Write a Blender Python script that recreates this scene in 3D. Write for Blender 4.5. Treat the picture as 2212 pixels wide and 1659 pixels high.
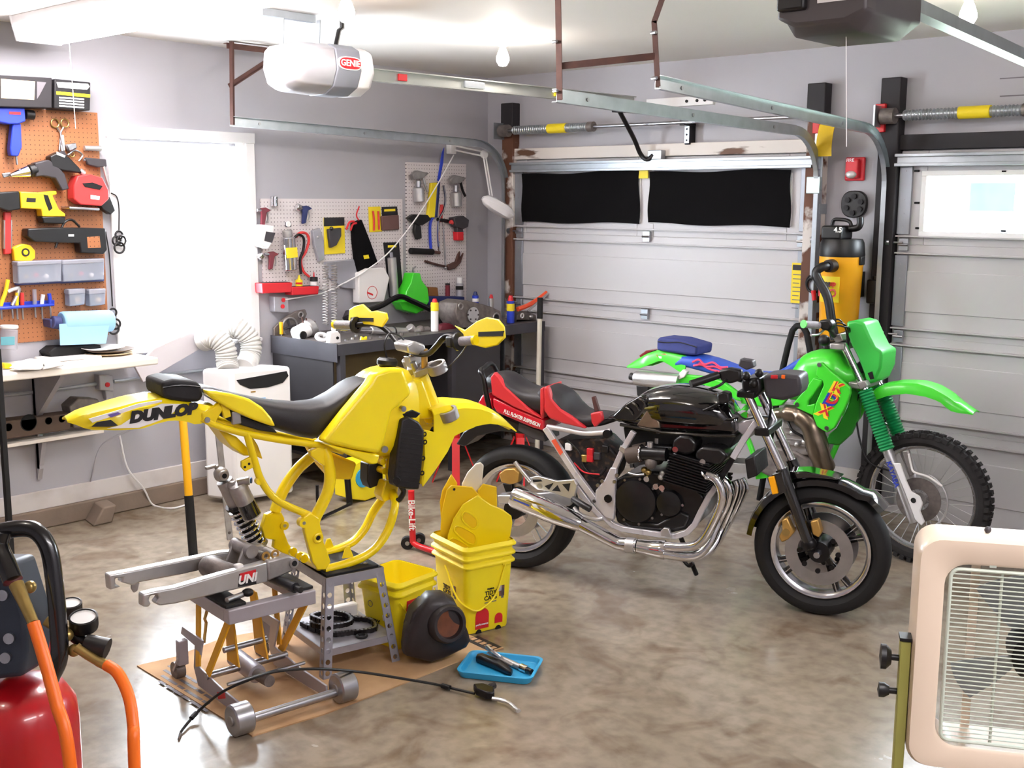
import bpy, bmesh, math, random
from mathutils import Vector, Matrix
random.seed(7)
PI = math.pi
for o in list(bpy.data.objects):
    bpy.data.objects.remove(o)
SC = bpy.context.scene
COL = SC.collection
V = Vector

# ------------------------------------------------------------------ camera
FPX, CX, CY = 2476.54, 1106.0, 829.5
CAMROT = Matrix(((0.73920075, -0.11117515, 0.66424569), (0.67346735, 0.11484918, -0.73024064), (0.00489654, 0.98714221, 0.15976944)))
CAMPOS = V((6.19, -6.46, 1.853))
cd = bpy.data.cameras.new('camera')
cd.sensor_fit = 'HORIZONTAL'
cd.sensor_width = 36.0
cd.lens = FPX / 2212 * 36.0
cd.clip_start = 0.05
cam = bpy.data.objects.new('camera', cd)
COL.objects.link(cam)
cam.matrix_world = Matrix.Translation(CAMPOS) @ CAMROT.to_4x4()
SC.camera = cam

# ------------------------------------------------------------------ world, exposure
SC.view_settings.view_transform = 'Standard'
SC.view_settings.look = 'None'
SC.view_settings.gamma = 1
SC.view_settings.use_curve_mapping = False
SC.view_settings.exposure = 1.15
w = bpy.data.worlds.new('sky')
SC.world = w
w.use_nodes = True
bg = w.node_tree.nodes['Background']
bg.inputs[0].default_value = (0.92, 0.96, 1.0, 1)
bg.inputs[1].default_value = 24.0
BULB = 105.0     # emission of the ceiling bulbs
TUBE = 17.0       # emission of the fluorescent diffuser

# ------------------------------------------------------------------ measuring rays: photo pixel -> place in the room
def ray(px, py):
    return (CAMROT @ V((px - CX, -(py - CY), -FPX))).normalized()
def PX(px, py, x=0.0):
    r = ray(px, py); return CAMPOS + r * ((x - CAMPOS.x) / r.x)
def PY(px, py, y=0.0):
    r = ray(px, py); return CAMPOS + r * ((y - CAMPOS.y) / r.y)
def PZ(px, py, z=0.0):
    r = ray(px, py); return CAMPOS + r * ((z - CAMPOS.z) / r.z)

class Frame:
    """upright local frame: x forward along the thing, y to its left, z up"""
    def __init__(s, O, ang, lean=0.0):
        s.M = Matrix.Translation(V(O)) @ Matrix.Rotation(ang, 4, 'Z') @ Matrix.Rotation(lean, 4, 'X')
        s.i = s.M.inverted()
        s.c = s.i @ CAMPOS
    def uv(s, px, py, off=0.0):
        r = s.i.to_3x3() @ ray(px, py)
        return s.c + r * ((off - s.c.y) / r.y)
    def us(s, pts, off=0.0):
        return [s.uv(p[0], p[1], p[2] if len(p) > 2 else off) for p in pts]
    def atz(s, px, py, z):
        r = s.i.to_3x3() @ ray(px, py)
        return s.c + r * ((z - s.c.z) / r.z)
    def atx(s, px, py, x):
        r = s.i.to_3x3() @ ray(px, py)
        return s.c + r * ((x - s.c.x) / r.x)

# ------------------------------------------------------------------ materials
MATS = {}
def lin(c):
    return tuple((x / 12.92 if x <= 0.04045 else ((x + 0.055) / 1.055) ** 2.4) for x in c)
def mat(name, rgb=(128, 128, 128), rough=0.5, metal=0.0, var=0.06, scale=9.0, bump=0.0, bscale=None, coat=0.0, spec=0.5, emit=0.0, alpha=1.0, trans=0.0, rgb2=None, thr=None, stretch=None):
    if name in MATS:
        return MATS[name]
    m = bpy.data.materials.new(name)
    m.use_nodes = True
    nt = m.node_tree; N = nt.nodes; L = nt.links
    b = N['Principled BSDF']
    c = lin([x / 255 for x in rgb])
    tc = N.new('ShaderNodeTexCoord')
    mp = N.new('ShaderNodeMapping')
    L.new(tc.outputs['Object'], mp.inputs[0])
    if stretch: mp.inputs['Scale'].default_value = stretch
    nz = N.new('ShaderNodeTexNoise')
    nz.inputs['Scale'].default_value = scale
    nz.inputs['Detail'].default_value = 5
    L.new(mp.outputs[0], nz.inputs['Vector'])
    mx = N.new('ShaderNodeMix'); mx.data_type = 'RGBA'
    if rgb2 is None:
        c1 = tuple(max(0, x * (1 - var * 2)) for x in c); c2 = tuple(min(1, x * (1 + var * 2)) for x in c)
    else:
        c1 = c; c2 = lin([x / 255 for x in rgb2])
    mx.inputs['A'].default_value = (*c1, 1); mx.inputs['B'].default_value = (*c2, 1)
    if thr:
        rp = N.new('ShaderNodeValToRGB')
        rp.color_ramp.elements[0].position = thr[0]; rp.color_ramp.elements[1].position = thr[1]
        L.new(nz.outputs['Fac'], rp.inputs[0]); L.new(rp.outputs[0], mx.inputs['Factor'])
    else:
        L.new(nz.outputs['Fac'], mx.inputs['Factor'])
    L.new(mx.outputs['Result'], b.inputs['Base Color'])
    b.inputs['Roughness'].default_value = rough
    b.inputs['Metallic'].default_value = metal
    b.inputs['Coat Weight'].default_value = coat
    b.inputs['Coat Roughness'].default_value = 0.06
    b.inputs['Specular IOR Level'].default_value = spec
    b.inputs['Alpha'].default_value = alpha
    b.inputs['Transmission Weight'].default_value = trans
    if emit:
        b.inputs['Emission Color'].default_value = (*c, 1); b.inputs['Emission Strength'].default_value = emit
    if bump:
        n2 = N.new('ShaderNodeTexNoise'); n2.inputs['Scale'].default_value = bscale or scale * 4; n2.inputs['Detail'].default_value = 3
        L.new(mp.outputs[0], n2.inputs['Vector'])
        bp = N.new('ShaderNodeBump'); bp.inputs['Strength'].default_value = bump; bp.inputs['Distance'].default_value = 0.004
        L.new(n2.outputs['Fac'], bp.inputs['Height']); L.new(bp.outputs[0], b.inputs['Normal'])
    MATS[name] = m
    return m
def glassmat(name, tint=(0.95, 0.98, 1.0), gloss=0.08):
    m = bpy.data.materials.new(name); m.use_nodes = True
    nt = m.node_tree; nt.nodes.clear()
    o = nt.nodes.new('ShaderNodeOutputMaterial'); t = nt.nodes.new('ShaderNodeBsdfTransparent'); g = nt.nodes.new('ShaderNodeBsdfGlossy'); mx = nt.nodes.new('ShaderNodeMixShader')
    t.inputs[0].default_value = (*tint, 1); g.inputs['Roughness'].default_value = 0.03; mx.inputs[0].default_value = gloss
    nt.links.new(t.outputs[0], mx.inputs[1]); nt.links.new(g.outputs[0], mx.inputs[2]); nt.links.new(mx.outputs[0], o.inputs[0])
    MATS[name] = m
    return m

# shared materials
mat('yellow', (250, 222, 20), .32, var=.04, scale=5, coat=.25)
mat('yellow_frame', (246, 214, 8), .3, var=.05, scale=12, coat=.3)
mat('yellow_worn', (240, 200, 16), .45, scale=7, rgb2=(150, 120, 30), thr=(.62, .8), bump=.1)
mat('bucket_yellow', (250, 226, 30), .38, var=.03)
mat('vinyl', (30, 26, 30), .5, var=.1, bump=.12, bscale=300)
mat('black_plastic', (15, 13, 15), .42, var=.1, scale=14)
mat('black_matte', (11, 10, 11), .75, var=.15, scale=14)
mat('black_gloss', (10, 9, 11), .09, var=.05, coat=1.0)
mat('black_metal', (24, 22, 25), .35, .4, var=.15)
mat('rubber', (17, 16, 17), .75, var=.2, scale=20, bump=.1)
mat('chrome', (225, 225, 228), .08, 1.0, var=.02)
mat('steel', (175, 175, 180), .3, 1.0, var=.1, scale=20)
mat('alloy', (200, 199, 200), .38, .85, var=.07, scale=16)
mat('cast', (168, 164, 162), .45, .75, var=.16, scale=25, bump=.12)
mat('dirty_cast', (120, 112, 108), .55, .5, var=.3, scale=30, bump=.2)
mat('galv', (178, 184, 190), .34, .8, var=.1, scale=14)
mat('silver_paint', (172, 170, 176), .42, .35, var=.06, scale=20)
mat('white_plastic', (232, 230, 230), .4, var=.02)
mat('white_paint', (226, 224, 224), .5, var=.03)
mat('red', (200, 24, 32), .35, var=.08)
mat('red_vinyl', (196, 42, 50), .42, var=.07, bump=.06, bscale=200)
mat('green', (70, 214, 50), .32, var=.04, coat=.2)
mat('green_dark', (20, 150, 84), .45, var=.06)
mat('blue', (40, 60, 170), .42, var=.1)
mat('orange', (250, 110, 20), .4, var=.05)
mat('gold', (190, 150, 80), .4, .6, var=.12)
mat('brass', (176, 150, 90), .35, .85, var=.12, scale=30)
mat('paper', (236, 232, 230), .7, var=.02)
mat('dark_slot', (12, 11, 12), .8)
mat('rust', (104, 68, 58), .65, .3, rgb2=(66, 46, 44), scale=18, bump=.15)
mat('label_yellow', (236, 210, 30), .5, var=.03)
mat('label_red', (206, 30, 40), .5, var=.03)
mat('label_white', (240, 238, 236), .5, var=.02)
mat('ink', (22, 20, 24), .6)
mat('ink_grey', (110, 105, 110), .6)
mat('clear_plastic', (190, 196, 210), .25, var=.04, alpha=.45)
glassmat('glass')

# ------------------------------------------------------------------ mesh builder
class MB:
    def __init__(s, T=None):
        s.v = []; s.f = []; s.T = T
    def add(s, vs, fs):
        b = len(s.v)
        s.v.extend([(s.T @ V(p)) if s.T else V(p) for p in vs])
        s.f.extend([tuple(i + b for i in f) for f in fs])
        return s
    def box(s, x0, x1, y0, y1, z0, z1):
        return s.add([(x0, y0, z0), (x1, y0, z0), (x1, y1, z0), (x0, y1, z0), (x0, y0, z1), (x1, y0, z1), (x1, y1, z1), (x0, y1, z1)],
                     [(3, 2, 1, 0), (4, 5, 6, 7), (0, 1, 5, 4), (1, 2, 6, 5), (2, 3, 7, 6), (3, 0, 4, 7)])
    def obox(s, c, a, b, d):
        """oriented box: centre, three half-extent vectors"""
        c, a, b, d = V(c), V(a), V(b), V(d)
        p = [c - a - b - d, c + a - b - d, c + a + b - d, c - a + b - d, c - a - b + d, c + a - b + d, c + a + b + d, c - a + b + d]
        fs = [(3, 2, 1, 0), (4, 5, 6, 7), (0, 1, 5, 4), (1, 2, 6, 5), (2, 3, 7, 6), (3, 0, 4, 7)]
        if a.cross(b).dot(d) < 0: fs = [f[::-1] for f in fs]
        return s.add(p, fs)
    def beam(s, p0, p1, w, h, up=(0, 0, 1)):
        p0, p1 = V(p0), V(p1); d = (p1 - p0); L = d.length; d.normalize()
        up = V(up); sd = d.cross(up)
        if sd.length < 1e-4: sd = d.cross(V((1, 0, 0)))
        sd.normalize(); u2 = sd.cross(d)
        return s.obox((p0 + p1) / 2, d * L / 2, sd * w / 2, u2 * h / 2)
    def prism(s, pts, ext):
        """planar outline of 3-D points swept along a vector"""
        pts = [V(p) for p in pts]; ext = V(ext); n = len(pts)
        nm = V((0, 0, 0))
        for i in range(n): nm += pts[i].cross(pts[(i + 1) % n])
        if nm.dot(ext) > 0: pts = pts[::-1]
        vs = pts + [p + ext for p in pts]
        fs = [tuple(range(n)), tuple(range(2 * n - 1, n - 1, -1))]
        for i in range(n):
            j = (i + 1) % n; fs.append((j, i, n + i, n + j))
        return s.add(vs, fs)
    def tube(s, pts, r, n=10, closed=False, cap=True, flat=1.0, up=None):
        pts = [V(p) for p in pts]; m = len(pts)
        rs = r if isinstance(r, (list, tuple)) else [r] * m
        T = []
        for i in range(m):
            a = pts[(i - 1) % m] if (closed or i > 0) else pts[i]
            b = pts[(i + 1) % m] if (closed or i < m - 1) else pts[i]
            t = (b - a)
            T.append(t.normalized() if t.length > 1e-9 else V((0, 0, 1)))
        ref = V(up) if up else (V((0, 0, 1)) if abs(T[0].z) < .9 else V((1, 0, 0)))
        u = (ref - T[0] * ref.dot(T[0])).normalized()
        vs = []; fs = []
        for i in range(m):
            u = (u - T[i] * u.dot(T[i]))
            u = u.normalized() if u.length > 1e-6 else V((1, 0, 0))
            w = T[i].cross(u)
            for k in range(n):
                a = 2 * PI * k / n
                vs.append(pts[i] + u * (math.cos(a) * rs[i] * flat) + w * (math.sin(a) * rs[i]))
        R = m if closed else m - 1
        for i in range(R):
            j = (i + 1) % m
            for k in range(n):
                l = (k + 1) % n
                fs.append((i * n + k, i * n + l, j * n + l, j * n + k))
        if cap and not closed:
            fs.append(tuple(range(n - 1, -1, -1))); fs.append(tuple((m - 1) * n + k for k in range(n)))
        return s.add(vs, fs)
    def cyl(s, p0, p1, r0, r1=None, n=16, cap=True):
        return s.tube([p0, p1], [r0, r0 if r1 is None else r1], n, cap=cap)
    def lathe(s, prof, o, ax=(0, 0, 1), n=24, closed=False, arc=None, cap=False):
        """profile of (radius, height) turned about an axis; closed joins last ring to first"""
        o = V(o); ax = V(ax).normalized()
        ref = V((1, 0, 0)) if abs(ax.x) < .9 else V((0, 0, 1))
        u = (ref - ax * ref.dot(ax)).normalized(); w = ax.cross(u)
        vs = []; fs = []; m = len(prof)
        N = n if arc is None else n + 1
        for (r, h) in prof:
            for k in range(N):
                a = 2 * PI * k / n if arc is None else arc[0] + (arc[1] - arc[0]) * k / n
                vs.append(o + ax * h + (u * math.cos(a) + w * math.sin(a)) * max(r, 1e-5))
        R = m if closed else m - 1
        for i in range(R):
            j = (i + 1) % m
            for k in range(n):
                l = (k + 1) % N
                fs.append((i * N + k, i * N + l, j * N + l, j * N + k))
        if cap:
            fs.append(tuple(range(N - 1, -1, -1))); fs.append(tuple((m - 1) * N + k for k in range(N)))
        return s.add(vs, fs)
    def sphere(s, c, r, sx=1, sy=1, sz=1, n=16, m=10):
        c = V(c); vs = []; fs = []
        for i in range(m + 1):
            t = PI * i / m
            for k in range(n):
                a = 2 * PI * k / n
                vs.append((c.x + r * sx * math.sin(t) * math.cos(a), c.y + r * sy * math.sin(t) * math.sin(a), c.z + r * sz * math.cos(t)))
        for i in range(m):
            for k in range(n):
                l = (k + 1) % n
                fs.append((i * n + k, (i + 1) * n + k, (i + 1) * n + l, i * n + l))
        return s.add(vs, fs)
    def torus(s, c, ax, R, r, n=32, k=8, flat=1.0):
        prof = [(R + r * math.cos(2 * PI * i / k), r * flat * math.sin(2 * PI * i / k)) for i in range(k)]
        return s.lathe(prof, c, ax, n, closed=True)
    def loft(s, rings, cap=True, closed=False):
        n = len(rings[0]); m = len(rings); vs = [p for r in rings for p in r]; fs = []
        for i in range(m if closed else m - 1):
            j = (i + 1) % m
            for k in range(n):
                l = (k + 1) % n
                fs.append((i * n + k, i * n + l, j * n + l, j * n + k))
        if cap and not closed:
            fs.append(tuple(range(n - 1, -1, -1))); fs.append(tuple((m - 1) * n + k for k in range(n)))
        return s.add(vs, fs)
    def body(s, st, n=20, p=2.6, yc=0.0, cap=True):
        """fuselage along local x from stations (x, zlow, zhigh, halfwidth[, ycentre])"""
        rings = []
        for q in st:
            x, z0, z1, hw = q[:4]; y0 = q[4] if len(q) > 4 else yc
            rg = []
            for k in range(n):
                a = 2 * PI * k / n
                ca, sa = math.cos(a), math.sin(a)
                rg.append((x, y0 + hw * math.copysign(abs(ca) ** (2 / p), ca), (z0 + z1) / 2 + (z1 - z0) / 2 * math.copysign(abs(sa) ** (2 / p), sa)))
            rings.append(rg)
        return s.loft(rings, cap)
    def sheet(s, grid, thick):
        """grid[i][j] of points given real thickness along a vector"""
        thick = V(thick); m = len(grid); n = len(grid[0])
        vs = [V(p) for r in grid for p in r]; k = len(vs); vs += [p + thick for p in vs]; fs = []
        for i in range(m - 1):
            for j in range(n - 1):
                a, b, c, d = i * n + j, i * n + j + 1, (i + 1) * n + j + 1, (i + 1) * n + j
                fs.append((a, b, c, d)); fs.append((k + d, k + c, k + b, k + a))
        for i in range(m - 1):
            for j in (0, n - 1):
                a, d = i * n + j, (i + 1) * n + j
                fs.append((a, d, k + d, k + a) if j == 0 else (d, a, k + a, k + d))
        for j in range(n - 1):
            for i in (0, m - 1):
                a, b = i * n + j, i * n + j + 1
                fs.append((b, a, k + a, k + b) if i == 0 else (a, b, k + b, k + a))
        return s.add(vs, fs)
    def plate_hole(s, c, a, b, t, r, n=12):
        """square cell (half vectors a, b) of thickness vector t with a round hole"""
        c, a, b, t = V(c), V(a), V(b), V(t)
        vs = []; fs = []
        for lay in (0, 1):
            for k in range(n):
                an = 2 * PI * (k + .5) / n; ca, sa = math.cos(an), math.sin(an); m = max(abs(ca), abs(sa))
                vs.append(c + a * (ca / m) + b * (sa / m) + t * lay)
            for k in range(n):
                an = 2 * PI * (k + .5) / n
                vs.append(c + a.normalized() * math.cos(an) * r + b.normalized() * math.sin(an) * r + t * lay)
        for k in range(n):
            l = (k + 1) % n
            fs += [(k, n + k, n + l, l), (2 * n + k, 2 * n + l, 3 * n + l, 3 * n + k), (n + k, 3 * n + k, 3 * n + l, n + l), (k, l, 2 * n + l, 2 * n + k)]
        return s.add(vs, fs)
    def build(s, name, m, parent=None, bevel=0.0, seg=2, sub=0, flat=False, label=None, cat=None, group=None, kind=None, ang=40, fix=True):
        me = bpy.data.meshes.new(name)
        o = bpy.data.objects.new(name, me)
        if parent is None:
            xs = [p.x for p in s.v]; ys = [p.y for p in s.v]; zs = [p.z for p in s.v]
            org = V(((min(xs) + max(xs)) / 2, (min(ys) + max(ys)) / 2, min(zs)))
            o.location = org
        else:
            org = V((0, 0, 0))
            root = parent
            while root.parent is not None: root = root.parent
            if not root.get('_local'): org = root.location.copy()
            o.parent = parent
        me.from_pydata([tuple(p - org) for p in s.v], [], s.f)
        if fix:
            bm = bmesh.new(); bm.from_mesh(me); bmesh.ops.recalc_face_normals(bm, faces=bm.faces[:]); bm.to_mesh(me); bm.free()
        me.materials.append(MATS[m] if isinstance(m, str) else m)
        if not flat:
            me.polygons.foreach_set('use_smooth', [True] * len(me.polygons))
            me.set_sharp_from_angle(angle=math.radians(ang))
        COL.objects.link(o)
        if bevel:
            b = o.modifiers.new('bevel', 'BEVEL'); b.width = bevel; b.segments = seg; b.limit_method = 'ANGLE'; b.angle_limit = math.radians(35)
            b.harden_normals = False
        if sub:
            b = o.modifiers.new('sub', 'SUBSURF'); b.levels = sub; b.render_levels = sub
        tag(o, label, cat, group, kind)
        return o
def tag(o, label=None, cat=None, group=None, kind=None):
    if label: o['label'] = label
    if cat: o['category'] = cat
    if group: o['group'] = group
    if kind: o['kind'] = kind
    return o
def thing(name, label, cat, loc=(0, 0, 0), group=None, frame=None, kind=None):
    o = bpy.data.objects.new(name, None); COL.objects.link(o)
    o.empty_display_size = .1
    if frame is not None:
        o.matrix_world = frame.M; o['_local'] = 1
    else:
        o.location = loc
    return tag(o, label, cat, group, kind)
def struct(mb, name, m, **k):
    return mb.build(name, m, kind='structure', **k)
_curve_font = {}
def text(body, size, pos, right, up, m, parent, name='lettering', shear=0.0, bold=0.0, ax='CENTER', thick=.0006, sx=1.0):
    """flat print: letters as thin real geometry, lying in the plane spanned by right and up"""
    cu = bpy.data.curves.new(name, 'FONT'); cu.body = body; cu.size = size; cu.align_x = ax; cu.align_y = 'CENTER'
    cu.extrude = thick; cu.shear = shear; cu.offset = bold; cu.resolution_u = 3
    t = bpy.data.objects.new(name, cu); COL.objects.link(t)
    me = bpy.data.meshes.new_from_object(t.evaluated_get(bpy.context.evaluated_depsgraph_get()))
    bpy.data.objects.remove(t); bpy.data.curves.remove(cu)
    R = V(right).normalized(); U = V(up); U = (U - R * U.dot(R)).normalized(); n = R.cross(U)
    mb = MB(); pos = V(pos)
    mb.v = [pos + R * p.co.x * sx + U * p.co.y + n * p.co.z for p in me.vertices]; mb.f = [tuple(p.vertices) for p in me.polygons]
    bpy.data.meshes.remove(me)
    return mb.build(name, m, parent, flat=True, fix=False)
def arc(c, a, b, r, t0, t1, n=8):
    c, a, b = V(c), V(a).normalized(), V(b).normalized()
    return [c + a * (r * math.cos(t0 + (t1 - t0) * i / n)) + b * (r * math.sin(t0 + (t1 - t0) * i / n)) for i in range(n + 1)]
def spline(pts, n=6, closed=False):
    """smooth path through the points"""
    P = [V(p) for p in pts]; m = len(P); out = []
    R = m if closed else m - 1
    for i in range(R):
        p1, p2 = P[i], P[(i + 1) % m]
        p0 = P[(i - 1) % m] if (closed or i > 0) else p1 * 2 - p2
        p3 = P[(i + 2) % m] if (closed or i < m - 2) else p2 * 2 - p1
        for k in range(n):
            t = k / n
            out.append(.5 * ((2 * p1) + (p2 - p0) * t + (2 * p0 - 5 * p1 + 4 * p2 - p3) * t * t + (3 * p1 - p0 - 3 * p2 + p3) * t ** 3))
    if not closed: out.append(P[-1])
    return out
def copy_tree(o, parent=None):
    c = o.copy(); COL.objects.link(c); c.parent = parent
    for ch in list(o.children): copy_tree(ch, c)
    return c
# ================================================================== room shell
H = 2.757
RX, RY = 7.0, -7.8
def nodes_mat(name):
    m = bpy.data.materials.new(name); m.use_nodes = True; MATS[name] = m
    return m, m.node_tree.nodes, m.node_tree.links, m.node_tree.nodes['Principled BSDF']
def concrete():
    m, N, L, b = nodes_mat('concrete')
    tc = N.new('ShaderNodeTexCoord')
    def nz(sc, det=6, dist=0.0):
        n = N.new('ShaderNodeTexNoise'); n.inputs['Scale'].default_value = sc; n.inputs['Detail'].default_value = det; n.inputs['Distortion'].default_value = dist
        L.new(tc.outputs['Object'], n.inputs['Vector']); return n
    def ramp(src, *st):
        r = N.new('ShaderNodeValToRGB'); e = r.color_ramp.elements
        e[0].position, e[0].color = st[0][0], (*lin([x / 255 for x in st[0][1]]), 1)
        e[1].position, e[1].color = st[-1][0], (*lin([x / 255 for x in st[-1][1]]), 1)
        for p, c in st[1:-1]:
            q = e.new(p); q.color = (*lin([x / 255 for x in c]), 1)
        L.new(src, r.inputs[0]); return r
    big = ramp(nz(.9, 7, .6).outputs['Fac'], (.3, (132, 119, 102)), (.5, (147, 134, 117)), (.7, (162, 150, 134)))
    fine = ramp(nz(14, 8).outputs['Fac'], (.3, (190, 185, 180)), (.6, (255, 255, 255)))
    stain = ramp(nz(3.2, 4, 1.2).outputs['Fac'], (.34, (186, 168, 150)), (.5, (255, 255, 255)))
    m1 = N.new('ShaderNodeMix'); m1.data_type = 'RGBA'; m1.blend_type = 'MULTIPLY'; m1.inputs['Factor'].default_value = .55
    m2 = N.new('ShaderNodeMix'); m2.data_type = 'RGBA'; m2.blend_type = 'MULTIPLY'; m2.inputs['Factor'].default_value = .6
    L.new(big.outputs[0], m1.inputs['A']); L.new(fine.outputs[0], m1.inputs['B']); L.new(m1.outputs['Result'], m2.inputs['A']); L.new(stain.outputs[0], m2.inputs['B'])
    L.new(m2.outputs['Result'], b.inputs['Base Color'])
    rr = N.new('ShaderNodeMapRange'); rr.inputs['To Min'].default_value = .15; rr.inputs['To Max'].default_value = .32
    L.new(nz(5, 5).outputs['Fac'], rr.inputs[0]); L.new(rr.outputs[0], b.inputs['Roughness'])
    bp = N.new('ShaderNodeBump'); bp.inputs['Strength'].default_value = .07; bp.inputs['Distance'].default_value = .01
    L.new(nz(22, 6).outputs['Fac'], bp.inputs['Height']); L.new(bp.outputs[0], b.inputs['Normal'])
    b.inputs['Specular IOR Level'].default_value = .6
concrete()
def pegmat(name, rgb, hole, pitch=.0254, rad=.0032):
    m, N, L, b = nodes_mat(name)
    tc = N.new('ShaderNodeTexCoord'); sp = N.new('ShaderNodeSeparateXYZ'); L.new(tc.outputs['Object'], sp.inputs[0])
    sq = []
    for k in ('Y', 'Z'):
        pp = N.new('ShaderNodeMath'); pp.operation = 'PINGPONG'; pp.inputs[1].default_value = pitch / 2
        L.new(sp.outputs[k], pp.inputs[0])
        p2 = N.new('ShaderNodeMath'); p2.operation = 'POWER'; p2.inputs[1].default_value = 2; L.new(pp.outputs[0], p2.inputs[0]); sq.append(p2)
    ad = N.new('ShaderNodeMath'); ad.operation = 'ADD'; L.new(sq[0].outputs[0], ad.inputs[0]); L.new(sq[1].outputs[0], ad.inputs[1])
    lt = N.new('ShaderNodeMath'); lt.operation = 'LESS_THAN'; lt.inputs[1].default_value = rad ** 2; L.new(ad.outputs[0], lt.inputs[0])
    mx = N.new('ShaderNodeMix'); mx.data_type = 'RGBA'
    mx.inputs['A'].default_value = (*lin([x / 255 for x in rgb]), 1); mx.inputs['B'].default_value = (*lin([x / 255 for x in hole]), 1)
    L.new(lt.outputs[0], mx.inputs['Factor']); L.new(mx.outputs['Result'], b.inputs['Base Color']); b.inputs['Roughness'].default_value = .55
pegmat('peg_white', (214, 206, 206), (70, 60, 64))
pegmat('peg_brown', (166, 106, 66), (70, 40, 24), rad=.0027)
mat('wall_paint', (168, 166, 172), .6, var=.02, scale=2.5, bump=.06, bscale=160)
mat('ceiling_paint', (226, 221, 216), .7, var=.015, scale=2, bump=.05, bscale=120)
mat('base_paint', (206, 200, 198), .5, rgb2=(170, 160, 152), scale=3, thr=(.5, .8))
mat('curb', (128, 112, 98), .8, var=.15, scale=6, bump=.4, bscale=30)
mat('door_white', (192, 189, 192), .42, var=.02, scale=2)
mat('stile', (160, 164, 172), .35, .6, var=.06, scale=8)
mat('cloth_black', (5, 4, 6), .95, spec=.2, var=.15, scale=60, bump=.15, bscale=400)
mat('jamb_black', (34, 30, 34), .7, var=.1)
mat('jamb_wood', (100, 62, 44), .7, rgb2=(214, 206, 200), scale=5, thr=(.5, .56))
mat('header_paint', (214, 206, 200), .6, rgb2=(96, 64, 44), scale=4, thr=(.6, .66), stretch=(.6, 1, 3))

struct(MB().box(-.2, RX + .2, RY - .2, .3, -.15, 0), 'floor', 'concrete', flat=True)
struct(MB().box(-.2, RX + .2, RY - .2, .3, H, H + .12), 'ceiling', 'ceiling_paint', flat=True)
# window wall with its opening
WY0, WY1, WZ0, WZ1 = -3.03, -2.165, 0.98, 2.185
wl = MB()
wl.box(-.15, 0, RY, WY0, 0, H).box(-.15, 0, WY1, .2, 0, H).box(-.15, 0, WY0, WY1, 0, WZ0).box(-.15, 0, WY0, WY1, WZ1, H)
struct(wl, 'wall_left', 'wall_paint', flat=True)
# garage door wall with two openings
D1 = (.33, 2.77); D2 = (3.32, 5.76); DT = 2.134
wb = MB()
WB = .055
wb.box(0, D1[0] + .08, WB, WB + .15, 0, H).box(D1[1] - .08, D2[0] + .08, WB, WB + .15, 0, H).box(D2[1] - .08, RX, WB, WB + .15, 0, H)
wb.box(D1[0] + .08, D1[1] - .08, WB, WB + .15, DT - .06, H).box(D2[0] + .08, D2[1] - .08, WB, WB + .15, DT - .06, H)
struct(wb, 'wall_back', 'wall_paint', flat=True)
struct(MB().box(RX, RX + .15, RY, .2, 0, H), 'wall_right', 'wall_paint', flat=True)
struct(MB().box(-.15, RX + .15, RY - .15, RY, 0, H), 'wall_front', 'wall_paint', flat=True)
# curb + baseboard along the window wall, baseboard by the garage doors
struct(MB().box(0, .035, RY, WB, 0, .11), 'trim_1', 'curb', bevel=.008)
struct(MB().box(0, .018, RY, WB, .11, .215), 'baseboard_left', 'base_paint', bevel=.003)
struct(MB().box(2.95, 3.2, WB - .018, WB, 0, .22), 'baseboard_back', 'base_paint', bevel=.003)
# little concrete plinth piece that juts from the curb
struct(MB().prism([(.035, -3.37, 0), (.035, -3.25, 0), (.035, -3.22, .10), (.035, -3.30, .10)], (.16, -.03, 0)), 'trim_2', 'curb', bevel=.01)

# ------------------------------------------------------------------ window
win = thing('window_1', None, None, (0, (WY0 + WY1) / 2, WZ0), kind='structure')
t = .066
MB().box(-.005, .018, WY0 - t, WY0, WZ0 - .02, WZ1 + t).build('casing', 'white_paint', win, bevel=.004)
MB().box(-.005, .018, WY1, WY1 + t, WZ0 - .02, WZ1 + t).build('casing', 'white_paint', win, bevel=.004)
MB().box(-.005, .02, WY0 - t - .004, WY1 + t + .004, WZ1, WZ1 + t).build('casing', 'white_paint', win, bevel=.004)
MB().box(-.06, .045, WY0 - t, WY1 + t, WZ0 - .045, WZ0 - .02).build('sill', 'white_paint', win, bevel=.006)
for y0, y1 in ((WY0, WY0 + .02), (WY1 - .02, WY1)):
    MB().box(-.13, .0, y0, y1, WZ0, WZ1).build('jamb', 'white_paint', win)
def sash(x, z0, z1, name):
    sh = MB()
    a, b = WY0 + .02, WY1 - .02; w_ = .045
    sh.box(x - .02, x + .02, a, a + w_, z0, z1).box(x - .02, x + .02, b - w_, b, z0, z1).box(x - .019, x + .019, a + w_, b - w_, z0, z0 + w_).box(x - .019, x + .019, a + w_, b - w_, z1 - w_, z1)
    o = sh.build(name, 'white_paint', win)
    MB().box(x - .003, x + .003, a + w_, b - w_, z0 + w_, z1 - w_).build('pane', 'glass', o)
sash(-.09, 1.50, WZ1, 'upper_sash')
sash(-.045, WZ0, 1.545, 'lower_sash')
# roller blind bracket
MB().box(-.05, .0, WY1 - .06, WY1 - .022, 2.12, 2.165).build('blind_bracket', 'white_plastic', win, bevel=.004)

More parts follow.
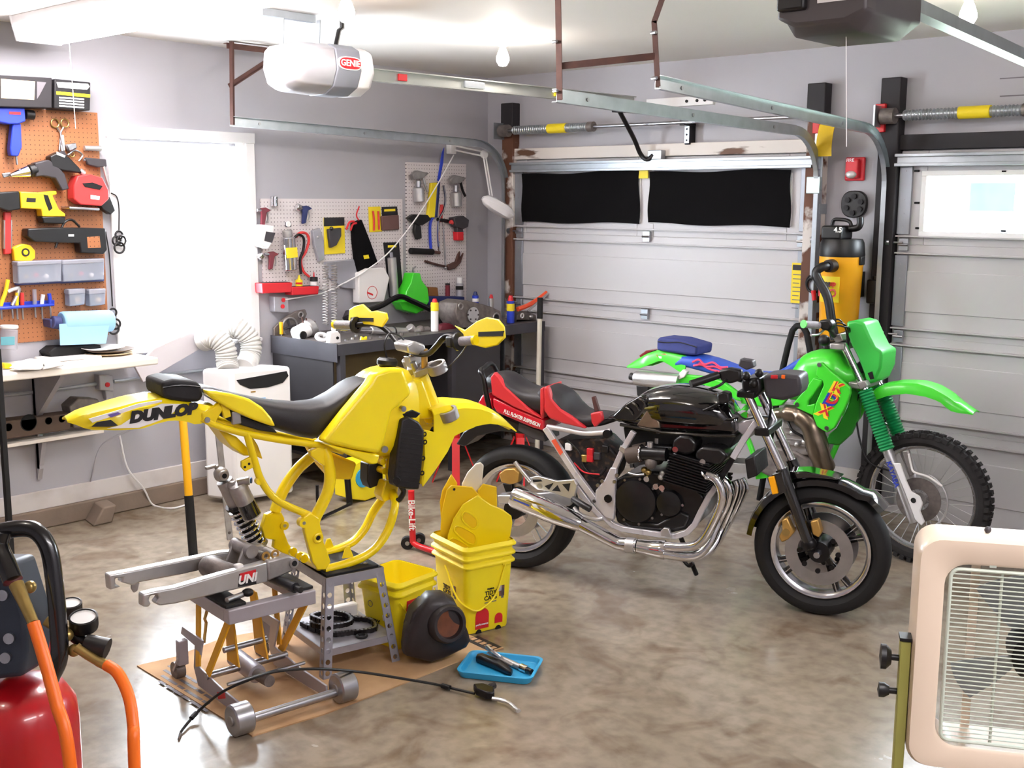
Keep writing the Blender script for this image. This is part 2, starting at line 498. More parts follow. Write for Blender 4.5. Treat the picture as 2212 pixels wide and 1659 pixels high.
# ------------------------------------------------------------------ garage doors
def garage_door(idx, x0, x1, windows):
    d = thing('door_%d' % idx, None, None, ((x0 + x1) / 2, 0, 0), kind='structure')
    zs = [0, .533, 1.067, 1.6, 2.134]
    for k in range(4):
        z0, z1 = zs[k], zs[k + 1]
        s = MB()
        if k == 3:
            # pan with window openings
            xs = [x0]; 
            for a, b in windows: xs += [a, b]
            xs.append(x1)
            wz0, wz1 = (1.72, 1.99) if idx == 1 else (1.68, 1.99)
            for i in range(0, len(xs), 2): s.box(xs[i], xs[i + 1], .022, .05, z0 - .0005, z1)
            for a, b in windows:
                s.box(a, b, .022, .05, z0 - .0005, wz0); s.box(a, b, .022, .05, wz1, z1)
        else:
            s.box(x0, x1, .022, .05, z0 - .0005, z1)
            s.box(x0 + .07, x1 - .07, .014, .03, z0 + .145, z1 - .15)
        sec = s.build('section', 'door_white', d, bevel=.004)
        # folded lips along both long edges
        if k > 0: MB().box(x0 + .002, x1 - .002, -.012, .03, z0 + .045, z0 + .053).build('lip', 'door_white', sec)
        if k < 3: MB().box(x0 + .002, x1 - .002, -.012, .03, z1 - .052, z1 - .044).build('lip', 'door_white', sec)
        if k == 3:
            for a, b in windows:
                MB().box(a, b, .034, .038, wz0, wz1).build('pane', 'glass', sec)
                fr = MB(); e = .03
                fr.box(a - e, b + e, .012, .024, wz0 - e, wz0).box(a - e, b + e, .012, .024, wz1, wz1 + e).box(a - e, a, .012, .024, wz0, wz1).box(b, b + e, .012, .024, wz0, wz1)
                fr.build('window_frame', 'white_plastic', sec, bevel=.003)
        for xa, xb in ((x0, x0 + .075), (x1 - .075, x1)):
            st = MB().box(xa, xb, .004, .03, z0 + .06, z1 - .06).build('end_stile', 'stile', d, bevel=.002)
            rv = MB()
            for q in range(5):
                rv.cyl(((xa + xb) / 2, .006, z0 + .1 + q * .08), ((xa + xb) / 2, .001, z0 + .1 + q * .08), .004, n=6)
            rv.build('rivets', 'steel', st)
        if k:
            xc = (x0 + x1) / 2
            for xh, big in ((xc, 0), (x0 + .05, 1), (x1 - .05, 1)):
                h = MB().box(xh - .028, xh + .028, -.006, .012, z0 - .034, z0 + .036).build('hinge', 'galv', d, bevel=.002)
                k2 = MB().cyl((xh - .03, -.008, z0), (xh + .03, -.008, z0), .008, n=8)
                k2.build('knuckle', 'steel', h)
                if big:
                    sg = -1 if xh < xc else 1
                    MB().cyl((xh, -.012, z0 + .012), (xh + sg * .10, -.012, z0 + .012), .006, n=8).cyl((xh + sg * .075, -.012, z0 + .012), (xh + sg * .098, -.012, z0 + .012), .024, n=12).build('roller', 'steel', h)
    # horizontal reinforcing strut at the top
    s = MB()
    for zz in (2.098, 2.045): s.box(x0 - .015, x1 + .015, -.045, -.02, zz, zz + .018)
    s.box(x0 - .015, x1 + .015, -.024, -.02, 2.045, 2.116).box(x0, x1, -.02, .022, 2.06, 2.1)
    s.build('strut', 'galv', d, bevel=.003)
    return d
a0 = PY(1127, 430).x; a1 = PY(1381, 430).x; b0 = PY(1401, 430).x; b1 = PY(1708, 430).x
dr1 = garage_door(1, D1[0], D1[1], [(a0 + .03, a1 - .03), (b0 + .03, b1 - .03)])
c0 = PY(1997, 430).x
dr2 = garage_door(2, D2[0], D2[1], [(c0, c0 + .95), (c0 + 1.05, c0 + 2.0)])
# black screw holes / clips around the open window of the second door
for px, py in ((1981, 369), (2170, 370), (1981, 438), (1983, 493), (2168, 499)):
    p = PY(px, py, .02); MB().box(p.x - .014, p.x + .014, .012, .024, p.z - .006, p.z + .006).build('clip', 'dark_slot', dr2, bevel=.002)
# cloths taped over the windows of the first door
def cloth(name, corners, label):
    g = []; A, B, Cc, D = [PY(x, y, .0) for x, y in corners]
    for i in range(9):
        row = []
        for j in range(25):
            u, v = j / 24, i / 8
            p = (A * (1 - u) + B * u) * (1 - v) + (D * (1 - u) + Cc * u) * v
            p += V((0.006 * math.sin(v * 7 + u * 3) * (1 if j in (0, 24) else .3), .004 * math.sin(u * 16 + v * 5) * v - .002, .006 * math.sin(u * 9 + 1) * (1 if i in (0, 8) else .2)))
            row.append(p)
        g.append(row)
    return MB().sheet(g, (0, .003, 0)).build(name, 'cloth_black', label=label, cat='cloth', group='black window cloths')
cloth('black_cloth', [(1127, 377), (1381, 368), (1381, 483), (1128, 480)], 'smaller left black cloth taped over the garage door window')
cloth('black_cloth', [(1403, 372), (1709, 366), (1706, 491), (1400, 482)], 'larger right black cloth taped over the garage door window')
p = PY(1391, 376, .01); MB().box(p.x - .042, p.x + .042, -.002, .004, p.z - .03, p.z + .03).build('yellow_tape', 'label_yellow', label='strip of yellow tape between the two black cloths', cat='tape', bevel=.001)
# yellow warning label on the right stile of the first door
p = PY(1722, 612, .0)
wl_ = thing('warning_label', 'tall yellow warning label on garage door edge beside shop vacuum', 'label', (p.x, -.0, p.z - .18))
z0, z1 = PY(1722, 655, 0).z, PY(1722, 568, 0).z
MB().box(p.x - .04, p.x + .04, -.001, .004, z0, z1).build('sheet', 'label_yellow', wl_)
MB().box(p.x - .034, p.x + .034, -.002, 0, z1 - .045, z1 - .012).build('heading_bar', 'ink', wl_)
q = MB()
for i in range(9): q.box(p.x - .03, p.x + .03 - .008 * (i % 3), -.0018, 0, z1 - .075 - i * .026, z1 - .070 - i * .026)
q.build('print_lines', 'ink_grey', wl_)

# header boards and jambs
struct(MB().box(D1[0] - .02, D1[1] + .02, .0, WB, DT + .004, DT + .085), 'trim_3', 'header_paint', bevel=.003)
struct(MB().box(D2[0] - .02, D2[1] + .3, .0, WB, DT + .004, DT + .09), 'trim_4', 'jamb_black', bevel=.003)
jx = [PY(1100, 250).x, PY(1768, 210).x, PY(1929, 200).x]
tops = [PY(1102, 223).z, PY(1768, 180).z, PY(1929, 168).z]
mids = [PY(1102, 280).z, PY(1768, 262).z]
n_ = 5
for i in range(3):
    jb = mids[i] if i < 2 else 0
    struct(MB().box(jx[i] - .06, jx[i] + .06, -.03, WB, jb, tops[i]), 'trim_%d' % n_, 'jamb_black', bevel=.006); n_ += 1
    if i < 2:
        struct(MB().box(jx[i] - .055, jx[i] + .055, -.02, WB, 0, mids[i]), 'trim_%d' % n_, 'jamb_wood', bevel=.004); n_ += 1

# world outside the second door: a pale neighbouring house seen through the pane
mat('house_wall', (200, 210, 214), .8, var=.05); mat('house_dark', (34, 58, 62), .9, var=.3, scale=3); mat('lawn', (120, 130, 110), .9, var=.2, scale=.5)
hb = thing('neighbour_house', 'pale house with dark window seen through door pane', 'house', (-3, 18, 0))
MB().box(-7, 1, 18, 23, -.1, 3.2).build('wall', 'house_wall', hb)
MB().prism([(-7.3, 17.6, 3.2), (-7.3, 23.4, 3.2), (-7.3, 20.5, 5)], (8.6, 0, 0)).build('roof', 'dark_slot', hb)
MB().box(-3.1, -2.2, 17.96, 18.05, 1.64, 2.22).build('window', 'house_dark', hb)
struct(MB().box(-30, 30, .4, 60, -.2, -.06), 'ground', 'lawn', flat=True)
# ================================================================== garage door hardware, openers, lamps
def channel(mb, pts, w=.05, h=.028, up=(0, 0, 1), open_side=None):
    """C-shaped track: three thin plates swept along the points"""
    pts = [V(p) for p in pts]
    for a, b in zip(pts[:-1], pts[1:]):
        d = (b - a).normalized(); sd = V(open_side).normalized(); nn = d.cross(sd).normalized()
        L = (b - a).length / 2 + .002; c = (a + b) / 2
        mb.obox(c, d * L, sd * .0012, nn * w / 2)
        mb.obox(c + sd * h / 2 + nn * w / 2, d * L, sd * h / 2, nn * .0012)
        mb.obox(c + sd * h / 2 - nn * w / 2, d * L, sd * h / 2, nn * .0012)
def track(name, x, side, rear_px, label, ztop=1.98, R=.32, y=-.035):
    """vertical rail, quarter bend, and horizontal rail running back from the door"""
    rear = PX(rear_px[0], rear_px[1], x)
    zc = ztop
    t_ = thing(name, label, 'door track', (x, y, 0), 'garage door tracks')
    m = MB(); channel(m, [(x, y, .02), (x, y, zc)], open_side=(side, 0, 0)); m.build('vertical_rail', 'galv', t_)
    top = zc + R
    ang_end = PI / 2
    pts = [V((x, y - R + R * math.cos(a), zc + R * math.sin(a))) for a in [ang_end * i / 14 for i in range(15)]]
    m = MB(); channel(m, pts, open_side=(side, 0, 0)); m.build('bend', 'galv', t_)
    m = MB(); channel(m, [pts[-1], rear], open_side=(side, 0, 0), w=.055)
    o = m.build('horizontal_rail', 'galv', t_)
    for k in (.12, .5, .9):
        c = pts[-1].lerp(rear, k); MB().cyl(c + V((-.004, 0, 0)), c + V((.006, 0, 0)), .009, n=8).build('bolt', 'steel', o)
    for z in (.5, 1.2, 1.8):
        MB().box(x - .004, x + .004, y, WB, z - .03, z + .03).build('jamb_bracket', 'galv', t_)
    return rear
xA = D1[0] - .075; xB = D1[1] + .075; xC = D2[0] - .075
rA = track('door_track', xA, 1, (497, 262), 'galvanized track left of the covered garage door, above pegboard', ztop=1.93)
rB = track('door_track', xB, -1, (1203, 206), 'galvanized track between covered door and shop vacuum', ztop=1.93)
rC = track('door_track', xC, 1, (1416, 178), 'galvanized track right of fire alarm beside the bare garage door', ztop=1.93)

# ------------------------------------------------------------------ rusty hangers
def ang_iron(mb, a, b, w=.032, s1=(1, 0, 0), s2=(0, 1, 0)):
    a, b = V(a), V(b); d = (b - a).normalized(); L = (b - a).length / 2; c = (a + b) / 2
    u = V(s1); u = (u - d * u.dot(d)).normalized(); v = d.cross(u)
    mb.obox(c + u * w / 2, d * L, u * w / 2, v * .0016); mb.obox(c + v * w / 2, d * L, v * w / 2, u * .0016)
hg = thing('track_hanger', 'rusty angle iron hanger holding left track to ceiling', 'bracket', (rA.x, rA.y, rA.z))
topA = V((rA.x + .02, rA.y, H - .003))
m = MB(); ang_iron(m, rA + V((.0, 0, -.02)), topA); m.build('upright', 'rust', hg)
m = MB(); ang_iron(m, topA + V((0, -.02, -.01)), topA + V((0, .46, -.01)), s1=(0, 0, -1)); m.build('ceiling_bar', 'rust', hg)
m = MB(); ang_iron(m, topA + V((0, .40, -.02)), rA.lerp(topA, .42), w=.026); m.build('brace', 'rust', hg)
hg = thing('track_hanger', 'rusty H-shaped hanger carrying two tracks between the doors', 'bracket', (rB.x, rB.y, rB.z))
tB = V((rB.x, rB.y - .02, H - .003)); tC = V((rC.x - .02, rC.y, H - .003))
m = MB(); ang_iron(m, rB + V((0, 0, -.02)), tB); m.build('upright', 'rust', hg)
kC = rC.lerp(tC, .62) + V((-.015, 0, 0))
m = MB(); ang_iron(m, rC + V((0, 0, -.02)), kC, w=.026); ang_iron(m, kC, tC + V((.06, 0, 0)), w=.026); m.build('bent_upright', 'rust', hg)
m = MB(); ang_iron(m, rB.lerp(tB, .30), rC.lerp(tC, .30), w=.028, s1=(0, 0, -1)); m.build('cross_bar', 'rust', hg)
for a, b in ((rB, tB), (rC, tC)):
    for k in (.04, .5): MB().cyl(a.lerp(b, k) + V((-.01, -.01, 0)), a.lerp(b, k) + V((.02, -.02, 0)), .007, n=8).build('bolt', 'steel', hg)

# ------------------------------------------------------------------ torsion shafts
def torsion(x0, x1, z0, z1, label, x_spring):
    y = -.075
    t_ = thing('torsion_shaft', label, 'shaft', ((x0 + x1) / 2, y, z0))
    A, B = V((x0, y, z0)), V((x1, y, z1))
    MB().cyl(A, B, .0125, n=12).build('shaft', 'steel', t_)
    sp = MB(); S0, S1 = A.lerp(B, .04), A.lerp(B, x_spring); sp.cyl(S0, S1, .026, n=14)
    nn = int((S1 - S0).length / .02)
    for i in range(nn): sp.torus(S0.lerp(S1, (i + .5) / nn), (S1 - S0), .027, .005, 14, 5)
    sp = sp.build('spring', 'galv', t_)
    c = A.lerp(B, x_spring * .55); MB().cyl(c, c + V((.17, 0, 0)), .034, n=14).build('label_band', 'label_yellow', sp)
    MB().cyl(A - V((.03, 0, 0)), A + V((.05, 0, 0)), .045, n=18).build('cable_drum', 'dirty_cast', t_)
    MB().cyl(S1, S1 + V((.05, 0, 0)), .034, n=16).build('winding_cone', 'dirty_cast', t_)
    MB().box(x0 - .055, x0 - .045, y - .06, WB, z0 - .06, z0 + .06).build('end_plate', 'galv', t_)
    return t_
zl, zr = PY(1085, 283, -.075).z, PY(1560, 251, -.075).z
t_ = torsion(PY(1088, 283, -.075).x, D1[1] + .02, zl, zl, 'long torsion spring shaft above the covered garage door', .32)
cb = PY(1483, 255, -.03)
MB().box(cb.x - .02, cb.x + .02, -.08, WB, zl - .02, zl + .045).box(cb.x - .018, cb.x + .018, -.02, WB, zl - .14, zl).build('center_bearing', 'black_metal', t_, bevel=.003)
pl = MB()
c = V((cb.x, -.02, zl - .085))
for i in range(3): pl.plate_hole((c.x, -.022, zl - .04 - i * .036), (.018, 0, 0), (0, 0, .018), (0, .004, 0), .007)
pl.build('perforated_plate', 'galv', t_)
torsion(D2[0] - .06, D2[1], PY(1935, 250, -.075).z, PY(1935, 250, -.075).z, 'torsion spring shaft above bare garage door on right', .3)
# red and yellow hanging markers
for (px, py, w_, h_, col, lab) in ((1763, 270, .045, .1, 'red', 'small red plastic tag hung beside yellow strap on jamb'), (1901, 255, .06, .16, 'red', 'red tag mounted left of the right shaft drum')):
    p = PY(px, py, -.05)
    q = MB().box(p.x - w_ / 2, p.x + w_ / 2, -.055, -.03, p.z - h_ / 2, p.z + h_ / 2)
    q.build('red_tag', col, label=lab, cat='tag', bevel=.004)
p0 = PY(1786, 268, -.06); p1 = PY(1782, 338, -.06); g = []
for i in range(9):
    k = i / 8; c = p0.lerp(p1, k); yy = -.05 - .03 * math.sin(k * 2.2)
    g.append([V((c.x - .05, yy, c.z)), V((c.x, yy - .004, c.z)), V((c.x + .05, yy, c.z))])
mat('strap_yellow', (214, 176, 20), .6, var=.06, scale=40)
MB().sheet(g, (0, -.003, 0)).build('yellow_strap', 'strap_yellow', label='wide yellow strap hanging curled above fire alarm', cat='strap')
# galvanized cable guard below it
p = PY(1770, 330, -.04)
gd = MB().box(p.x - .03, p.x + .03, -.05, -.045, PY(1770, 412, 0).z, PY(1770, 285, 0).z).box(p.x - .03, p.x - .026, -.05, -.01, PY(1770, 412, 0).z, PY(1770, 285, 0).z)
gd.build('cable_guard', 'galv', label='shiny metal cable guard below the yellow strap', cat='metal strip', bevel=.003)
p = PY(1757, 400, -.06)
mat('pale_steel', (196, 214, 214), .4, .6)
MB().box(p.x - .045, p.x + .045, -.066, -.05, p.z - .05, p.z + .05).build('splice_plate', 'pale_steel', label='pale bolted splice plate on the track above vacuum', cat='plate', bevel=.004)

# ------------------------------------------------------------------ grey opener with its rail
def opener_grey():
    y0 = PX(770, 158, 1.52); xo = 1.52
    zr_ = y0.z
    t_ = thing('door_opener', 'silver grey garage door opener with red oval badge', 'door opener', (xo, y0.y - .2, zr_ - .1))
    # rounded head: silver rear cover, grey mid face, white lamp lens
    yb = PX(600, 150, xo).y; ym = PX(683, 150, xo).y; yf = PX(735, 150, xo).y; yl = PX(772, 150, xo).y
    def prof(y, sc):
        z = zr_ - .01
        return [V((xo + a * sc, y, z + b * sc)) for a, b in ((-.15, .095), (-.10, .12), (.10, .12), (.15, .095), (.165, .0), (.13, -.08), (.06, -.115), (-.06, -.115), (-.13, -.08), (-.165, 0))]
    m = MB(); m.loft([prof(yb - .0, .72), prof(yb + .02, .88), prof(yb + .06, .96), prof(ym, 1.0)]); m.build('rear_cover', 'opener_silver', t_, bevel=.008)
    m = MB(); m.loft([prof(ym, 1.02), prof(yf, 1.02)]); face = m.build('chassis', 'opener_grey', t_, bevel=.006)
    m = MB(); m.loft([prof(yf, .99), prof(yl - .03, .97), prof(yl, .8)]); m.build('light_lens', 'lens_white', t_, bevel=.01)
    # oval badge on the flank facing the room
    yc = (ym + yf) / 2
    xs = xo + .168
    def oval(w_, h_, x):
        return [V((x, yc + w_ * math.copysign(abs(math.cos(a)) ** .6, math.cos(a)), zr_ + .02 + h_ * math.copysign(abs(math.sin(a)) ** .8, math.sin(a)))) for a in [2 * PI * i / 28 for i in range(28)]]
    MB().prism(oval(.072, .032, xs - .01), (.014, 0, 0)).build('badge_rim', 'label_white', t_)
    bd = MB().prism(oval(.066, .027, xs), (.006, 0, 0)).build('badge', 'label_red', t_)
    text('GENIE', .042, (xs + .0065, yc, zr_ + .02), (0, 1, 0), (0, 0, 1), 'label_white', bd, bold=.001, sx=1.05)
    # rail
    r0 = V((xo, yl - .01, zr_)); r1 = V((xo, -.14, PX(1330, 215, xo).z))
    rl = MB(); rl.beam(r0, r1, .012, .058); rl.beam(r0 + V((0, 0, .029)), r1 + V((0, 0, .029)), .045, .006); rl.beam(r0 - V((0, 0, .029)), r1 - V((0, 0, .029)), .045, .008)
    rail = rl.build('rail', 'opener_rail', t_)
    for k, m_, w_ in ((.13, 'label_red', .06), (.36, 'galv', .16), (.66, 'label_yellow', .03), (.86, 'galv', .16)):
        c = r0.lerp(r1, k) + V((.02, 0, 0))
        MB().obox(c - V((.008, 0, 0)), (.006, 0, 0), (r1 - r0).normalized() * w_ / 2, (0, 0, .018)).build('rail_plate', m_, rail, bevel=.002)
    # hangers to the ceiling
    cb = MB(); cb.beam((xo - .1, yb - .02, H - .02), (xo - .1, yb + .3, H - .02), .04, .035); cb.build('ceiling_bar', 'galv', t_)
    for yy in (yb + .1, ym + .09):
        MB().beam((xo - .1, yy, zr_ + .1), (xo - .1, yy + .01, H - .02), .03, .004, up=(0, 1, 0)).build('hanger_strap', 'galv', t_)
    MB().tube([(xo, ym + .12, zr_ + .1), (xo, ym + .15, zr_ + .2), (xo, ym + .17, H - .06), (xo, ym + .17, H - .01)], .012, 8).build('power_cord', 'black_plastic', t_)
    # trolley arm to the door
    a = PX(1338, 235, xo); b = PY(1362, 330, -.05); e = PY(1395, 345, -.03)
    top = V((xo, a.y, r0.lerp(r1, (a.y - r0.y) / (r1.y - r0.y)).z - .03))
    MB().box(xo - .03, xo + .03, top.y - .045, top.y + .045, top.z - .05, top.z + .02).build('trolley', 'black_metal', t_, bevel=.004)
    MB().tube(spline([top + V((0, 0, -.04)), V((xo + .005, (top.y * .35 - .05 * .65), b.z + .09)), V((xo + .015, -.07, b.z - .01)), V((xo + .06, -.055, e.z + .0)), V((xo + .1, -.04, e.z + .03))], 5), .015, 8).build('door_arm', 'black_metal', t_)
    MB().box(xo + .06, xo + .17, -.05, -.0, e.z, e.z + .06).build('arm_bracket', 'galv', t_, bevel=.004)
    # header bracket on the wall
    q = PY(1495, 218, .03)
    pm = MB(); pm.box(xo - .02, q.x + .16, .03, WB, q.z - .03, q.z + .03); pm.build('header_bracket', 'white_paint', t_, bevel=.003)
    for dx in (-.04, .04, .1):
        MB().cyl((q.x + dx, .022, q.z), (q.x + dx, .034, q.z), .01, n=8).build('bolt', 'dark_slot', t_)
mat('opener_silver', (186, 184, 190), .34, .4, var=.03)
mat('opener_grey', (134, 136, 146), .45, .1, var=.03)
mat('opener_rail', (186, 188, 184), .34, .7, var=.04)
mat('lens_white', (238, 236, 240), .3, var=.02)
opener_grey()

# ------------------------------------------------------------------ dark opener
def opener_dark():
    xo = 4.42
    pf = PX(1775, 60, xo - .18)
    P = lambda px, py, x=xo: PX(px, py, x)
    yn = PX(1770, 60, xo).y; yf = PX(2000, 60, xo).y
    zb = PX(1870, 95, xo).z
    t_ = thing('door_opener', 'dark grey garage door opener with round sockets, upper right', 'door opener', (xo, (yn + yf) / 2, zb))
    L = .40; y0 = yn + .0; y1 = y0 + L; w_ = .15; h = .26
    z1 = zb + h
    m = MB().loft([[V((xo - w_ * s, y, zb + .0 + c)), V((xo + w_ * s, y, zb + c)), V((xo + w_, y, zb + .055)), V((xo + w_, y, z1)), V((xo - w_, y, z1)), V((xo - w_, y, zb + .055))] for y, s, c in ((y0, .55, .03), (y0 + .06, .75, .0), (y1 - .07, .75, .0), (y1, .6, .03))])
    m.build('housing', 'opener_dark', t_, bevel=.01)
    # rear face details
    rf = MB().box(xo - .14, xo - .045, y0 - .025, y0 + .01, zb + .075, zb + .20); bx_ = rf.build('control_box', 'black_plastic', t_, bevel=.008)
    for dx in (-.115, -.07):
        MB().torus((xo + dx, y0 - .027, zb + .155), (0, 1, 0), .02, .004, 18, 6).build('socket_ring', 'label_white', bx_)
        MB().cyl((xo + dx, y0 - .026, zb + .155), (xo + dx, y0 - .02, zb + .155), .018, n=16).build('socket', 'dark_slot', bx_)
    for dx in (.03, .075):
        MB().torus((xo + dx, y0 - .012, zb + .19), (0, 1, 0), .017, .004, 18, 6).build('dial_ring', 'label_white', t_)
        MB().cyl((xo + dx, y0 - .012, zb + .19), (xo + dx, y0 + .02, zb + .19), .015, n=16).build('dial', 'blue', t_)
    MB().cyl((xo + .0, y0 - .008, zb + .185), (xo + .0, y0 + .02, zb + .185), .009, n=12).build('button', 'label_red', t_)
    lb = MB()
    for dz in (0, .016): lb.box(xo - .01, xo + .085, y0 - .003, y0 + .01, zb + .09 + dz, zb + .1 + dz)
    lb.build('print_lines', 'label_white', t_)
    MB().box(xo - .005, xo + .085, y0 - .002, y0 + .01, zb + .118, zb + .165).build('data_label', 'ink_grey', t_)
    # side badge
    MB().obox((xo + w_ + .001, y0 + .13, zb + .15), (.0015, 0, 0), (0, .06, 0), (0, 0, .016)).build('side_badge', 'label_red', t_)
    r0 = V((xo, y1 - .02, zb + .16)); r1 = V((xo, -.1, zb + .0))
    MB().beam(r0, r1, .06, .012).beam(r0 + V((.025, 0, .02)), r1 + V((.025, 0, .02)), .008, .04).beam(r0 + V((-.025, 0, .02)), r1 + V((-.025, 0, .02)), .008, .04).build('rail', 'galv', t_)
    for yy in (y0 + .1, y1 - .1):
        MB().beam((xo, yy, z1 - .01), (xo, yy, H), .03, .004, up=(1, 0, 0)).build('hanger_strap', 'galv', t_)
    MB().tube(spline([(xo - .12, y0 - .01, zb + .2), (xo - .25, y0 - .06, zb + .19), (xo - .42, y0 - .05, zb + .22), (xo - .55, y0 + .0, H - .005)], 6), .003, 6).build('wire', 'label_white', t_)
    MB().cyl((xo + .03, y0 + .12, zb), (xo + .05, y0 + .12, zb - .34), .0015, n=5).build('pull_cord', 'label_white', t_)
mat('opener_dark', (74, 68, 70), .42, .1, var=.06)
opener_dark()

# ------------------------------------------------------------------ bare bulbs
def bulb(x, y, label):
    t_ = thing('light_bulb', label, 'light bulb', (x, y, H - .17), 'bare ceiling bulbs')
    MB().lathe([(.0, 0), (.055, 0), (.055, -.015), (.024, -.035), (.024, -.055), (0, -.055)], (x, y, H), (0, 0, 1), 20).build('socket', 'white_plastic', t_)
    MB().lathe([(.001, -.165), (.022, -.16), (.036, -.135), (.036, -.115), (.026, -.085), (.015, -.06), (.013, -.05)], (x, y, H), (0, 0, 1), 20).build('glass_bulb', 'bulb_glow', t_)
mat('bulb_glow', (255, 244, 234), .4, emit=BULB, var=0)
pb = PZ(1086, 118, H - .1)
bulb(pb.x, pb.y, 'glowing bare bulb between silver opener and rusty H-shaped hanger')
pb = PZ(748, 16, H - .1)
bulb(pb.x, pb.y, 'glowing bare bulb above the silver door opener')
pb = PZ(2092, 22, H - .1)
bulb(pb.x, pb.y, 'glowing bare bulb right of the dark door opener')
bulb(3.2, -5.6, 'unseen bare bulb added on the ceiling behind the compressor')  # extra bulb out of view, added to brighten the near sides of things

# ------------------------------------------------------------------ fluorescent fixture over the desk
mat('diffuser', (255, 250, 252), .4, emit=TUBE, var=0)
def fluor(label, T, L, string):
    """wraparound fixture: T places its start, local x runs along it"""
    ft = thing('fluorescent_fixture', label, 'ceiling light', T @ V((L / 2, 0, -.12)), 'fluorescent fixtures')
    MB(T).box(0, L, -.14, .14, -.05, 0).build('housing', 'white_paint', ft, bevel=.004)
    for xa in (-.004, L - .012):
        MB(T).prism([(xa, -.15, 0), (xa, .15, 0), (xa, .12, -.125), (xa, -.12, -.125)], (.016, 0, 0)).build('end_cap', 'white_paint', ft, bevel=.004)
    MB(T).prism([(.012, -.145, -.05), (.012, .145, -.05), (.012, .115, -.12), (.012, -.115, -.12)], (L - .024, 0, 0)).build('lens', 'diffuser', ft, bevel=.006)
    if string: MB(T).cyl((.05, .14, -.1), (.05, .15, -.55), .0018, n=5).sphere((.05, .15, -.28), .007).build('pull_string', 'label_white', ft)
fluor('long white fluorescent ceiling fixture over the white desk', Matrix.Translation((.24, PX(75, 75, .2).y, H)), 2.5, True)
fluor('unseen fluorescent ceiling fixture added above the cream fan', Matrix.Translation((6.3, -5.6, H)) @ Matrix.Rotation(PI / 2, 4, 'Z'), 2.5, False)  # added out of view to light the near sides of bikes and fan
# ================================================================== helpers for the motorcycles
def slab(F, px, y0, y1, mb=None):
    mb = mb or MB(); return mb.prism(F.us(px, y0), (0, y1 - y0, 0))
def lerpz(poly, u):
    if u <= poly[0][0]: return poly[0][1]
    for (a, za), (b, zb) in zip(poly[:-1], poly[1:]):
        if u <= b: return za + (zb - za) * (u - a) / max(1e-6, b - a)
    return poly[-1][1]
def body_px(F, top, bot, hw, n=14, p=2.6, ot=0.0, ob=None, ring=20, yc=0.0):
    """rounded solid between an upper and a lower outline; hw = list of (fraction, half width)"""
    ob = -hw[len(hw) // 2][1] if ob is None else ob
    T = sorted((q.x, q.z) for q in F.us(top, ot)); B = sorted((q.x, q.z) for q in F.us(bot, ob))
    u0, u1 = min(T[0][0], B[0][0]), max(T[-1][0], B[-1][0])
    st = []
    for i in range(n + 1):
        k = i / n; u = u0 + (u1 - u0) * k
        zt, zb = lerpz(T, u), lerpz(B, u)
        if zt - zb < .004: zt, zb = (zt + zb) / 2 + .002, (zt + zb) / 2 - .002
        st.append((u, zb, zt, lerpz(hw, k), yc))
    return MB().body(st, ring, p)
def fender(F, top, bot, hw, n=14, t=.006, off=None, yc=0.0):
    """hollow arched fender between outlines of its near edge"""
    o = -hw[len(hw) // 2][1] if off is None else off
    T = sorted((q.x, q.z) for q in F.us(top, o)); B = sorted((q.x, q.z) for q in F.us(bot, o))
    u0, u1 = min(T[0][0], B[0][0]), max(T[-1][0], B[-1][0]); rings = []
    for i in range(n + 1):
        k = i / n; u = u0 + (u1 - u0) * k; zt, zb, h = lerpz(T, u), lerpz(B, u), lerpz(hw, k)
        if zt - zb < .008: zb = zt - .008
        e = min(.02, (zt - zb) * .4)
        rings.append([V((u, yc + a * h, z)) for a, z in ((-1, zb), (-1, zt - e), (-.82, zt), (0, zt + .008), (.82, zt), (1, zt - e), (1, zb))] +
                     [V((u, yc + a * h, z)) for a, z in ((1 - t / h, zb), (1 - t / h, zt - e - t * .5), (.8, zt - t), (0, zt + .008 - t), (-.8, zt - t), (-1 + t / h, zt - e - t * .5), (-1 + t / h, zb))])
    return MB().loft(rings)
def bolt(F, px, py, off, r, m, parent, name='bolt', d=.006):
    q = F.uv(px, py, off); return MB().cyl(q, q + V((0, -d, 0)), r, n=10).build(name, m, parent)

# ================================================================== yellow dirt bike without wheels
YF = Frame((2.64, -3.62, 0), math.radians(78))
yb = thing('dirt_bike', 'stripped yellow dirt bike without wheels on perforated stool', 'motorcycle', frame=YF)
F = YF
yT = lambda pts, r, n=10: MB().tube(spline(F.us(pts), 5), r, n)
# frame tubes as one welded frame part with its own plates
fr = yT([(437, 903, -.1), (470, 920, -.1), (530, 936, -.1), (610, 951, -.1), (692, 962, -.1), (740, 975, -.08)], .0135).build('subframe_rail', 'yellow_frame', yb)
yT([(437, 893, .1), (500, 915, .1), (600, 940, .1), (690, 955, .1)], .0135).build('subframe_rail', 'yellow_frame', yb)
yT([(533, 935, -.1), (541, 965, -.1), (552, 1003, -.1), (563, 1035, -.1), (585, 1068, -.1), (615, 1090, -.1), (668, 1113, -.1)], .0145).build('subframe_strut', 'yellow_frame', yb)
yT([(700, 968, -.09), (709, 1000, -.1), (713, 1030, -.1), (708, 1062, -.1), (693, 1095, -.1), (680, 1122, -.1), (676, 1150, -.1)], .023).build('main_spar', 'yellow_frame', yb)
yT([(690, 975, .06), (665, 993, .09), (640, 1017, .1), (617, 1050, .1), (602, 1082, .1), (594, 1105, .1)], .023).build('main_spar', 'yellow_frame', yb)
yT([(846, 1060, -.02), (853, 1082, -.07), (850, 1108, -.1), (838, 1145, -.1), (815, 1180, -.1), (785, 1203, -.1), (745, 1219, -.1), (700, 1231, -.1)], .018).build('cradle_tube', 'yellow_frame', yb)
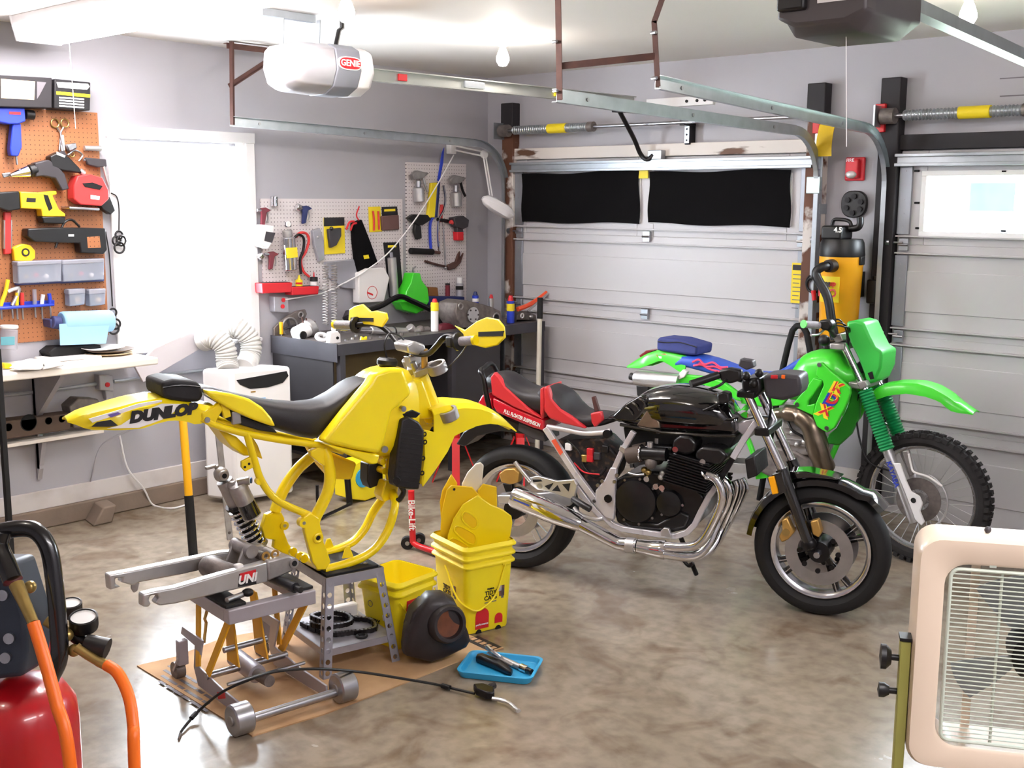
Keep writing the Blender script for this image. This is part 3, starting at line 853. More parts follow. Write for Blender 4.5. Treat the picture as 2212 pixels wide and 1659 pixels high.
yT([(840, 1062, .02), (826, 1078, .07), (805, 1108, .1), (788, 1142, .1), (765, 1168, .1), (733, 1185, .1), (695, 1196, .1)], .018).build('cradle_tube', 'yellow_frame', yb)
yT([(905, 880, 0), (872, 930, 0), (850, 985, 0), (845, 1030, 0), (846, 1064, 0)], [.028] * 15 + [.024] * 6).build('down_tube', 'yellow_frame', yb)
slab(F, [(833, 1040), (862, 1038), (858, 1075), (830, 1085), (824, 1072)], -.035, .035).build('cradle_gusset', 'yellow_frame', yb, bevel=.006)
for q in ((833, 985), (828, 998), (832, 1018)):
    p = F.uv(q[0], q[1], -.03); MB().cyl(p, p + V((0, .06, 0)), .014, n=12).build('engine_lug', 'yellow_frame', yb)
# swingarm pivot plates
pl = slab(F, [(655, 1118), (672, 1108), (690, 1120), (693, 1138), (698, 1155), (700, 1172), (708, 1192), (715, 1214), (704, 1231), (686, 1231), (676, 1215), (668, 1186), (659, 1150)], -.125, -.098).build('pivot_plate', 'yellow_frame', yb, bevel=.004)
p = F.uv(687, 1162, -.126); MB().torus(p, (0, 1, 0), .016, .007, 20, 8).build('pivot_boss', 'yellow_frame', pl); MB().cyl(p + V((0, -.001, 0)), p + V((0, .004, 0)), .013, n=14).build('pivot_hole', 'dark_slot', pl)
p = F.uv(655, 1129, -.12); MB().cyl(p + V((0, -.008, 0)), p + V((0, .02, 0)), .019, n=14).build('mount_ear', 'yellow_frame', pl); MB().cyl(p + V((0, -.0095, 0)), p + V((0, 0, 0)), .007, n=10).build('mount_hole', 'steel', pl)
pl = slab(F, [(602, 1095), (592, 1105), (575, 1112), (566, 1140), (573, 1163), (594, 1167), (591, 1184), (606, 1192), (628, 1208), (652, 1215), (640, 1196), (624, 1175), (614, 1150), (615, 1120)], .098, .125).build('pivot_plate', 'yellow_frame', yb, bevel=.004)
p = F.uv(614, 1135, .097); MB().cyl(p + V((0, -.006, 0)), p, .018, n=14).build('mount_ear', 'yellow_frame', pl); MB().cyl(p + V((0, -.0075, 0)), p, .007, n=10).build('mount_hole', 'steel', pl)
# cross tube joining plates at the bottom, with linkage lugs
MB().cyl(F.uv(690, 1222, -.1), F.uv(652, 1202, .1), .02, n=12).build('cross_tube', 'yellow_frame', yb)
for q in ((634, 1192, .03), (648, 1202, .0), (658, 1207, -.04)):
    p = F.uv(q[0], q[1], q[2]); MB().cyl(p, p + V((0, .012, 0)), .017, n=14).build('linkage_lug', 'yellow_frame', yb)
for q in ((711, 1176, .1), (752, 1193, -.1)):
    c = F.uv(q[0], q[1], q[2]); MB().prism([c + V((-.026, 0, -.022)), c + V((.026, 0, -.026)), c + V((.008, 0, .024)), c + V((-.008, 0, .024))], (0, .008, 0)).build('engine_tab', 'yellow_frame', yb, bevel=.002)
slab(F, [(522, 997), (548, 984), (552, 1000), (552, 1008), (530, 1019), (522, 1010)], -.105, -.09).build('muffler_tab', 'yellow_frame', yb, bevel=.003)
bolt(F, 529, 1009, -.106, .005, 'dark_slot', yb, 'tab_hole', .001)
bolt(F, 538, 1002, -.106, .005, 'dark_slot', yb, 'tab_hole', .001)
p = F.uv(561, 1040, -.11); MB().cyl(p, p + V((0, .02, 0)), .014, n=12).build('lug', 'yellow_frame', yb)
p = F.uv(715, 1015, -.11); MB().cyl(p, p + V((0, .02, 0)), .013, n=12).build('lug', 'yellow_frame', yb)
# upper brackets
slab(F, [(672, 975), (690, 965), (712, 972), (715, 1000), (700, 1007), (690, 1000), (672, 985)], -.11, -.08).build('tank_bracket', 'yellow_frame', yb, bevel=.004)
slab(F, [(437, 893), (462, 880), (474, 870), (482, 885), (470, 905), (460, 925), (438, 912)], -.11, -.085).build('subframe_plate', 'yellow_frame', yb, bevel=.004)
bolt(F, 447, 907, -.112, .011, 'steel', yb)
slab(F, [(476, 868), (492, 862), (500, 900), (485, 905)], -.112, -.095).build('seat_tab', 'yellow_frame', yb, bevel=.003)
slab(F, [(501, 890), (520, 887), (522, 915), (503, 918)], -.114, -.098).build('steel_tab', 'steel', yb, bevel=.003)
# head tube
hb, ht = F.uv(938, 903, 0), F.uv(903, 812, 0)
MB().cyl(hb, ht, .043, n=18).build('head_tube', 'yellow_frame', yb)
hg_ = slab(F, [(866, 880), (882, 838), (890, 818), (916, 822), (936, 880), (938, 905), (908, 906)], -.05, .05).build('head_gusset', 'yellow_frame', yb, bevel=.014, seg=3)
bolt(F, 899, 857, -.047, .012, 'dark_slot', hg_, 'hole', .001)
# tank between shrouds
mat('tank_grime', (246, 214, 14), .34, var=.05, scale=3, coat=.2)
body_px(F, [(690, 962, 0), (735, 905, 0), (765, 850, 0), (785, 808, 0), (805, 795, 0), (835, 788, 0), (868, 792, 0), (884, 815, 0)], [(697, 965, -.06), (760, 985, -.06), (822, 990, -.06)], [(0, .05), (.25, .09), (.5, .12), (.8, .12), (1, .08)], n=14, p=3).build('tank', 'tank_grime', yb)
# shrouds (flat plastic sides)
shp = [(697, 955), (748, 890), (800, 828), (812, 806), (840, 797), (872, 796), (880, 818), (891, 851), (865, 876), (848, 888), (842, 915), (832, 955), (822, 981), (770, 972)]
slab(F, shp, -.165, -.10).build('shroud', 'yellow', yb, bevel=.016, seg=4)
slab(F, [(697, 958), (770, 974), (822, 983), (816, 1003), (800, 1003), (755, 984)], -.155, -.105).build('shroud_skirt', 'yellow', yb, bevel=.008)
sh2 = [V((q.x, .125, q.z)) for q in F.us([(820, 900), (850, 842), (872, 818), (880, 826), (891, 851), (865, 876), (848, 888), (842, 915), (832, 955), (822, 981), (790, 975)], -.165)]
MB().prism(sh2, (0, -.05, 0)).build('shroud', 'yellow', yb, bevel=.016, seg=3)
slab(F, [(700, 970), (772, 1000), (761, 1037), (718, 1036), (690, 1005), (662, 960)], .07, .12).build('far_shroud_skirt', 'yellow_worn', yb, bevel=.01)
# filler cap
c = F.uv(836, 790, 0)
MB().lathe([(0, .034), (.034, .032), (.043, .022), (.043, .006), (.03, -.008), (.03, -.02)], c, (.12, 0, 1), 20).build('filler_cap', 'black_plastic', yb)
MB().tube(spline([c + V((0, 0, .03)), c + V((-.01, .0, .09)), c + V((.03, .02, .13)), c + V((.09, .02, .1)), c + V((.11, .02, .03))], 5), .004, 6).build('vent_hose', 'black_plastic', yb)
# seat
body_px(F, [(440, 830, 0), (480, 842, 0), (535, 855, 0), (590, 865, 0), (645, 869, 0), (688, 864, 0), (720, 847, 0), (752, 824, 0), (775, 813, 0), (792, 818, 0)], [(440, 848), (480, 872), (540, 905), (600, 932), (650, 948), (692, 955), (720, 925), (760, 880), (795, 838)], [(0, .06), (.15, .085), (.4, .105), (.62, .105), (.8, .085), (1, .06)], n=24, p=3.2, ob=-.105).build('seat', 'vinyl', yb)
# rear side cowl
slab(F, [(444, 843), (468, 845), (505, 852), (540, 862), (568, 880), (588, 903), (597, 922), (585, 920), (550, 908), (505, 888), (470, 868), (450, 854)], -.135, -.09).build('side_cowl', 'yellow', yb, bevel=.014, seg=3)
slab(F, [(470, 872), (520, 897), (590, 923), (600, 936), (560, 930), (500, 912), (470, 895)], -.098, -.07).build('airbox_edge', 'black_plastic', yb, bevel=.004)
# rear fender
rf = fender(F, [(157, 914), (190, 900), (250, 884), (300, 870), (352, 861), (400, 868), (445, 876), (473, 882)], [(157, 917), (195, 931), (260, 930), (310, 926), (340, 915), (370, 908), (400, 910), (425, 918), (445, 912), (473, 900)], [(0, .035), (.12, .075), (.3, .095), (.6, .1), (1, .1)], n=22, off=-.1).build('rear_fender', 'yellow', yb)
slab(F, [(232, 926), (262, 918), (300, 893), (350, 872), (395, 873), (362, 902), (330, 914), (300, 924)], -.1025, -.099).build('white_decal', 'label_white', rf)
slab(F, [(198, 922), (210, 912), (240, 907), (255, 919), (235, 922)], -.1035, -.099).build('black_decal', 'ink', rf)
slab(F, [(192, 905), (250, 888), (300, 872), (350, 864), (350, 868), (300, 880), (250, 897), (200, 913)], -.1045, -.1).build('glare_stripe', 'label_white', rf)  # glare on the fender's top edge, put in as a white strip
mat('purple', (110, 90, 170), .5)
slab(F, [(232, 896), (255, 890), (262, 894), (240, 902)], -.1055, -.1).build('purple_mark', 'purple', rf)
q = F.uv(352, 893, -.104); q2 = F.uv(400, 886, -.104)
text('DUNLOP', .052, q, q2 - q, (0, 0, 1), 'ink', rf, shear=.25, bold=.0042, sx=1.12)
# mud flap / inner fender pieces
slab(F, [(470, 925), (512, 944), (538, 970), (548, 985), (528, 985), (500, 965)], -.06, .06).build('mud_flap', 'yellow_frame', yb, bevel=.006)
slab(F, [(545, 942), (558, 962), (569, 993), (556, 986), (546, 965)], .02, .08).build('mud_flap', 'yellow_worn', yb, bevel=.006)
# tool bag
mat('bag_cloth', (24, 22, 26), .7, var=.2, scale=20, bump=.5, bscale=18)
tb = slab(F, [(349, 826), (375, 819), (425, 823), (436, 834), (441, 855), (432, 870), (405, 869), (372, 865), (352, 858)], -.1, .09).build('tool_bag', 'bag_cloth', yb, bevel=.022, seg=3)
MB().tube(spline(F.us([(352, 838, -.102), (390, 833, -.103), (432, 836, -.102)]), 6), .003, 6).build('zip', 'black_metal', tb)
slab(F, [(353, 822), (395, 815), (402, 818), (360, 824)], -.03, .05).build('silver_lid', 'alloy', tb, bevel=.003)
# radiator with its brackets
mat('rad_black', (20, 17, 19), .45, var=.3, scale=40, bump=.4, bscale=60)
rad = slab(F, [(868, 907), (884, 900), (906, 912), (917, 930), (916, 965), (912, 1010), (906, 1058), (880, 1057), (856, 1052), (853, 1030), (858, 985), (862, 945)], -.14, -.075).build('radiator', 'rad_black', yb, bevel=.008)
for i in range(12):
    a, b = F.uv(868 - i * .6, 925 + i * 10.4, -.1405), F.uv(912 - i * .5, 930 + i * 10.4, -.1405)
    MB().beam(a, b, .004, .004).build('fin', 'black_plastic', rad)
for q in ((917, 938), (918, 955), (914, 990), (912, 1022)):
    c = F.uv(q[0], q[1], -.12); MB().torus(c, (0, 1, 0), .008, .003, 12, 6).build('clip', 'black_metal', rad)
slab(F, [(866, 893), (893, 886), (910, 893), (900, 903), (872, 902)], -.12, -.06).build('radiator_bracket', 'black_metal', yb, bevel=.004)
MB().tube(spline(F.us([(866, 1050, -.1), (872, 1062, -.1), (864, 1078, -.09), (856, 1082, -.08)]), 5), .011, 8).build('coolant_hose', 'black_plastic', yb)
c = F.uv(858, 1035, -.12); MB().cyl(c, c + V((-.02, -.03, 0)), .016, n=12).build('hose_spout', 'black_plastic', yb)
c = F.uv(867, 882, -.13); MB().cyl(c, c + V((0, -.02, 0)), .012, n=10).build('shroud_bolt', 'steel', yb)
bolt(F, 829, 970, -.16, .014, 'steel', yb, d=.012)
slab(F, [(795, 1002), (828, 1000), (828, 1045), (800, 1056), (794, 1040)], .02, .09).build('lower_radiator_guard', 'black_plastic', yb, bevel=.006)
# triple clamps
def clamp(c0, ring, top, bot, r_in, label):
    """plate from the stem to a fork ring on either side"""
    m_ = MB()
    for sg in (-1, 1):
        c = V((ring.x, sg * abs(ring.y), ring.z))
        ax = (ht - hb).normalized()
        m_.lathe([(r_in, -bot), (r_in + .012, -bot), (r_in + .012, top), (r_in, top)], c, ax, 22, closed=True)
        m_.beam(V((c0.x, sg * .012, c0.z)), c - V((0, sg * (r_in + .006), 0)), .066, .026, up=ax)
    return m_.build(label, 'cast', yb, bevel=.003)
stem_t = ht + (ht - hb).normalized() * .02
clamp(stem_t, F.uv(944, 793, -.1), .018, .024, .029, 'upper_triple_clamp')
stem_b = hb - (ht - hb).normalized() * .008
clamp(stem_b, F.uv(970, 896, -.1), .026, .02, .029, 'lower_triple_clamp')
MB().cyl(stem_b - (ht - hb).normalized() * .02, stem_t + (ht - hb).normalized() * .045, .014, n=12).build('steering_stem', 'steel', yb)
# bar mounts
for sg in (-1, 1):
    a = V((stem_t.x + .012, sg * .045, stem_t.z)); b = a + V((.0, 0, .10))
    MB().cyl(a, b, .013, n=12).build('bar_riser', 'gold', yb)
bc = F.uv(905, 762, 0)
slab(F, [(878, 745), (896, 737), (918, 744), (922, 757), (905, 768), (882, 762)], -.055, .055).build('bar_clamp', 'alloy', yb, bevel=.008)
slab(F, [(884, 772), (915, 768), (928, 790), (890, 796)], .02, .07).build('number_bracket', 'alloy', yb, bevel=.003)
# handlebar
hp = [(1023, 735, -.40), (990, 738, -.33), (972, 727, -.28), (958, 730, -.25), (945, 745, -.2), (928, 762, -.12), (905, 765, -.03), (882, 757, .06), (860, 742, .13), (840, 718, .2), (818, 702, .25), (795, 699, .29), (768, 702, .33), (726, 701, .43)]
hpts = F.us(hp)
MB().tube(spline(hpts, 5), .0125, 10).build('handlebar', 'black_metal', yb)
mat('grip_grey', (150, 146, 150), .7, var=.1, scale=60, bump=.5, bscale=150)
def grip(a, b, capm):
    d = (b - a).normalized()
    MB().cyl(a, b, .0185, n=14).build('grip', 'grip_grey', yb)
    MB().lathe([(.018, -.012), (.036, -.006), (.036, .004), (.018, .012)], a, d, 18).build('grip_flange', 'black_plastic', yb)
    MB().cyl(b, b + d * .012, .02, n=14).build('grip_end', capm, yb)
grip(hpts[1], hpts[0], 'yellow')
grip(hpts[12], hpts[13], 'yellow')
MB().box(hpts[1].x - .03, hpts[1].x + .02, hpts[1].y + .005, hpts[1].y + .05, hpts[1].z - .025, hpts[1].z + .02).build('throttle_housing', 'black_plastic', yb, bevel=.008)
# hand guards: bowed plates standing ahead of the grips
def guard(px, x, slot, nm):
    pts = [F.atx(a, b, x) for a, b in px]
    g = MB().prism(pts, (.010, 0, 0)).build(nm, 'yellow', yb, bevel=.004)
    MB().prism([F.atx(a, b, x - .002) for a, b in slot], (.006, 0, 0)).build('slot', 'dark_slot', g)
    return g
guard([(980, 703), (1003, 713), (1028, 694), (1050, 685), (1075, 690), (1087, 705), (1089, 730), (1073, 746), (1047, 752), (1015, 744), (1003, 737), (1000, 722)], hpts[0].x + .05, [(1033, 717), (1087, 715), (1086, 726), (1033, 727)], 'hand_guard')
guard([(752, 692), (754, 668), (765, 661), (782, 657), (800, 673), (812, 671), (833, 676), (836, 690), (824, 707), (800, 702), (780, 700)], hpts[13].x + .06, [(757, 686), (806, 687), (806, 695), (757, 693)], 'hand_guard')
MB().tube(spline([F.uv(1010, 742, -.38), F.uv(995, 765, -.25), F.uv(965, 795, -.12), F.uv(940, 808, -.05)], 6), .003, 6).build('throttle_cable', 'black_plastic', yb)
# front fender: forward blade and trailing skirt
ff = fender(F, [(938, 886), (965, 878), (1000, 871), (1035, 873), (1065, 883), (1095, 902), (1118, 920), (1136, 935)], [(938, 935), (975, 945), (1000, 932), (1030, 920), (1060, 916), (1090, 920), (1115, 928), (1136, 938)], [(0, .1), (.4, .105), (.7, .085), (1, .03)], n=18, off=-.1).build('front_fender', 'yellow', yb)
for y0, y1 in ((-.1, -.09), (.09, .1)):
    pts = [V((q.x, y0, q.z)) for q in F.us([(916, 928), (945, 935), (985, 937), (968, 975), (945, 1010), (914, 1052), (911, 1040), (918, 985)], -.1)]
    MB().prism(pts, (0, y1 - y0, 0)).build('fender_skirt', 'yellow', ff, bevel=.002)
A = [V((q.x, 0, q.z)) for q in F.us([(917, 930), (919, 960), (918, 1000), (912, 1046)], -.1)]
MB().sheet([[V((q.x, -.1, q.z)), V((q.x - .012, 0, q.z)), V((q.x, .1, q.z))] for q in A], (.006, 0, 0)).build('fender_back', 'yellow', ff)
# ================================================================== cardboard under the work
mat('cardboard', (196, 160, 118), .8, rgb2=(150, 112, 76), scale=3.5, thr=(.35, .7), bump=.1, bscale=60)
cb0 = [PZ(*q) for q in ((296, 1440), (545, 1592), (700, 1545), (880, 1475), (985, 1432), (1088, 1402), (1010, 1372), (850, 1350), (640, 1352), (480, 1380), (380, 1420))]
cbd = thing('cardboard_sheet', 'flattened brown cardboard sheet under lift and stool', 'cardboard', (2.7, -3.8, 0))
MB().prism(cb0, (0, 0, .005)).build('sheet', 'cardboard', cbd)
q0, q1 = PZ(365, 1462, .0055), PZ(435, 1505, .0055)
for i in range(4):
    o_ = V((.0, .035 * i, 0)) + V((-.03 * i, 0, 0))
    c = (q0 + q1) / 2 + V((.06 - .035 * i, .035 * i - .05, .0003)); e = (q1 - q0).normalized()
    for k in range(6): MB().obox(c + e * (k - 2.5) * .062, e * (.022 + .005 * ((k + i) % 3)), V((-e.y, e.x, 0)) * .007, (0, 0, .0003)).build('box_print', 'ink_grey', cbd)
a, b = PZ(1018, 1378, .0055), PZ(1070, 1402, .0055)
dv = (b - a); nv = V((-dv.y, dv.x, 0)).normalized() * .035
MB().prism([a - nv, b - nv, b + nv, a + nv], (0, 0, .0006)).build('dark_print', 'ink', cbd)
for k in range(5): MB().obox((a + b) / 2 + dv.normalized() * (k - 2) * .032 + V((0, 0, .0008)), dv.normalized() * .011, nv * .4, (0, 0, .0003)).build('box_print', 'cardboard', cbd)

# ================================================================== scissor lift jack
LF = Frame((2.72, -4.12, 0), math.radians(82))      # x = along the wheel axle, y = away from the wheels
lt_ = thing('lift_jack', 'silver motorcycle lift jack with yellow links under swingarm', 'lift', frame=LF)
F = LF
wl_l, wl_r = F.atz(520, 1560, .045), F.atz(742, 1490, .045)
yw = (wl_l.y + wl_r.y) / 2; xl, xr = wl_l.x, wl_r.x
mat('lift_grey', (168, 162, 168), .45, .3, var=.06, scale=10)
mat('lift_yellow', (226, 164, 14), .45, var=.06, scale=12)
MB().cyl((xl - .02, yw, .045), (xr + .02, yw, .045), .016, n=14).build('axle', 'steel', lt_)
for x, sg in ((xl, -1), (xr, 1)):
    o = MB().lathe([(.012, -.035), (.05, -.035), (.056, -.03), (.056, .03), (.05, .035), (.012, .035)], (x, yw, .058), (1, 0, 0), 26).build('front_wheel', 'steel', lt_)
    MB().cyl((x - .04, yw, .058), (x + .04, yw, .058), .018, n=12).build('hub', 'cast', o)
# cranked side arms
sx0, sx1 = xl + .05, xr - .05
ap = [F.atx(a, b, sx0) for a, b in ((395, 1353), (439, 1384), (430, 1440), (486, 1493), (536, 1532), (538, 1558), (502, 1562), (431, 1502), (420, 1440), (422, 1394), (392, 1368))]
for x in (sx0, sx1):
    MB().prism([V((x - .004, p.y, max(p.z, .012))) for p in ap], (.009, 0, 0)).build('side_arm', 'lift_grey', lt_, bevel=.002)
MB().cyl((sx0, yw + .2, .10), (sx1, yw + .2, .10), .007, n=8).build('tie_rod', 'steel', lt_)
MB().cyl((sx0 - .01, yw + .36, .08), (sx1 + .01, yw + .36, .08), .014, n=10).build('rear_tie', 'steel', lt_)
# hydraulic ram and rear casters
MB().cyl(((sx0 + sx1) / 2, yw + .28, .07), ((sx0 + sx1) / 2, yw + .46, .08), .036, n=18).build('ram_body', 'lift_grey', lt_)
MB().cyl(((sx0 + sx1) / 2, yw + .30, .07), ((sx0 + sx1) / 2, yw + .18, .075), .022, n=16).build('ram_barrel', 'dirty_cast', lt_)
for x in (sx0 - .02, sx1 + .02):
    o = MB().box(x - .02, x + .02, yw + .53, yw + .56, .07, .17).build('caster_fork', 'lift_grey', lt_, bevel=.004)
    MB().cyl((x - .018, yw + .59, .034), (x + .018, yw + .59, .034), .034, n=18).build('caster_wheel', 'dirty_cast', o)
    MB().beam((x, yw + .54, .1), (x, yw + .59, .034), .044, .01).build('caster_arm', 'lift_grey', o)
# platform
pz = .375
pf = F.atz(494, 1320, pz); pr = F.atz(662, 1278, pz); pb_ = F.atz(425, 1248, pz)
px0, px1, py0, py1 = pf.x, pf.x + .36, pf.y, pf.y + .36
for a, b in (((px0, py0), (px1, py0)), ((px0, py1), (px1, py1))):
    MB().box(a[0], b[0], a[1] - .0, a[1] + .045, pz - .055, pz).build('platform_bar', 'lift_grey', lt_, bevel=.004)
for x in (px0, px1 - .05):
    MB().box(x, x + .05, py0 + .045, py1, pz - .055, pz - .004).build('platform_bar', 'lift_grey', lt_, bevel=.004)
for x in (px0 + .02, px1 - .06):
    MB().box(x - .02, x + .06, py0 + .02, py1 - .02, pz, pz + .012).build('rubber_pad', 'rubber', lt_, bevel=.003)
# yellow scissor links (flat bars)
def link(a, b, w=.032):
    MB().beam(a, b, .007, w, up=(0, 1, 0)).build('lift_link', 'lift_yellow', lt_)
link(F.atx(449, 1456, sx0 - .012), V((px0 + .02, py0 + .035, pz - .04)), .036)
link(F.atx(597, 1424, sx1 + .012), V((px1 - .02, py0 + .035, pz - .04)), .036)
for x, xx in ((sx0 - .012, px0 + .02), (sx1 + .012, px1 - .02)): link(V((x, yw + .42, .10)), V((xx, py1 - .06, pz - .04)))
tm = MB(); c0 = V(((sx0 + sx1) / 2, yw + .36, .1)); c1 = V(((px0 + px1) / 2, py1 - .08, pz - .05))
for dx in (-.06, .06):
    tm = MB().prism([c0 + V((dx, -.05, 0)), c0 + V((dx, .05, 0)), c1 + V((dx * .9, .03, 0)), c1 + V((dx * .9, -.03, 0))], (.008, 0, 0)); tm.build('lift_plate', 'lift_yellow', lt_, bevel=.003)
MB().cyl(c0 + V((-.09, .01, .06)), c0 + V((.09, .01, .06)), .012, n=10).build('pivot_pin', 'steel', lt_)
MB().tube([V((px0 + .03, py1 - .12, pz - .06)), V((px0 + .01, py1 - .13, pz - .1)), V((px0 + .02, py1 - .12, pz - .12)), V((px0 - .01, py1 - .16, pz - .18))], .006, 8).build('release_lever', 'gold', lt_)
slp = F.atx(478, 1502, sx0 - .005); MB().obox(slp, (.001, 0, 0), (0, .03, -.012), (0, .004, .012)).build('decal', 'label_red', lt_)
# socket wrench / black tools lying on the platform
mat('tool_grip', (30, 32, 38), .5, var=.2, scale=40)
P_ = lambda px, py, z: PZ(px, py, z)
tg = thing('torque_handle', 'black ribbed grip handle lying on lift platform', 'tool', P_(610, 1258, .4))
MB().cyl(P_(588, 1248, .408), P_(638, 1270, .408), .02, n=12).build('handle', 'tool_grip', tg)
MB().cyl(P_(638, 1270, .408), P_(650, 1275, .408), .012, n=10).build('tip', 'black_plastic', tg)
tg = thing('ratchet', 'small dark ratchet with chrome shaft on lift platform', 'tool', P_(500, 1295, .39))
MB().cyl(P_(490, 1297, .398), P_(530, 1282, .398), .011, n=10).build('shaft', 'steel', tg)
MB().sphere(P_(535, 1280, .402), .022, 1, 1, .7).build('head', 'black_metal', tg)

# ================================================================== swingarm lying on the lift
SW = Frame((2.58, -4.1, .39), math.radians(86))
F = SW
sw = thing('swingarm', 'bare aluminium motorcycle swingarm lying on the lift jack', 'motorcycle part', frame=SW)
near = [(309, 1284), (340, 1276), (378, 1270), (480, 1240), (577, 1214), (580, 1257), (480, 1281), (378, 1305), (345, 1309), (336, 1303), (345, 1292), (340, 1285), (326, 1287), (322, 1296), (327, 1305), (322, 1312), (309, 1311)]
a_ = slab(F, near, -.125, -.085).build('arm_beam', 'alloy', sw, bevel=.006)
q, q2 = F.uv(534, 1249, -.126), F.uv(560, 1243, -.126)
MB().prism([F.uv(*z, -.1262) for z in ((517, 1240), (553, 1231), (554, 1262), (514, 1268))], (0, .001, 0)).build('sticker', 'ink', a_)
MB().prism([F.uv(*z, -.1266) for z in ((519, 1239), (553, 1230), (553, 1246), (517, 1256))], (0, .001, 0)).build('sticker_top', 'label_red', a_)
text('UNI', .045, F.uv(534, 1251, -.1275), q2 - q, (0, 0, 1), 'label_white', a_, shear=.2, bold=.0018)
far = [(235, 1242), (290, 1232), (480, 1193), (520, 1190), (520, 1214), (450, 1228), (390, 1242), (300, 1259), (290, 1266), (262, 1258), (266, 1248), (250, 1250), (250, 1262), (262, 1268), (238, 1275)]
slab(F, far, .085, .125).build('arm_beam', 'alloy', sw, bevel=.006)
slab(F, [(284, 1262), (302, 1258), (298, 1276), (290, 1281), (284, 1272)], .1, .11).build('brake_tab', 'cast', sw, bevel=.003)
# cast pivot block and cross tube
e0 = F.uv(578, 1236, -.105); e1 = F.uv(636, 1216, -.105)
MB().prism([F.uv(*z, -.125) for z in ((577, 1212), (625, 1200), (642, 1206), (642, 1224), (630, 1236), (580, 1256))], (0, .05, 0)).build('pivot_block', 'cast', sw, bevel=.008)
MB().prism([V((z.x, .075, z.z)) for z in [F.uv(*z, -.125) for z in ((577, 1212), (625, 1200), (642, 1206), (642, 1224), (630, 1236), (580, 1256))]], (0, .05, 0)).build('pivot_block', 'cast', sw, bevel=.008)
pv = F.uv(636, 1217, -.13)
MB().cyl(pv, V((pv.x, .13, pv.z)), .02, n=16).build('pivot_tube', 'cast', sw)
MB().cyl(pv + V((0, -.003, 0)), pv + V((0, .003, 0)), .011, n=12).build('pivot_bore', 'dark_slot', sw)
cx_ = F.uv(480, 1232, 0)
MB().tube(spline([V((cx_.x + .02, -.09, cx_.z - .01)), V((cx_.x - .03, -.04, cx_.z + .012)), V((cx_.x - .04, .0, cx_.z + .02)), V((cx_.x - .03, .04, cx_.z + .012)), V((cx_.x + .02, .09, cx_.z - .01))], 5), .042, 16).build('cross_tube', 'dirty_cast', sw)
br = MB(); 
for y in (-.045, .035): br.prism([V((cx_.x + .02, y, cx_.z - .02)), V((cx_.x + .16, y, cx_.z - .02)), V((cx_.x + .12, y, cx_.z + .07)), V((cx_.x + .07, y, cx_.z + .09))], (0, .01, 0))
br.build('linkage_bracket', 'cast', sw, bevel=.004)
MB().cyl((cx_.x + .09, -.07, cx_.z + .07), (cx_.x + .09, .06, cx_.z + .07), .026, n=18).build('linkage_bush', 'cast', sw)
MB().cyl((cx_.x + .13, -.08, cx_.z + .045), (cx_.x + .13, .05, cx_.z + .045), .017, n=14).build('linkage_pin', 'dirty_cast', sw)
for dx in (.07, .11):
    MB().torus((cx_.x + dx + .06, -.1, cx_.z + .05), (0, 1, 0), .014, .005, 16, 6).build('bearing_ring', 'gold', sw)
MB().box(cx_.x - .0, cx_.x + .03, -.11, -.08, cx_.z + .01, cx_.z + .045).build('chain_guide', 'paper', sw, bevel=.006)

# ================================================================== shock absorber
F = Frame((2.45, -3.85, .42), math.radians(80))
sk = thing('shock_absorber', 'coil-over shock absorber with silver reservoir standing on swingarm', 'shock absorber', frame=F)
t0, t1 = F.uv(478, 1025, 0), F.uv(560, 1185, 0); 
t0 = V((t0.x, .0, t0.z)); ax = (t1 - t0)
def al(k): return t0 + ax * k
tp = MB().sphere(t0, .03, 1, .8, 1).cyl(t0 + V((0, -.03, 0)), t0 + V((0, .03, 0)), .02, n=14)
tp.build('top_eye', 'cast', sk)
MB().cyl(t0 + V((0, -.032, 0)), t0 + V((0, .032, 0)), .01, n=12).build('eye_bore', 'dark_slot', sk)
MB().cyl(al(.08), al(.42), .032, .034, n=18).build('damper_body', 'cast', sk)
MB().cyl(al(.40), al(1.0), .02, n=14).build('damper_rod', 'black_metal', sk)
m = MB(); pts = []; u_ = ax.normalized(); w0 = u_.orthogonal().normalized(); w1 = u_.cross(w0)
for i in range(8 * 14 + 1):
    k = .40 + .52 * i / (8 * 14); an = 2 * PI * i / 14
    pts.append(al(k) + (w0 * math.cos(an) + w1 * math.sin(an)) * .040)
m.tube(pts, .0062, 8).build('coil_spring', 'chrome', sk)
MB().cyl(al(.4), al(.90), .031, n=16).build('bump_sleeve', 'black_plastic', sk)
MB().lathe([(.0, 0), (.046, 0), (.046, .012), (.03, .02), (0, .02)], al(.385), u_, 22).build('spring_collar', 'black_metal', sk)
MB().lathe([(.0, 0), (.044, 0), (.044, .014), (.03, .026), (0, .026)], al(.92), u_, 22).build('spring_seat', 'steel', sk)
MB().sphere(al(1.02), .028, 1, 1, .9).build('lower_clevis', 'dirty_cast', sk)
r0, r1 = F.uv(513, 1050, -.06), F.uv(545, 1115, -.06)
rs = MB().lathe([(.0, -.01), (.03, -.006), (.037, .006), (.037, (r1 - r0).length), (.0, (r1 - r0).length)], r0, (r1 - r0), 22).build('reservoir', 'cast', sk)
ru = (r1 - r0).normalized()
MB().lathe([(.0376, (r1 - r0).length * .52), (.0376, (r1 - r0).length * .96)], r0, ru, 22).build('decal_band', 'black_gloss', rs)
MB().cyl(r0 + V((.0, 0, .012)), r0 + V((.04, -.02, .02)), .017, n=14).build('adjuster', 'steel', rs)
c_ = r0 + V((.045, -.022, .02)); MB().cyl(c_, c_ + V((.004, -.003, 0)), .012, n=12).build('adjuster_screw', 'blue_screw' if 'blue_screw' in MATS else mat('blue_screw', (60, 100, 150), .3, .6), rs)
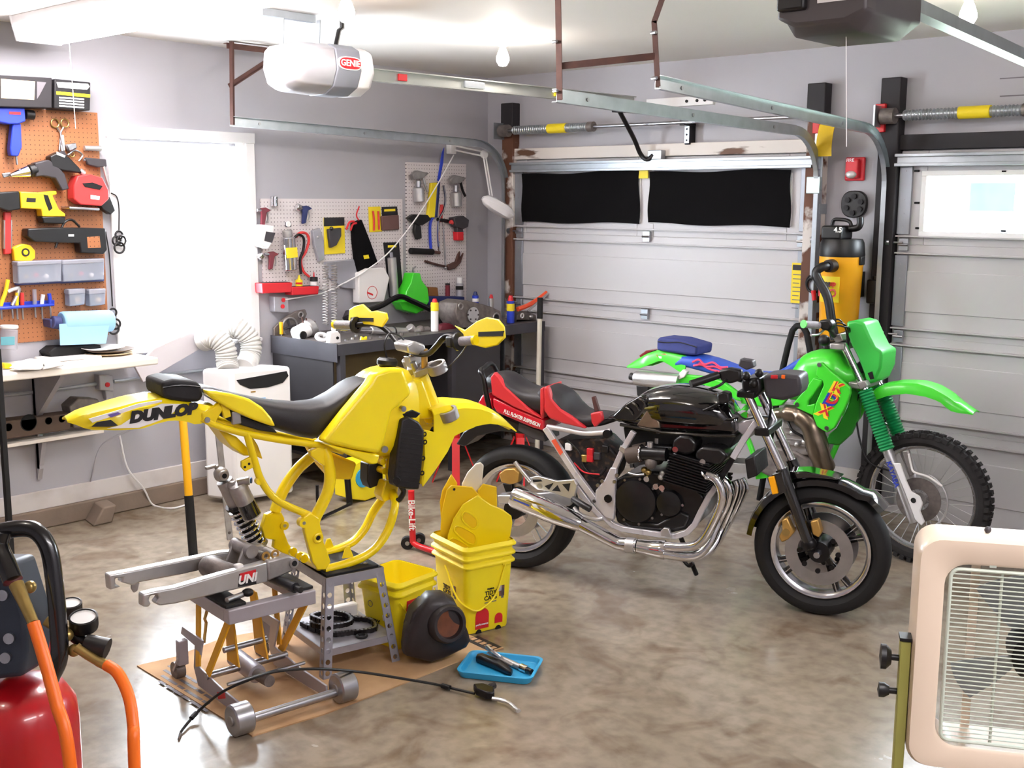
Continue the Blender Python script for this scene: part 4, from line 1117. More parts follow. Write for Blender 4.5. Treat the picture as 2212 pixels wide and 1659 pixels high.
MB().beam(al(.12) + V((0, -.02, 0)), r0 + V((0, .02, .0)), .03, .03).build('reservoir_bridge', 'cast', sk, bevel=.006)
# brake pedal style lever beside it
bl = MB().beam(F.uv(444, 1012, .02), F.uv(466, 1006, .02), .02, .012); bl.tube(spline(F.us([(466, 1006, .02), (470, 1015, .02), (472, 1030, .02)]), 4), .01, 8)
bl.build('lever_tab', 'cast', sk, bevel=.003)
# long grey strap / pole behind it: thin aluminium bar leaning from the fender
bp0, bp1 = PZ(492, 1160, .0), None
q0 = V((1.75, -3.35, .0))
bar = thing('aluminium_bar', 'long thin worn aluminium bar leaning behind shock absorber', 'metal bar', PZ(500, 1165, 0))
A = PZ(497, 1165, .0); B = PX(470, 925, A.x - .0)
MB().beam(A + V((0, 0, .002)), B, .035, .008, up=(1, 0, 0)).build('bar', 'cast', bar)
MB().cyl(A + V((.01, -.01, .04)), A + V((-.01, .01, .04)), .008, n=10).build('end_bolt', 'dirty_cast', bar)

# ================================================================== perforated stool
ST = Frame((2.66, -3.625, 0), math.radians(77))
F = ST
stl = thing('work_stool', 'grey perforated angle steel stool carrying the yellow bike', 'stool', frame=ST)
mat('stool_grey', (160, 160, 170), .38, .5, var=.06, scale=20)
zt = .395; hx, hy = .125, .155
MB().box(-hx, hx, -hy, hy, zt - .012, zt - .004).build('top_plate', 'rubber', stl, bevel=.002)
mat_ = MB().box(-hx + .01, hx - .01, -hy + .02, hy - .02, zt - .004, zt + .003).build('top_mat', 'black_matte', stl, bevel=.002)
for q in (-.08, 0.0, .08):
    MB().cyl((q, -.09, zt + .002), (q, -.09, zt + .005), .009, n=10).build('washer', 'steel', stl)
for s_ in (-1, 1):
    MB().box(-hx - .002, hx + .002, s_ * hy - .002, s_ * hy + .002, zt - .04, zt - .002).build('apron', 'stool_grey', stl)
    MB().box(s_ * hx - .002, s_ * hx + .002, -hy, hy, zt - .04, zt - .002).build('apron', 'stool_grey', stl)
def perf_leg(sx, sy):
    top = V((sx * hx, sy * hy, zt - .004)); bot = V((sx * (hx + .045), sy * (hy + .05), .006))
    d = (bot - top); n = 9; cell = d / n; dn = d.normalized()
    a1 = V((-sx, 0, 0)); a1 = (a1 - dn * a1.dot(dn)).normalized(); a2 = V((0, -sy, 0)); a2 = (a2 - dn * a2.dot(dn)).normalized()
    m = MB(); w_ = .036
    for i in range(n):
        c = top + cell * (i + .5)
        m.plate_hole(c + a1 * w_ / 2, a1 * w_ / 2, cell / 2, a2 * .003, .0105)
        m.plate_hole(c + a2 * w_ / 2, a2 * w_ / 2, cell / 2, a1 * .003, .0105)
    m.build('perforated_leg', 'stool_grey', stl, flat=True)
for sx in (-1, 1):
    for sy in (-1, 1): perf_leg(sx, sy)
sh = .115; k = (zt - sh) / zt
ex, ey = hx + .045 * k - .004, hy + .05 * k - .004
MB().box(-ex, ex, -ey, ey, sh - .004, sh).build('lower_shelf', 'silver_paint', stl)
for s_ in (-1, 1):
    MB().box(-ex, ex, s_ * ey - .002, s_ * ey + .002, sh - .028, sh).build('shelf_rail', 'stool_grey', stl)
    MB().box(s_ * ex - .002, s_ * ex + .002, -ey, ey, sh - .028, sh).build('shelf_rail', 'stool_grey', stl)
# drive chain in a heap on the lower shelf
Cz = sh
ch = thing('drive_chain', 'oily drive chain heaped on the lower stool shelf', 'chain', F.M @ V((0, 0, Cz)))
path = spline([F.M @ V(p) for p in ((-.12, .10, Cz + .012), (-.08, -.06, Cz + .012), (.0, -.10, Cz + .012), (.10, -.12, Cz + .012), (.13, -.02, Cz + .012), (.05, .05, Cz + .014), (-.04, .06, Cz + .030), (-.11, .02, Cz + .034), (-.07, -.05, Cz + .036), (.02, -.06, Cz + .036), (.05, .02, Cz + .036), (-.02, .05, Cz + .055), (-.10, .04, Cz + .058), (-.09, -.04, Cz + .06))], 7)
lk = MB()
for i, (a, b) in enumerate(zip(path[:-1], path[1:])):
    d = (b - a); w_ = .020 if i % 2 else .014
    lk.beam(a - d * .1, b + d * .1, w_, .017)
lk.build('links', 'oily_steel' if 'oily_steel' in MATS else mat('oily_steel', (38, 34, 34), .35, .7, var=.3, scale=40), ch, flat=True, kind='stuff')
rl_ = MB()
for a in path[::1]: rl_.cyl(a - V((0, 0, .009)), a + V((0, 0, .0095)), .006, n=7)
rl_.build('rollers', 'steel', ch, kind='stuff')
rt = thing('plastic_block', 'white plastic block behind chain on stool shelf', 'block', F.M @ V((.06, .1, Cz)))
bm2 = MB(F.M); bm2.box(.0, .13, .08, .12, Cz, Cz + .055).build('block', 'paper', rt, bevel=.006)
MB().torus(F.M @ V((.03, -.145, Cz + .006)), (0, 0, 1), .019, .006, 20, 8).build('rubber_ring', 'rubber', label='black rubber ring on the front of stool shelf', cat='ring')

# ================================================================== yellow litter buckets
def rr(w, d, r, z, n=5):
    """rounded rectangle ring"""
    out = []
    for cx, cy, a0 in ((w - r, d - r, 0), (-w + r, d - r, PI / 2), (-w + r, -d + r, PI), (w - r, -d + r, 3 * PI / 2)):
        for i in range(n + 1):
            a = a0 + PI / 2 * i / n; out.append(V((cx + r * math.cos(a), cy + r * math.sin(a), z)))
    return out
def bucket(name, label, O, ang, hb, fl, hgt, rims, dec):
    """tapered square tub: x = its front face normal"""
    FB = Frame(O, ang)
    b = thing(name, label, 'bucket', frame=FB, group='yellow litter buckets')
    q = lambda e, r, z: rr(hb[0] + e, hb[1] + e, r, z)
    rg = [q(-.004, .02, .003), q(0, .025, .012)] + [q(fl * i / 4, .03, hgt * i / 4) for i in range(1, 5)]
    rg += [q(fl - .004, .028, hgt), q(fl - .006, .028, hgt - .02), q(-.006, .02, .02), q(-.05, .01, .018)]
    MB().loft(rg).build('tub', 'bucket_yellow', b)
    for z in rims:
        s_ = fl * z / hgt
        MB().loft([q(s_, .03, z - .006), q(s_ + .012, .035, z - .008), q(s_ + .012, .035, z - .002), q(s_, .03, z + .012)], closed=False, cap=False).build('rim', 'bucket_yellow', b)
    return b, FB
O1 = PZ(1010, 1374); a_ = math.radians(76)
hbk = (.106, .128)
O1c = O1 + V((math.cos(a_), math.sin(a_), 0)) * hbk[0] + V((-math.sin(a_), math.cos(a_), 0)) * hbk[1]
b1, B1 = bucket('litter_bucket', 'tall nested yellow litter bucket holding loose plastic panels', (O1c.x, O1c.y, 0), a_, hbk, .02, .39, (.31, .345, .385), 1)
def decal(B, root, cx, cz, face, hb, fl, hgt, items):
    """print on a bucket face; face 'f' = local -y side, 'l' = local -x side"""
    for kind, dx, dz, *r in items:
        z = cz + dz; s_ = hb[1 if face == 'f' else 0] + fl * z / hgt + .0012
        R = V((1, 0, 0)) if face == 'f' else V((0, -1, 0)); n = V((0, -1, 0)) if face == 'f' else V((-1, 0, 0))
        up = (V((0, 0, 1)) + n * (fl / hgt)).normalized()
        P0 = n * s_ + R * (cx + dx) + V((0, 0, z))
        if kind == 't': text(r[0], r[1], P0, R, up, r[2] if len(r) > 2 else 'ink', root, bold=.0006)
        elif kind == 'r': MB().obox(P0, R * r[0], up * r[1], n * .0006).build('print_patch', r[2], root)
        elif kind == 'c': MB().lathe([(r[0] * .84, 0), (r[0], 0), (r[0], .0006), (r[0] * .84, .0006)], P0, n, 20, closed=True).build('print_ring', r[1], root)
        elif kind == 'd': MB().lathe([(0, .0006), (r[0], .0006), (r[0], 0)], P0, n, 20).build('print_disc', r[1], root)
mat('print_brown', (120, 84, 70), .6, var=.4, scale=80)
catpic = lambda x, z: [('r', x, z, .013, .024, 'print_brown'), ('r', x - .012, z + .012, .010, .012, 'paper'), ('r', x + .004, z - .012, .006, .022, 'ink_grey')]
decal(B1, b1, 0, 0, 'f', hbk, .02, .39, [('t', .005, .175, 'TIDY', .027), ('t', .005, .153, 'CATS', .027), ('t', .005, .194, 'PURINA', .010), ('r', .005, .134, .03, .002, 'ink_grey')] + catpic(.062, .175) + [('r', -.035, .05, .034, .03, 'label_red'), ('d', -.035, .08, .034, 'label_red'), ('t', -.035, .06, '24/7', .02, 'label_white'), ('t', -.035, .04, 'performance', .012, 'label_white'), ('d', .05, .055, .02, 'label_red'), ('r', .05, .042, .02, .012, 'label_red'), ('r', .05, .05, .012, .004, 'label_white')])
decal(B1, b1, 0, 0, 'l', hbk, .02, .39, [('t', -.03, .175, 'TIDY', .027), ('t', -.03, .153, 'CATS', .027)] + catpic(.035, .175))
# notches at the foot, wire handle
for x in (-.05, .05):
    MB().cyl((x, -hbk[1] - .002, .004), (x, -hbk[1] + .004, .004), .014, n=12).build('foot_notch', 'dark_slot', b1)
hp_ = [B1.i @ PZ(1068, 1215, .33), V((.03, -.15, .18)), V((-.03, -.155, .13)), V((-.09, -.155, .12)), V((-.128, -.08, .16)), V((-.13, .02, .28))]
hp_[0] = V((.08, -.148, .31))
MB().tube(spline(hp_, 6), .0045, 8).build('handle', 'bucket_yellow', b1)
MB().box(.06, .1, -.150, -.142, .29, .33).build('handle_lug', 'bucket_yellow', b1, bevel=.002)
mat('pink', (236, 120, 130), .5)
# second bucket
c2 = (2.715, -3.352, 0)
b2, B2 = bucket('litter_bucket', 'empty open yellow litter bucket between stool and black boot', c2, math.radians(94), (.095, .095), .025, .30, (.25, .29), 1)
decal(B2, b2, 0, 0, 'f', (.095, .095), .025, .30, [('r', -.03, .19, .032, .022, 'label_red'), ('r', -.03, .192, .024, .004, 'label_white'), ('r', -.03, .18, .022, .004, 'label_white'), ('t', .05, .205, 'TIDY CATS', .016), ('r', -.03, .09, .036, .07, 'label_white'), ('c', -.03, .12, .03, 'ink'), ('r', -.03, .12, .011, .02, 'ink'), ('d', -.03, .14, .009, 'ink'), ('r', -.03, .07, .024, .002, 'ink_grey'), ('r', -.03, .06, .024, .002, 'ink_grey'), ('r', -.03, .05, .022, .002, 'ink_grey'), ('c', .045, .13, .014, 'ink_grey'), ('c', .045, .09, .014, 'ink_grey'), ('r', .045, .11, .024, .045, 'label_yellow')])
decal(B2, b2, 0, 0, 'l', (.095, .095), .025, .30, [('t', -.03, .105, 'TIDY', .027), ('t', -.03, .083, 'CATS', .027)] + catpic(.04, .12) + [('c', -.05, .18, .014, 'ink_grey')])
MB().tube(spline([(.10, -.122, .23), (.06, -.125, .16), (.0, -.127, .135), (-.06, -.125, .15), (-.11, -.12, .22)], 5), .0035, 6).build('handle', 'bucket_yellow', b2)

# ---- panels standing in the tall bucket
pw = [V((math.cos(a_), math.sin(a_), 0)), V((-math.sin(a_), math.cos(a_), 0))]
BP = Frame((O1c.x, O1c.y, 0), math.radians(46))
def panel(name, px, off, th, m, label, lo=(0, 0, 0)):
    """flat plastic panel standing in the bucket, its plane parallel to the bucket's front"""
    pts = BP.us(px, off); b = thing(name, label, 'plastic panel', BP.M @ V((0, off, .05)))
    mb_ = MB(BP.M); mb_.prism(pts, (0, th, 0)); o = mb_.build('plate', m, b, bevel=.004)
    return b, o
pa, po = panel('number_plate', [(978, 1300), (950, 1185), (953, 1110), (965, 1058), (975, 1048), (1020, 1052), (1040, 1075), (1045, 1190), (1040, 1300)], .03, .008, 'yellow_worn', 'dirty yellow number plate with screw hole standing in bucket')
c = BP.M @ BP.uv(981, 1057, .029); MB().cyl(c, c + pw[1] * -.002, .006, n=10).build('screw_hole', 'dark_slot', pa)
pa, po = panel('side_panel', [(990, 1320), (966, 1170), (968, 1155), (980, 1120), (1000, 1090), (1032, 1070), (1060, 1090), (1085, 1100), (1105, 1115), (1107, 1130), (1100, 1172), (1075, 1320)], -.02, .01, 'yellow', 'large yellow side panel with moulded pockets in bucket')
for pxs in ([(998, 1122), (1005, 1105), (1027, 1118), (1031, 1135), (1020, 1142)], [(982, 1148), (990, 1136), (1020, 1150), (1028, 1160), (1025, 1175), (1010, 1172)], [(968, 1178), (978, 1162), (1000, 1172), (1012, 1184), (980, 1185)]):
    mb_ = MB(BP.M); mb_.prism(BP.us(pxs, -.022), (0, .004, 0)); mb_.build('pocket', 'yellow_worn', pa, bevel=.002)
    mb_ = MB(BP.M); P_r = spline(BP.us(pxs, -.023), 3, closed=True); mb_.tube(P_r, .004, 6, closed=True); mb_.build('pocket_rim', 'yellow', pa)
panel('side_panel', [(1030, 1300), (1032, 1060), (1043, 1045), (1073, 1052), (1074, 1090), (1070, 1300)], .05, .009, 'yellow_worn', 'narrow yellow panel at the back right of bucket')
panel('side_panel', [(985, 1290), (956, 1170), (950, 1085), (955, 1060), (975, 1024), (988, 1044), (978, 1100), (990, 1290)], .06, .009, 'yellow_worn', 'pointed yellow panel at the back left of bucket')
panel('fork_guard', [(990, 1300), (998, 1046), (1010, 1022), (1028, 1003), (1038, 1000), (1045, 1006), (1040, 1060), (1035, 1300)], .07, .02, 'cream' if 'cream' in MATS else mat('cream', (226, 220, 204), .5, var=.03), 'cream white curved fork guard standing tallest in bucket')

# ================================================================== black airbox boot
mat('boot_rubber', (40, 34, 36), .45, var=.25, scale=12, bump=.15)
AB = Frame(PZ(950, 1425), math.radians(60)); F = AB
ab = thing('airbox_boot', 'black rubber airbox boot with round opening on cardboard', 'rubber boot', frame=AB)
cF = F.uv(970, 1348, -.07)
base = [(876, 1420), (875, 1405), (880, 1368), (900, 1330), (920, 1300), (930, 1290), (962, 1288), (985, 1300), (1000, 1330), (1015, 1368), (1019, 1385), (1010, 1400), (960, 1425), (930, 1434)]
P_f = F.us(base, -.06); cen = sum(P_f, V()) / len(P_f)
m = MB(); rg = []
for y, s_ in ((-.075, .80), (-.06, .95), (-.02, 1.0), (.03, .98), (.07, .85), (.09, .55)):
    rg.append([V((cen.x + (p.x - cen.x) * s_, y, max(.006, cen.z + (p.z - cen.z) * s_ - (.0 if s_ > .9 else (1 - s_) * .03)))) for p in P_f])
m.loft(rg).build('body', 'boot_rubber', ab, ang=60)
op = F.uv(968, 1348, -.085)
nrm = V((.25, -1, .18)).normalized()
MB().lathe([(.052, -.03), (.078, -.03), (.078, .006), (.07, .018), (.058, .018), (.052, .004)], op, nrm, 30, closed=True).build('opening_lip', 'boot_rubber', ab)
mat('amber_inside', (110, 60, 34), .35, var=.4, scale=20)
MB().lathe([(.0, -.004), (.03, -.003), (.053, .0), (.053, .006)], op, nrm, 26).build('inner_wall', 'amber_inside', ab)
nk = F.uv(945, 1292, -.02)
MB().cyl(nk + V((0, 0, -.05)), nk + V((.0, 0, .012)), .04, .034, n=18).build('neck', 'boot_rubber', ab)
slab(F, [(880, 1368), (893, 1325), (918, 1300), (925, 1330), (900, 1370)], -.04, .06).build('side_flange', 'boot_rubber', ab, bevel=.012, seg=3)

# ================================================================== blue tray with pegs
mat('tray_blue', (50, 160, 210), .4, var=.03)
ctr = (PZ(990, 1447) + PZ(1172, 1452)) / 2
TF = Frame((ctr.x, ctr.y, 0), math.radians(28)); F = TF
tr = thing('parts_tray', 'shallow sky blue plastic tray on concrete floor', 'tray', frame=TF)
hw_, hd_ = .155, .115
rg = [rr(hw_ * .9, hd_ * .9, .03, .003), rr(hw_, hd_, .035, .028), rr(hw_ + .008, hd_ + .008, .04, .03), rr(hw_ + .008, hd_ + .008, .04, .024), rr(hw_ + .006, hd_ + .006, .04, .032), rr(hw_ - .008, hd_ - .008, .035, .03), rr(hw_ * .9 - .006, hd_ * .9 - .006, .03, .009), rr(.05, .05, .02, .009)]
MB().loft([rr(hw_ * .92, hd_ * .92, .03, .002), rr(hw_, hd_, .035, .03), rr(hw_ - .012, hd_ - .012, .03, .03), rr(hw_ * .92 - .01, hd_ * .92 - .01, .03, .009)]).build('dish', 'tray_blue', tr, bevel=.002)
fp = thing('foot_peg', 'black rubber foot peg with bright bracket lying in blue tray', 'foot peg', F.M @ V((-.04, 0, .012)))
mb_ = MB(F.M); mb_.body([(-.11, .01, .038, .02, .05), (-.09, .01, .046, .026, .04), (.0, .01, .046, .026, -.01), (.04, .01, .04, .022, -.04), (.06, .012, .032, .014, -.05)], 14); mb_.build('rubber_pad', 'black_plastic', fp)
mb_ = MB(F.M); mb_.tube(spline([(.0, .05, .02), (-.01, .02, .05), (-.04, .02, .07), (-.07, .05, .075)], 4), .009, 8); mb_.build('bracket', 'steel', fp)
mb_ = MB(F.M); mb_.beam((-.06, .03, .06), (.05, .0, .03), .018, .006); mb_.build('spring_strap', 'cast', fp)
sp2 = thing('shift_shaft', 'grey metal shaft with chrome tip in blue tray', 'metal part', F.M @ V((.05, .04, .012)))
mb_ = MB(F.M); mb_.cyl((-.02, .075, .022), (.09, .0, .022), .012, n=12); mb_.build('shaft', 'cast', sp2)
mb_ = MB(F.M); mb_.cyl((.085, .003, .024), (.115, -.016, .024), .016, n=14); mb_.build('chrome_end', 'chrome', sp2)
mb_ = MB(F.M); mb_.cyl((.115, -.016, .024), (.135, -.03, .024), .011, n=10); mb_.build('black_end', 'black_plastic', sp2)

# ================================================================== clutch cable with lever
cl = thing('clutch_cable', 'long black clutch cable looping over the lift to its lever', 'cable', PZ(1000, 1490))
pth = [PZ(388, 1590, .004), PZ(395, 1575, .01), PZ(430, 1535, .03), PZ(480, 1495, .13), PZ(540, 1468, .19), PZ(600, 1450, .2), PZ(690, 1445, .17), PZ(780, 1452, .10), PZ(870, 1466, .05), PZ(950, 1480, .015), PZ(985, 1489, .015), PZ(1025, 1498, .02)]
MB().tube(spline(pth, 7), .0052, 8).build('sheath', 'black_plastic', cl)
MB().cyl(PZ(413, 1552, .018), PZ(424, 1540, .026), .009, n=10).build('adjuster', 'black_metal', cl)
MB().cyl(PZ(955, 1481, .016), PZ(972, 1486, .016), .010, n=10).build('boot', 'black_plastic', cl)
MB().cyl(PZ(386, 1597, .004), PZ(390, 1584, .006), .005, n=8).build('nipple', 'steel', cl)
a, b = PZ(1022, 1497, .02), PZ(1068, 1508, .02)
pr_ = MB(); pr_.prism([PZ(*z, .012) for z in ((1022, 1492), (1045, 1490), (1068, 1500), (1068, 1512), (1050, 1512), (1028, 1503))], (0, 0, .03)); pr_.build('perch', 'black_metal', cl, bevel=.006)
MB().tube([PZ(1052, 1495, .02), PZ(1060, 1483, .03), PZ(1068, 1480, .03)], .013, 10).build('perch_clamp', 'black_plastic', cl)
MB().tube(spline([PZ(1064, 1508, .02), PZ(1080, 1511, .02), PZ(1100, 1518, .02), PZ(1114, 1530, .02), PZ(1120, 1536, .02)], 5), [.010] * 8 + [.007] * 8 + [.006] * 3 + [.010] * 2, 10, flat=.7).build('lever', 'alloy', cl)
# ================================================================== wheels
def tyre(parent, c, R, w, rr_, m='rubber', p=2.4):
    prof = []
    rc, rh = (R + rr_) / 2, (R - rr_) / 2
    for i in range(18):
        a = 2 * PI * i / 18; ca, sa = math.cos(a), math.sin(a)
        prof.append((rc + rh * math.copysign(abs(ca) ** (2 / p), ca), w / 2 * math.copysign(abs(sa) ** (2 / p), sa) * (1 if ca > -.3 else .85)))
    return MB().lathe(prof, c, (0, 1, 0), 48, closed=True).build('tyre', m, parent)
def rim(parent, c, R, w, m, d=.022):
    pr = [(R, -w / 2), (R - .006, -w / 2), (R - d, -w / 2 + .012), (R - d - .004, 0), (R - d, w / 2 - .012), (R - .006, w / 2), (R, w / 2), (R - .012, w / 2 - .02), (R - .012, -w / 2 + .02)]
    return MB().lathe(pr, c, (0, 1, 0), 48, closed=True).build('rim', m, parent)
def disc(parent, c, R0, R1, y, m='steel', name='brake_disc', slots=8):
    o = MB().lathe([(R0, y - .0025), (R1, y - .0025), (R1, y + .0025), (R0, y + .0025)], c, (0, 1, 0), 40, closed=True).build(name, m, parent)
    return o

# ================================================================== black naked motorcycle
BF = Frame((2.428, -2.262, 0), math.atan2(.432, 1.443))
F = BF
bk = thing('street_motorcycle', 'black naked motorcycle with red seat and chrome exhaust', 'motorcycle', frame=BF)
U = lambda *p: F.uv(*p)
def tb(pts, r, m, name, n=10, parent=bk, seg=5, **k): return MB().tube(spline(F.us(pts), seg), r, n).build(name, m, parent, **k)
mat('rim_bright', (214, 214, 218), .2, .95, var=.03)
mat('silver_frame', (206, 202, 206), .35, .4, var=.04)
mat('engine_black', (22, 21, 23), .32, .2, var=.2, scale=20, coat=.15)
mat('grey_plastic', (60, 57, 62), .45, var=.06)
WB_ = math.hypot(.432, 1.443)
# rear wheel
cr = V((0, 0, .315)); cf = V((WB_, 0, .303))
rw = thing('rear_wheel', None, None); rw.parent = bk; 
tyre(rw, cr, .315, .145, .222); rim(rw, cr, .226, .10, 'rim_bright')
for i in range(5):
    for da in (-.13, .13):
        a = 2 * PI * i / 5 + .4
        MB().beam(cr + V((math.cos(a) * .05, 0, math.sin(a) * .05)), cr + V((math.cos(a + da) * .21, 0, math.sin(a + da) * .21)), .03, .014, up=(0, 1, 0)).build('spoke', 'rim_bright', rw, bevel=.003)
MB().cyl(cr + V((0, -.08, 0)), cr + V((0, .08, 0)), .05, n=20).build('hub', 'black_metal', rw)
disc(rw, cr, .085, .14, -.075)
# front wheel
fw = thing('front_wheel', None, None); fw.parent = bk
tyre(fw, cf, .303, .125, .216); rim(fw, cf, .221, .09, 'rim_bright')
for i in range(4):
    for da in (-.15, .15):
        a = 2 * PI * i / 4 + .55
        o = MB().beam(cf + V((math.cos(a) * .05, 0, math.sin(a) * .05)), cf + V((math.cos(a + da) * .205, 0, math.sin(a + da) * .205)), .03, .016, up=(0, 1, 0)).build('spoke', 'black_gloss', fw, bevel=.003)
        MB().beam(cf + V((math.cos(a + da * .5) * .12, -.016, math.sin(a + da * .5) * .12)), cf + V((math.cos(a + da) * .205, -.016, math.sin(a + da) * .205)), .004, .012, up=(0, 1, 0)).build('spoke_face', 'rim_bright', fw)
MB().cyl(cf + V((0, -.07, 0)), cf + V((0, .07, 0)), .048, n=20).build('hub', 'black_metal', fw)
for y in (-.068, .068):
    d_ = disc(fw, cf, .095, .15, y)
    for i in range(8):
        a = 2 * PI * i / 8; MB().cyl(cf + V((math.cos(a) * .085, y - .006, math.sin(a) * .085)), cf + V((math.cos(a) * .085, y + .004, math.sin(a) * .085)), .012, n=10).build('disc_button', 'black_metal', fw)
MB().cyl(cf + V((0, -.12, 0)), cf + V((0, .12, 0)), .014, n=12).build('axle', 'steel', fw)
# forks
fn0, fn1, fn2 = U(1612, 846, -.1), U(1692, 1021, -.1), U(1748, 1176, -.1)
dirn = (fn0 - fn2).normalized()
for sg in (-1, 1):
    A, B, C_ = [V((q.x, sg * .1, q.z)) for q in (fn0, fn1, fn2)]
    MB().cyl(A, B, .0195, n=18).build('fork_tube', 'chrome', bk)
    sl = MB().cyl(B + dirn * .02, C_ - dirn * .02, .028, .026, n=18).build('fork_slider', 'black_gloss', bk)
    MB().sphere(C_, .036, 1, .8, 1).build('axle_boss', 'black_metal', sl)
k_ = U(1650, 931, -.1)
MB().box(k_.x - .035, k_.x + .03, -.135, .135, k_.z - .018, k_.z + .018).build('lower_yoke', 'black_metal', bk, bevel=.006)
k2 = U(1618, 858, -.1)
MB().box(k2.x - .05, k2.x + .03, -.13, .13, k2.z - .0, k2.z + .028).build('top_yoke', 'black_metal', bk, bevel=.006)
slab(F, [(1659, 1031), (1672, 1029), (1681, 1066), (1668, 1069)], -.145, -.132).build('orange_reflector', mat('reflector', (250, 170, 10), .3, var=.03), bk, bevel=.003)
slab(F, [(1665, 1025), (1690, 1018), (1700, 1062), (1680, 1072)], -.132, -.1).build('fork_cover', 'black_gloss', bk, bevel=.006)
# calipers
for pxs in ([(1688, 1125), (1700, 1118), (1708, 1135), (1716, 1150), (1702, 1166), (1688, 1172), (1682, 1160), (1690, 1145)], [(1750, 1127), (1767, 1122), (1775, 1150), (1768, 1162), (1755, 1155)]):
    cpr = slab(F, pxs, -.115, -.07).build('brake_caliper', 'gold', bk, bevel=.006)
p = U(1698, 1150, -.116); MB().cyl(p, p + V((0, -.006, 0)), .017, n=14).build('caliper_piston', 'brass', cpr)
# front mudguard
fg = MB(); rings = []
for i in range(21):
    a = math.radians(40 + (173 - 40) * i / 20); R_ = .335 + (.02 if i < 3 else 0)
    rings.append([cf + V((math.cos(a) * (R_ + dr), y, math.sin(a) * (R_ + dr))) for y, dr in ((-.078, -.03), (-.07, -.006), (-.035, .004), (0, .008), (.035, .004), (.07, -.006), (.078, -.03), (.073, -.03), (.066, -.010), (.03, 0), (0, .003), (-.03, 0), (-.066, -.010), (-.073, -.03))])
fg.loft(rings).build('front_mudguard', 'black_gloss', bk)
slab(F, [(1693, 1020), (1740, 1019), (1795, 1030), (1815, 1036), (1800, 1038), (1750, 1034), (1700, 1037)], -.06, .06).build('mudguard_brace', 'black_gloss', bk, bevel=.006)
# tank
body_px(F, [(1320, 896, 0), (1345, 880, 0), (1375, 860, 0), (1403, 840, 0), (1430, 832, 0), (1468, 829, 0), (1510, 834, 0), (1548, 843, 0), (1574, 858, 0), (1588, 890, 0)], [(1320, 912, -.1), (1372, 924, -.13), (1430, 933, -.14), (1537, 939, -.14), (1588, 939, -.12)], [(0, .09), (.2, .115), (.45, .15), (.75, .155), (.93, .13), (1, .09)], n=22, p=2.7, ob=-.14).build('tank', 'black_gloss', bk)
MB().tube(F.us([(1340, 917, -.135), (1430, 934, -.15), (1537, 941, -.15), (1588, 941, -.13)]), .008, 8).build('tank_seam', 'black_gloss', bk)
sp_ = slab(F, [(1318, 903), (1350, 873), (1385, 852), (1400, 860), (1392, 890), (1372, 912), (1335, 912)], -.135, -.1).build('side_cover', 'black_gloss', bk, bevel=.012, seg=3)
for i in range(3):
    MB().tube(spline(F.us([(1352 + i * 14, 880 - i * 10, -.137), (1362 + i * 14, 886 - i * 10, -.139), (1368 + i * 14, 896 - i * 9, -.137)]), 4), .006, 8).build('grip_rib', 'black_gloss', sp_)
slab(F, [(1374, 920), (1392, 893), (1400, 880), (1412, 893), (1424, 912), (1426, 926), (1400, 926)], -.137, -.12).build('tank_reflection', 'tank_sheen' if 'tank_sheen' in MATS else mat('tank_sheen', (150, 136, 118), .3, .9, var=.1, scale=30), bk, bevel=.006)  # bright reflection on the tank side, shaped as a pale metal patch
slab(F, [(1335, 900), (1420, 905), (1586, 905), (1588, 938), (1430, 931), (1345, 916)], -.13, .13).build('tank_base', 'black_gloss', bk, bevel=.02, seg=3)
slab(F, [(1345, 922), (1430, 934), (1590, 942), (1575, 972), (1450, 965), (1352, 968)], -.07, .1).build('airbox', 'black_matte', bk, bevel=.01)
# seat
st_ = body_px(F, [(1174, 838, 0), (1180, 833, 0), (1190, 829, 0), (1205, 831, 0), (1226, 845, 0), (1240, 866, 0), (1255, 881, 0), (1270, 888, 0), (1301, 889, 0), (1322, 892, 0)], [(1174, 888), (1186, 903), (1214, 914), (1263, 929), (1290, 926), (1322, 915)], [(0, .10), (.3, .135), (.7, .11), (1, .08)], n=18, p=2.8, ob=-.12).build('front_seat', 'vinyl', bk)
slab(F, [(1174, 838), (1180, 833), (1185, 842), (1190, 862), (1210, 884), (1240, 905), (1265, 927), (1214, 915), (1186, 904), (1175, 888)], -.14, -.1).build('seat_red_side', 'red_vinyl', st_, bevel=.014, seg=3)
slab(F, [(1275, 893), (1298, 889), (1302, 908), (1284, 924), (1277, 912)], -.125, -.095).build('seat_red_block', 'red_vinyl', st_, bevel=.006)
s2 = body_px(F, [(1060, 812, 0), (1070, 803, 0), (1092, 801, 0), (1112, 812, 0), (1132, 827, 0), (1152, 835, 0), (1172, 836, 0)], [(1060, 848), (1090, 868), (1130, 890), (1172, 905)], [(0, .08), (.3, .12), (1, .115)], n=14, p=2.8, ob=-.11).build('rear_seat', 'vinyl', bk)
slab(F, [(1059, 815), (1067, 804), (1078, 815), (1090, 835), (1120, 862), (1150, 890), (1172, 906), (1110, 880), (1062, 853)], -.125, -.09).build('seat_red_side', 'red_vinyl', s2, bevel=.012, seg=3)
slab(F, [(1166, 840), (1174, 836), (1176, 880), (1172, 905), (1166, 895)], -.125, .1).build('seat_red_band', 'red_vinyl', s2, bevel=.006)
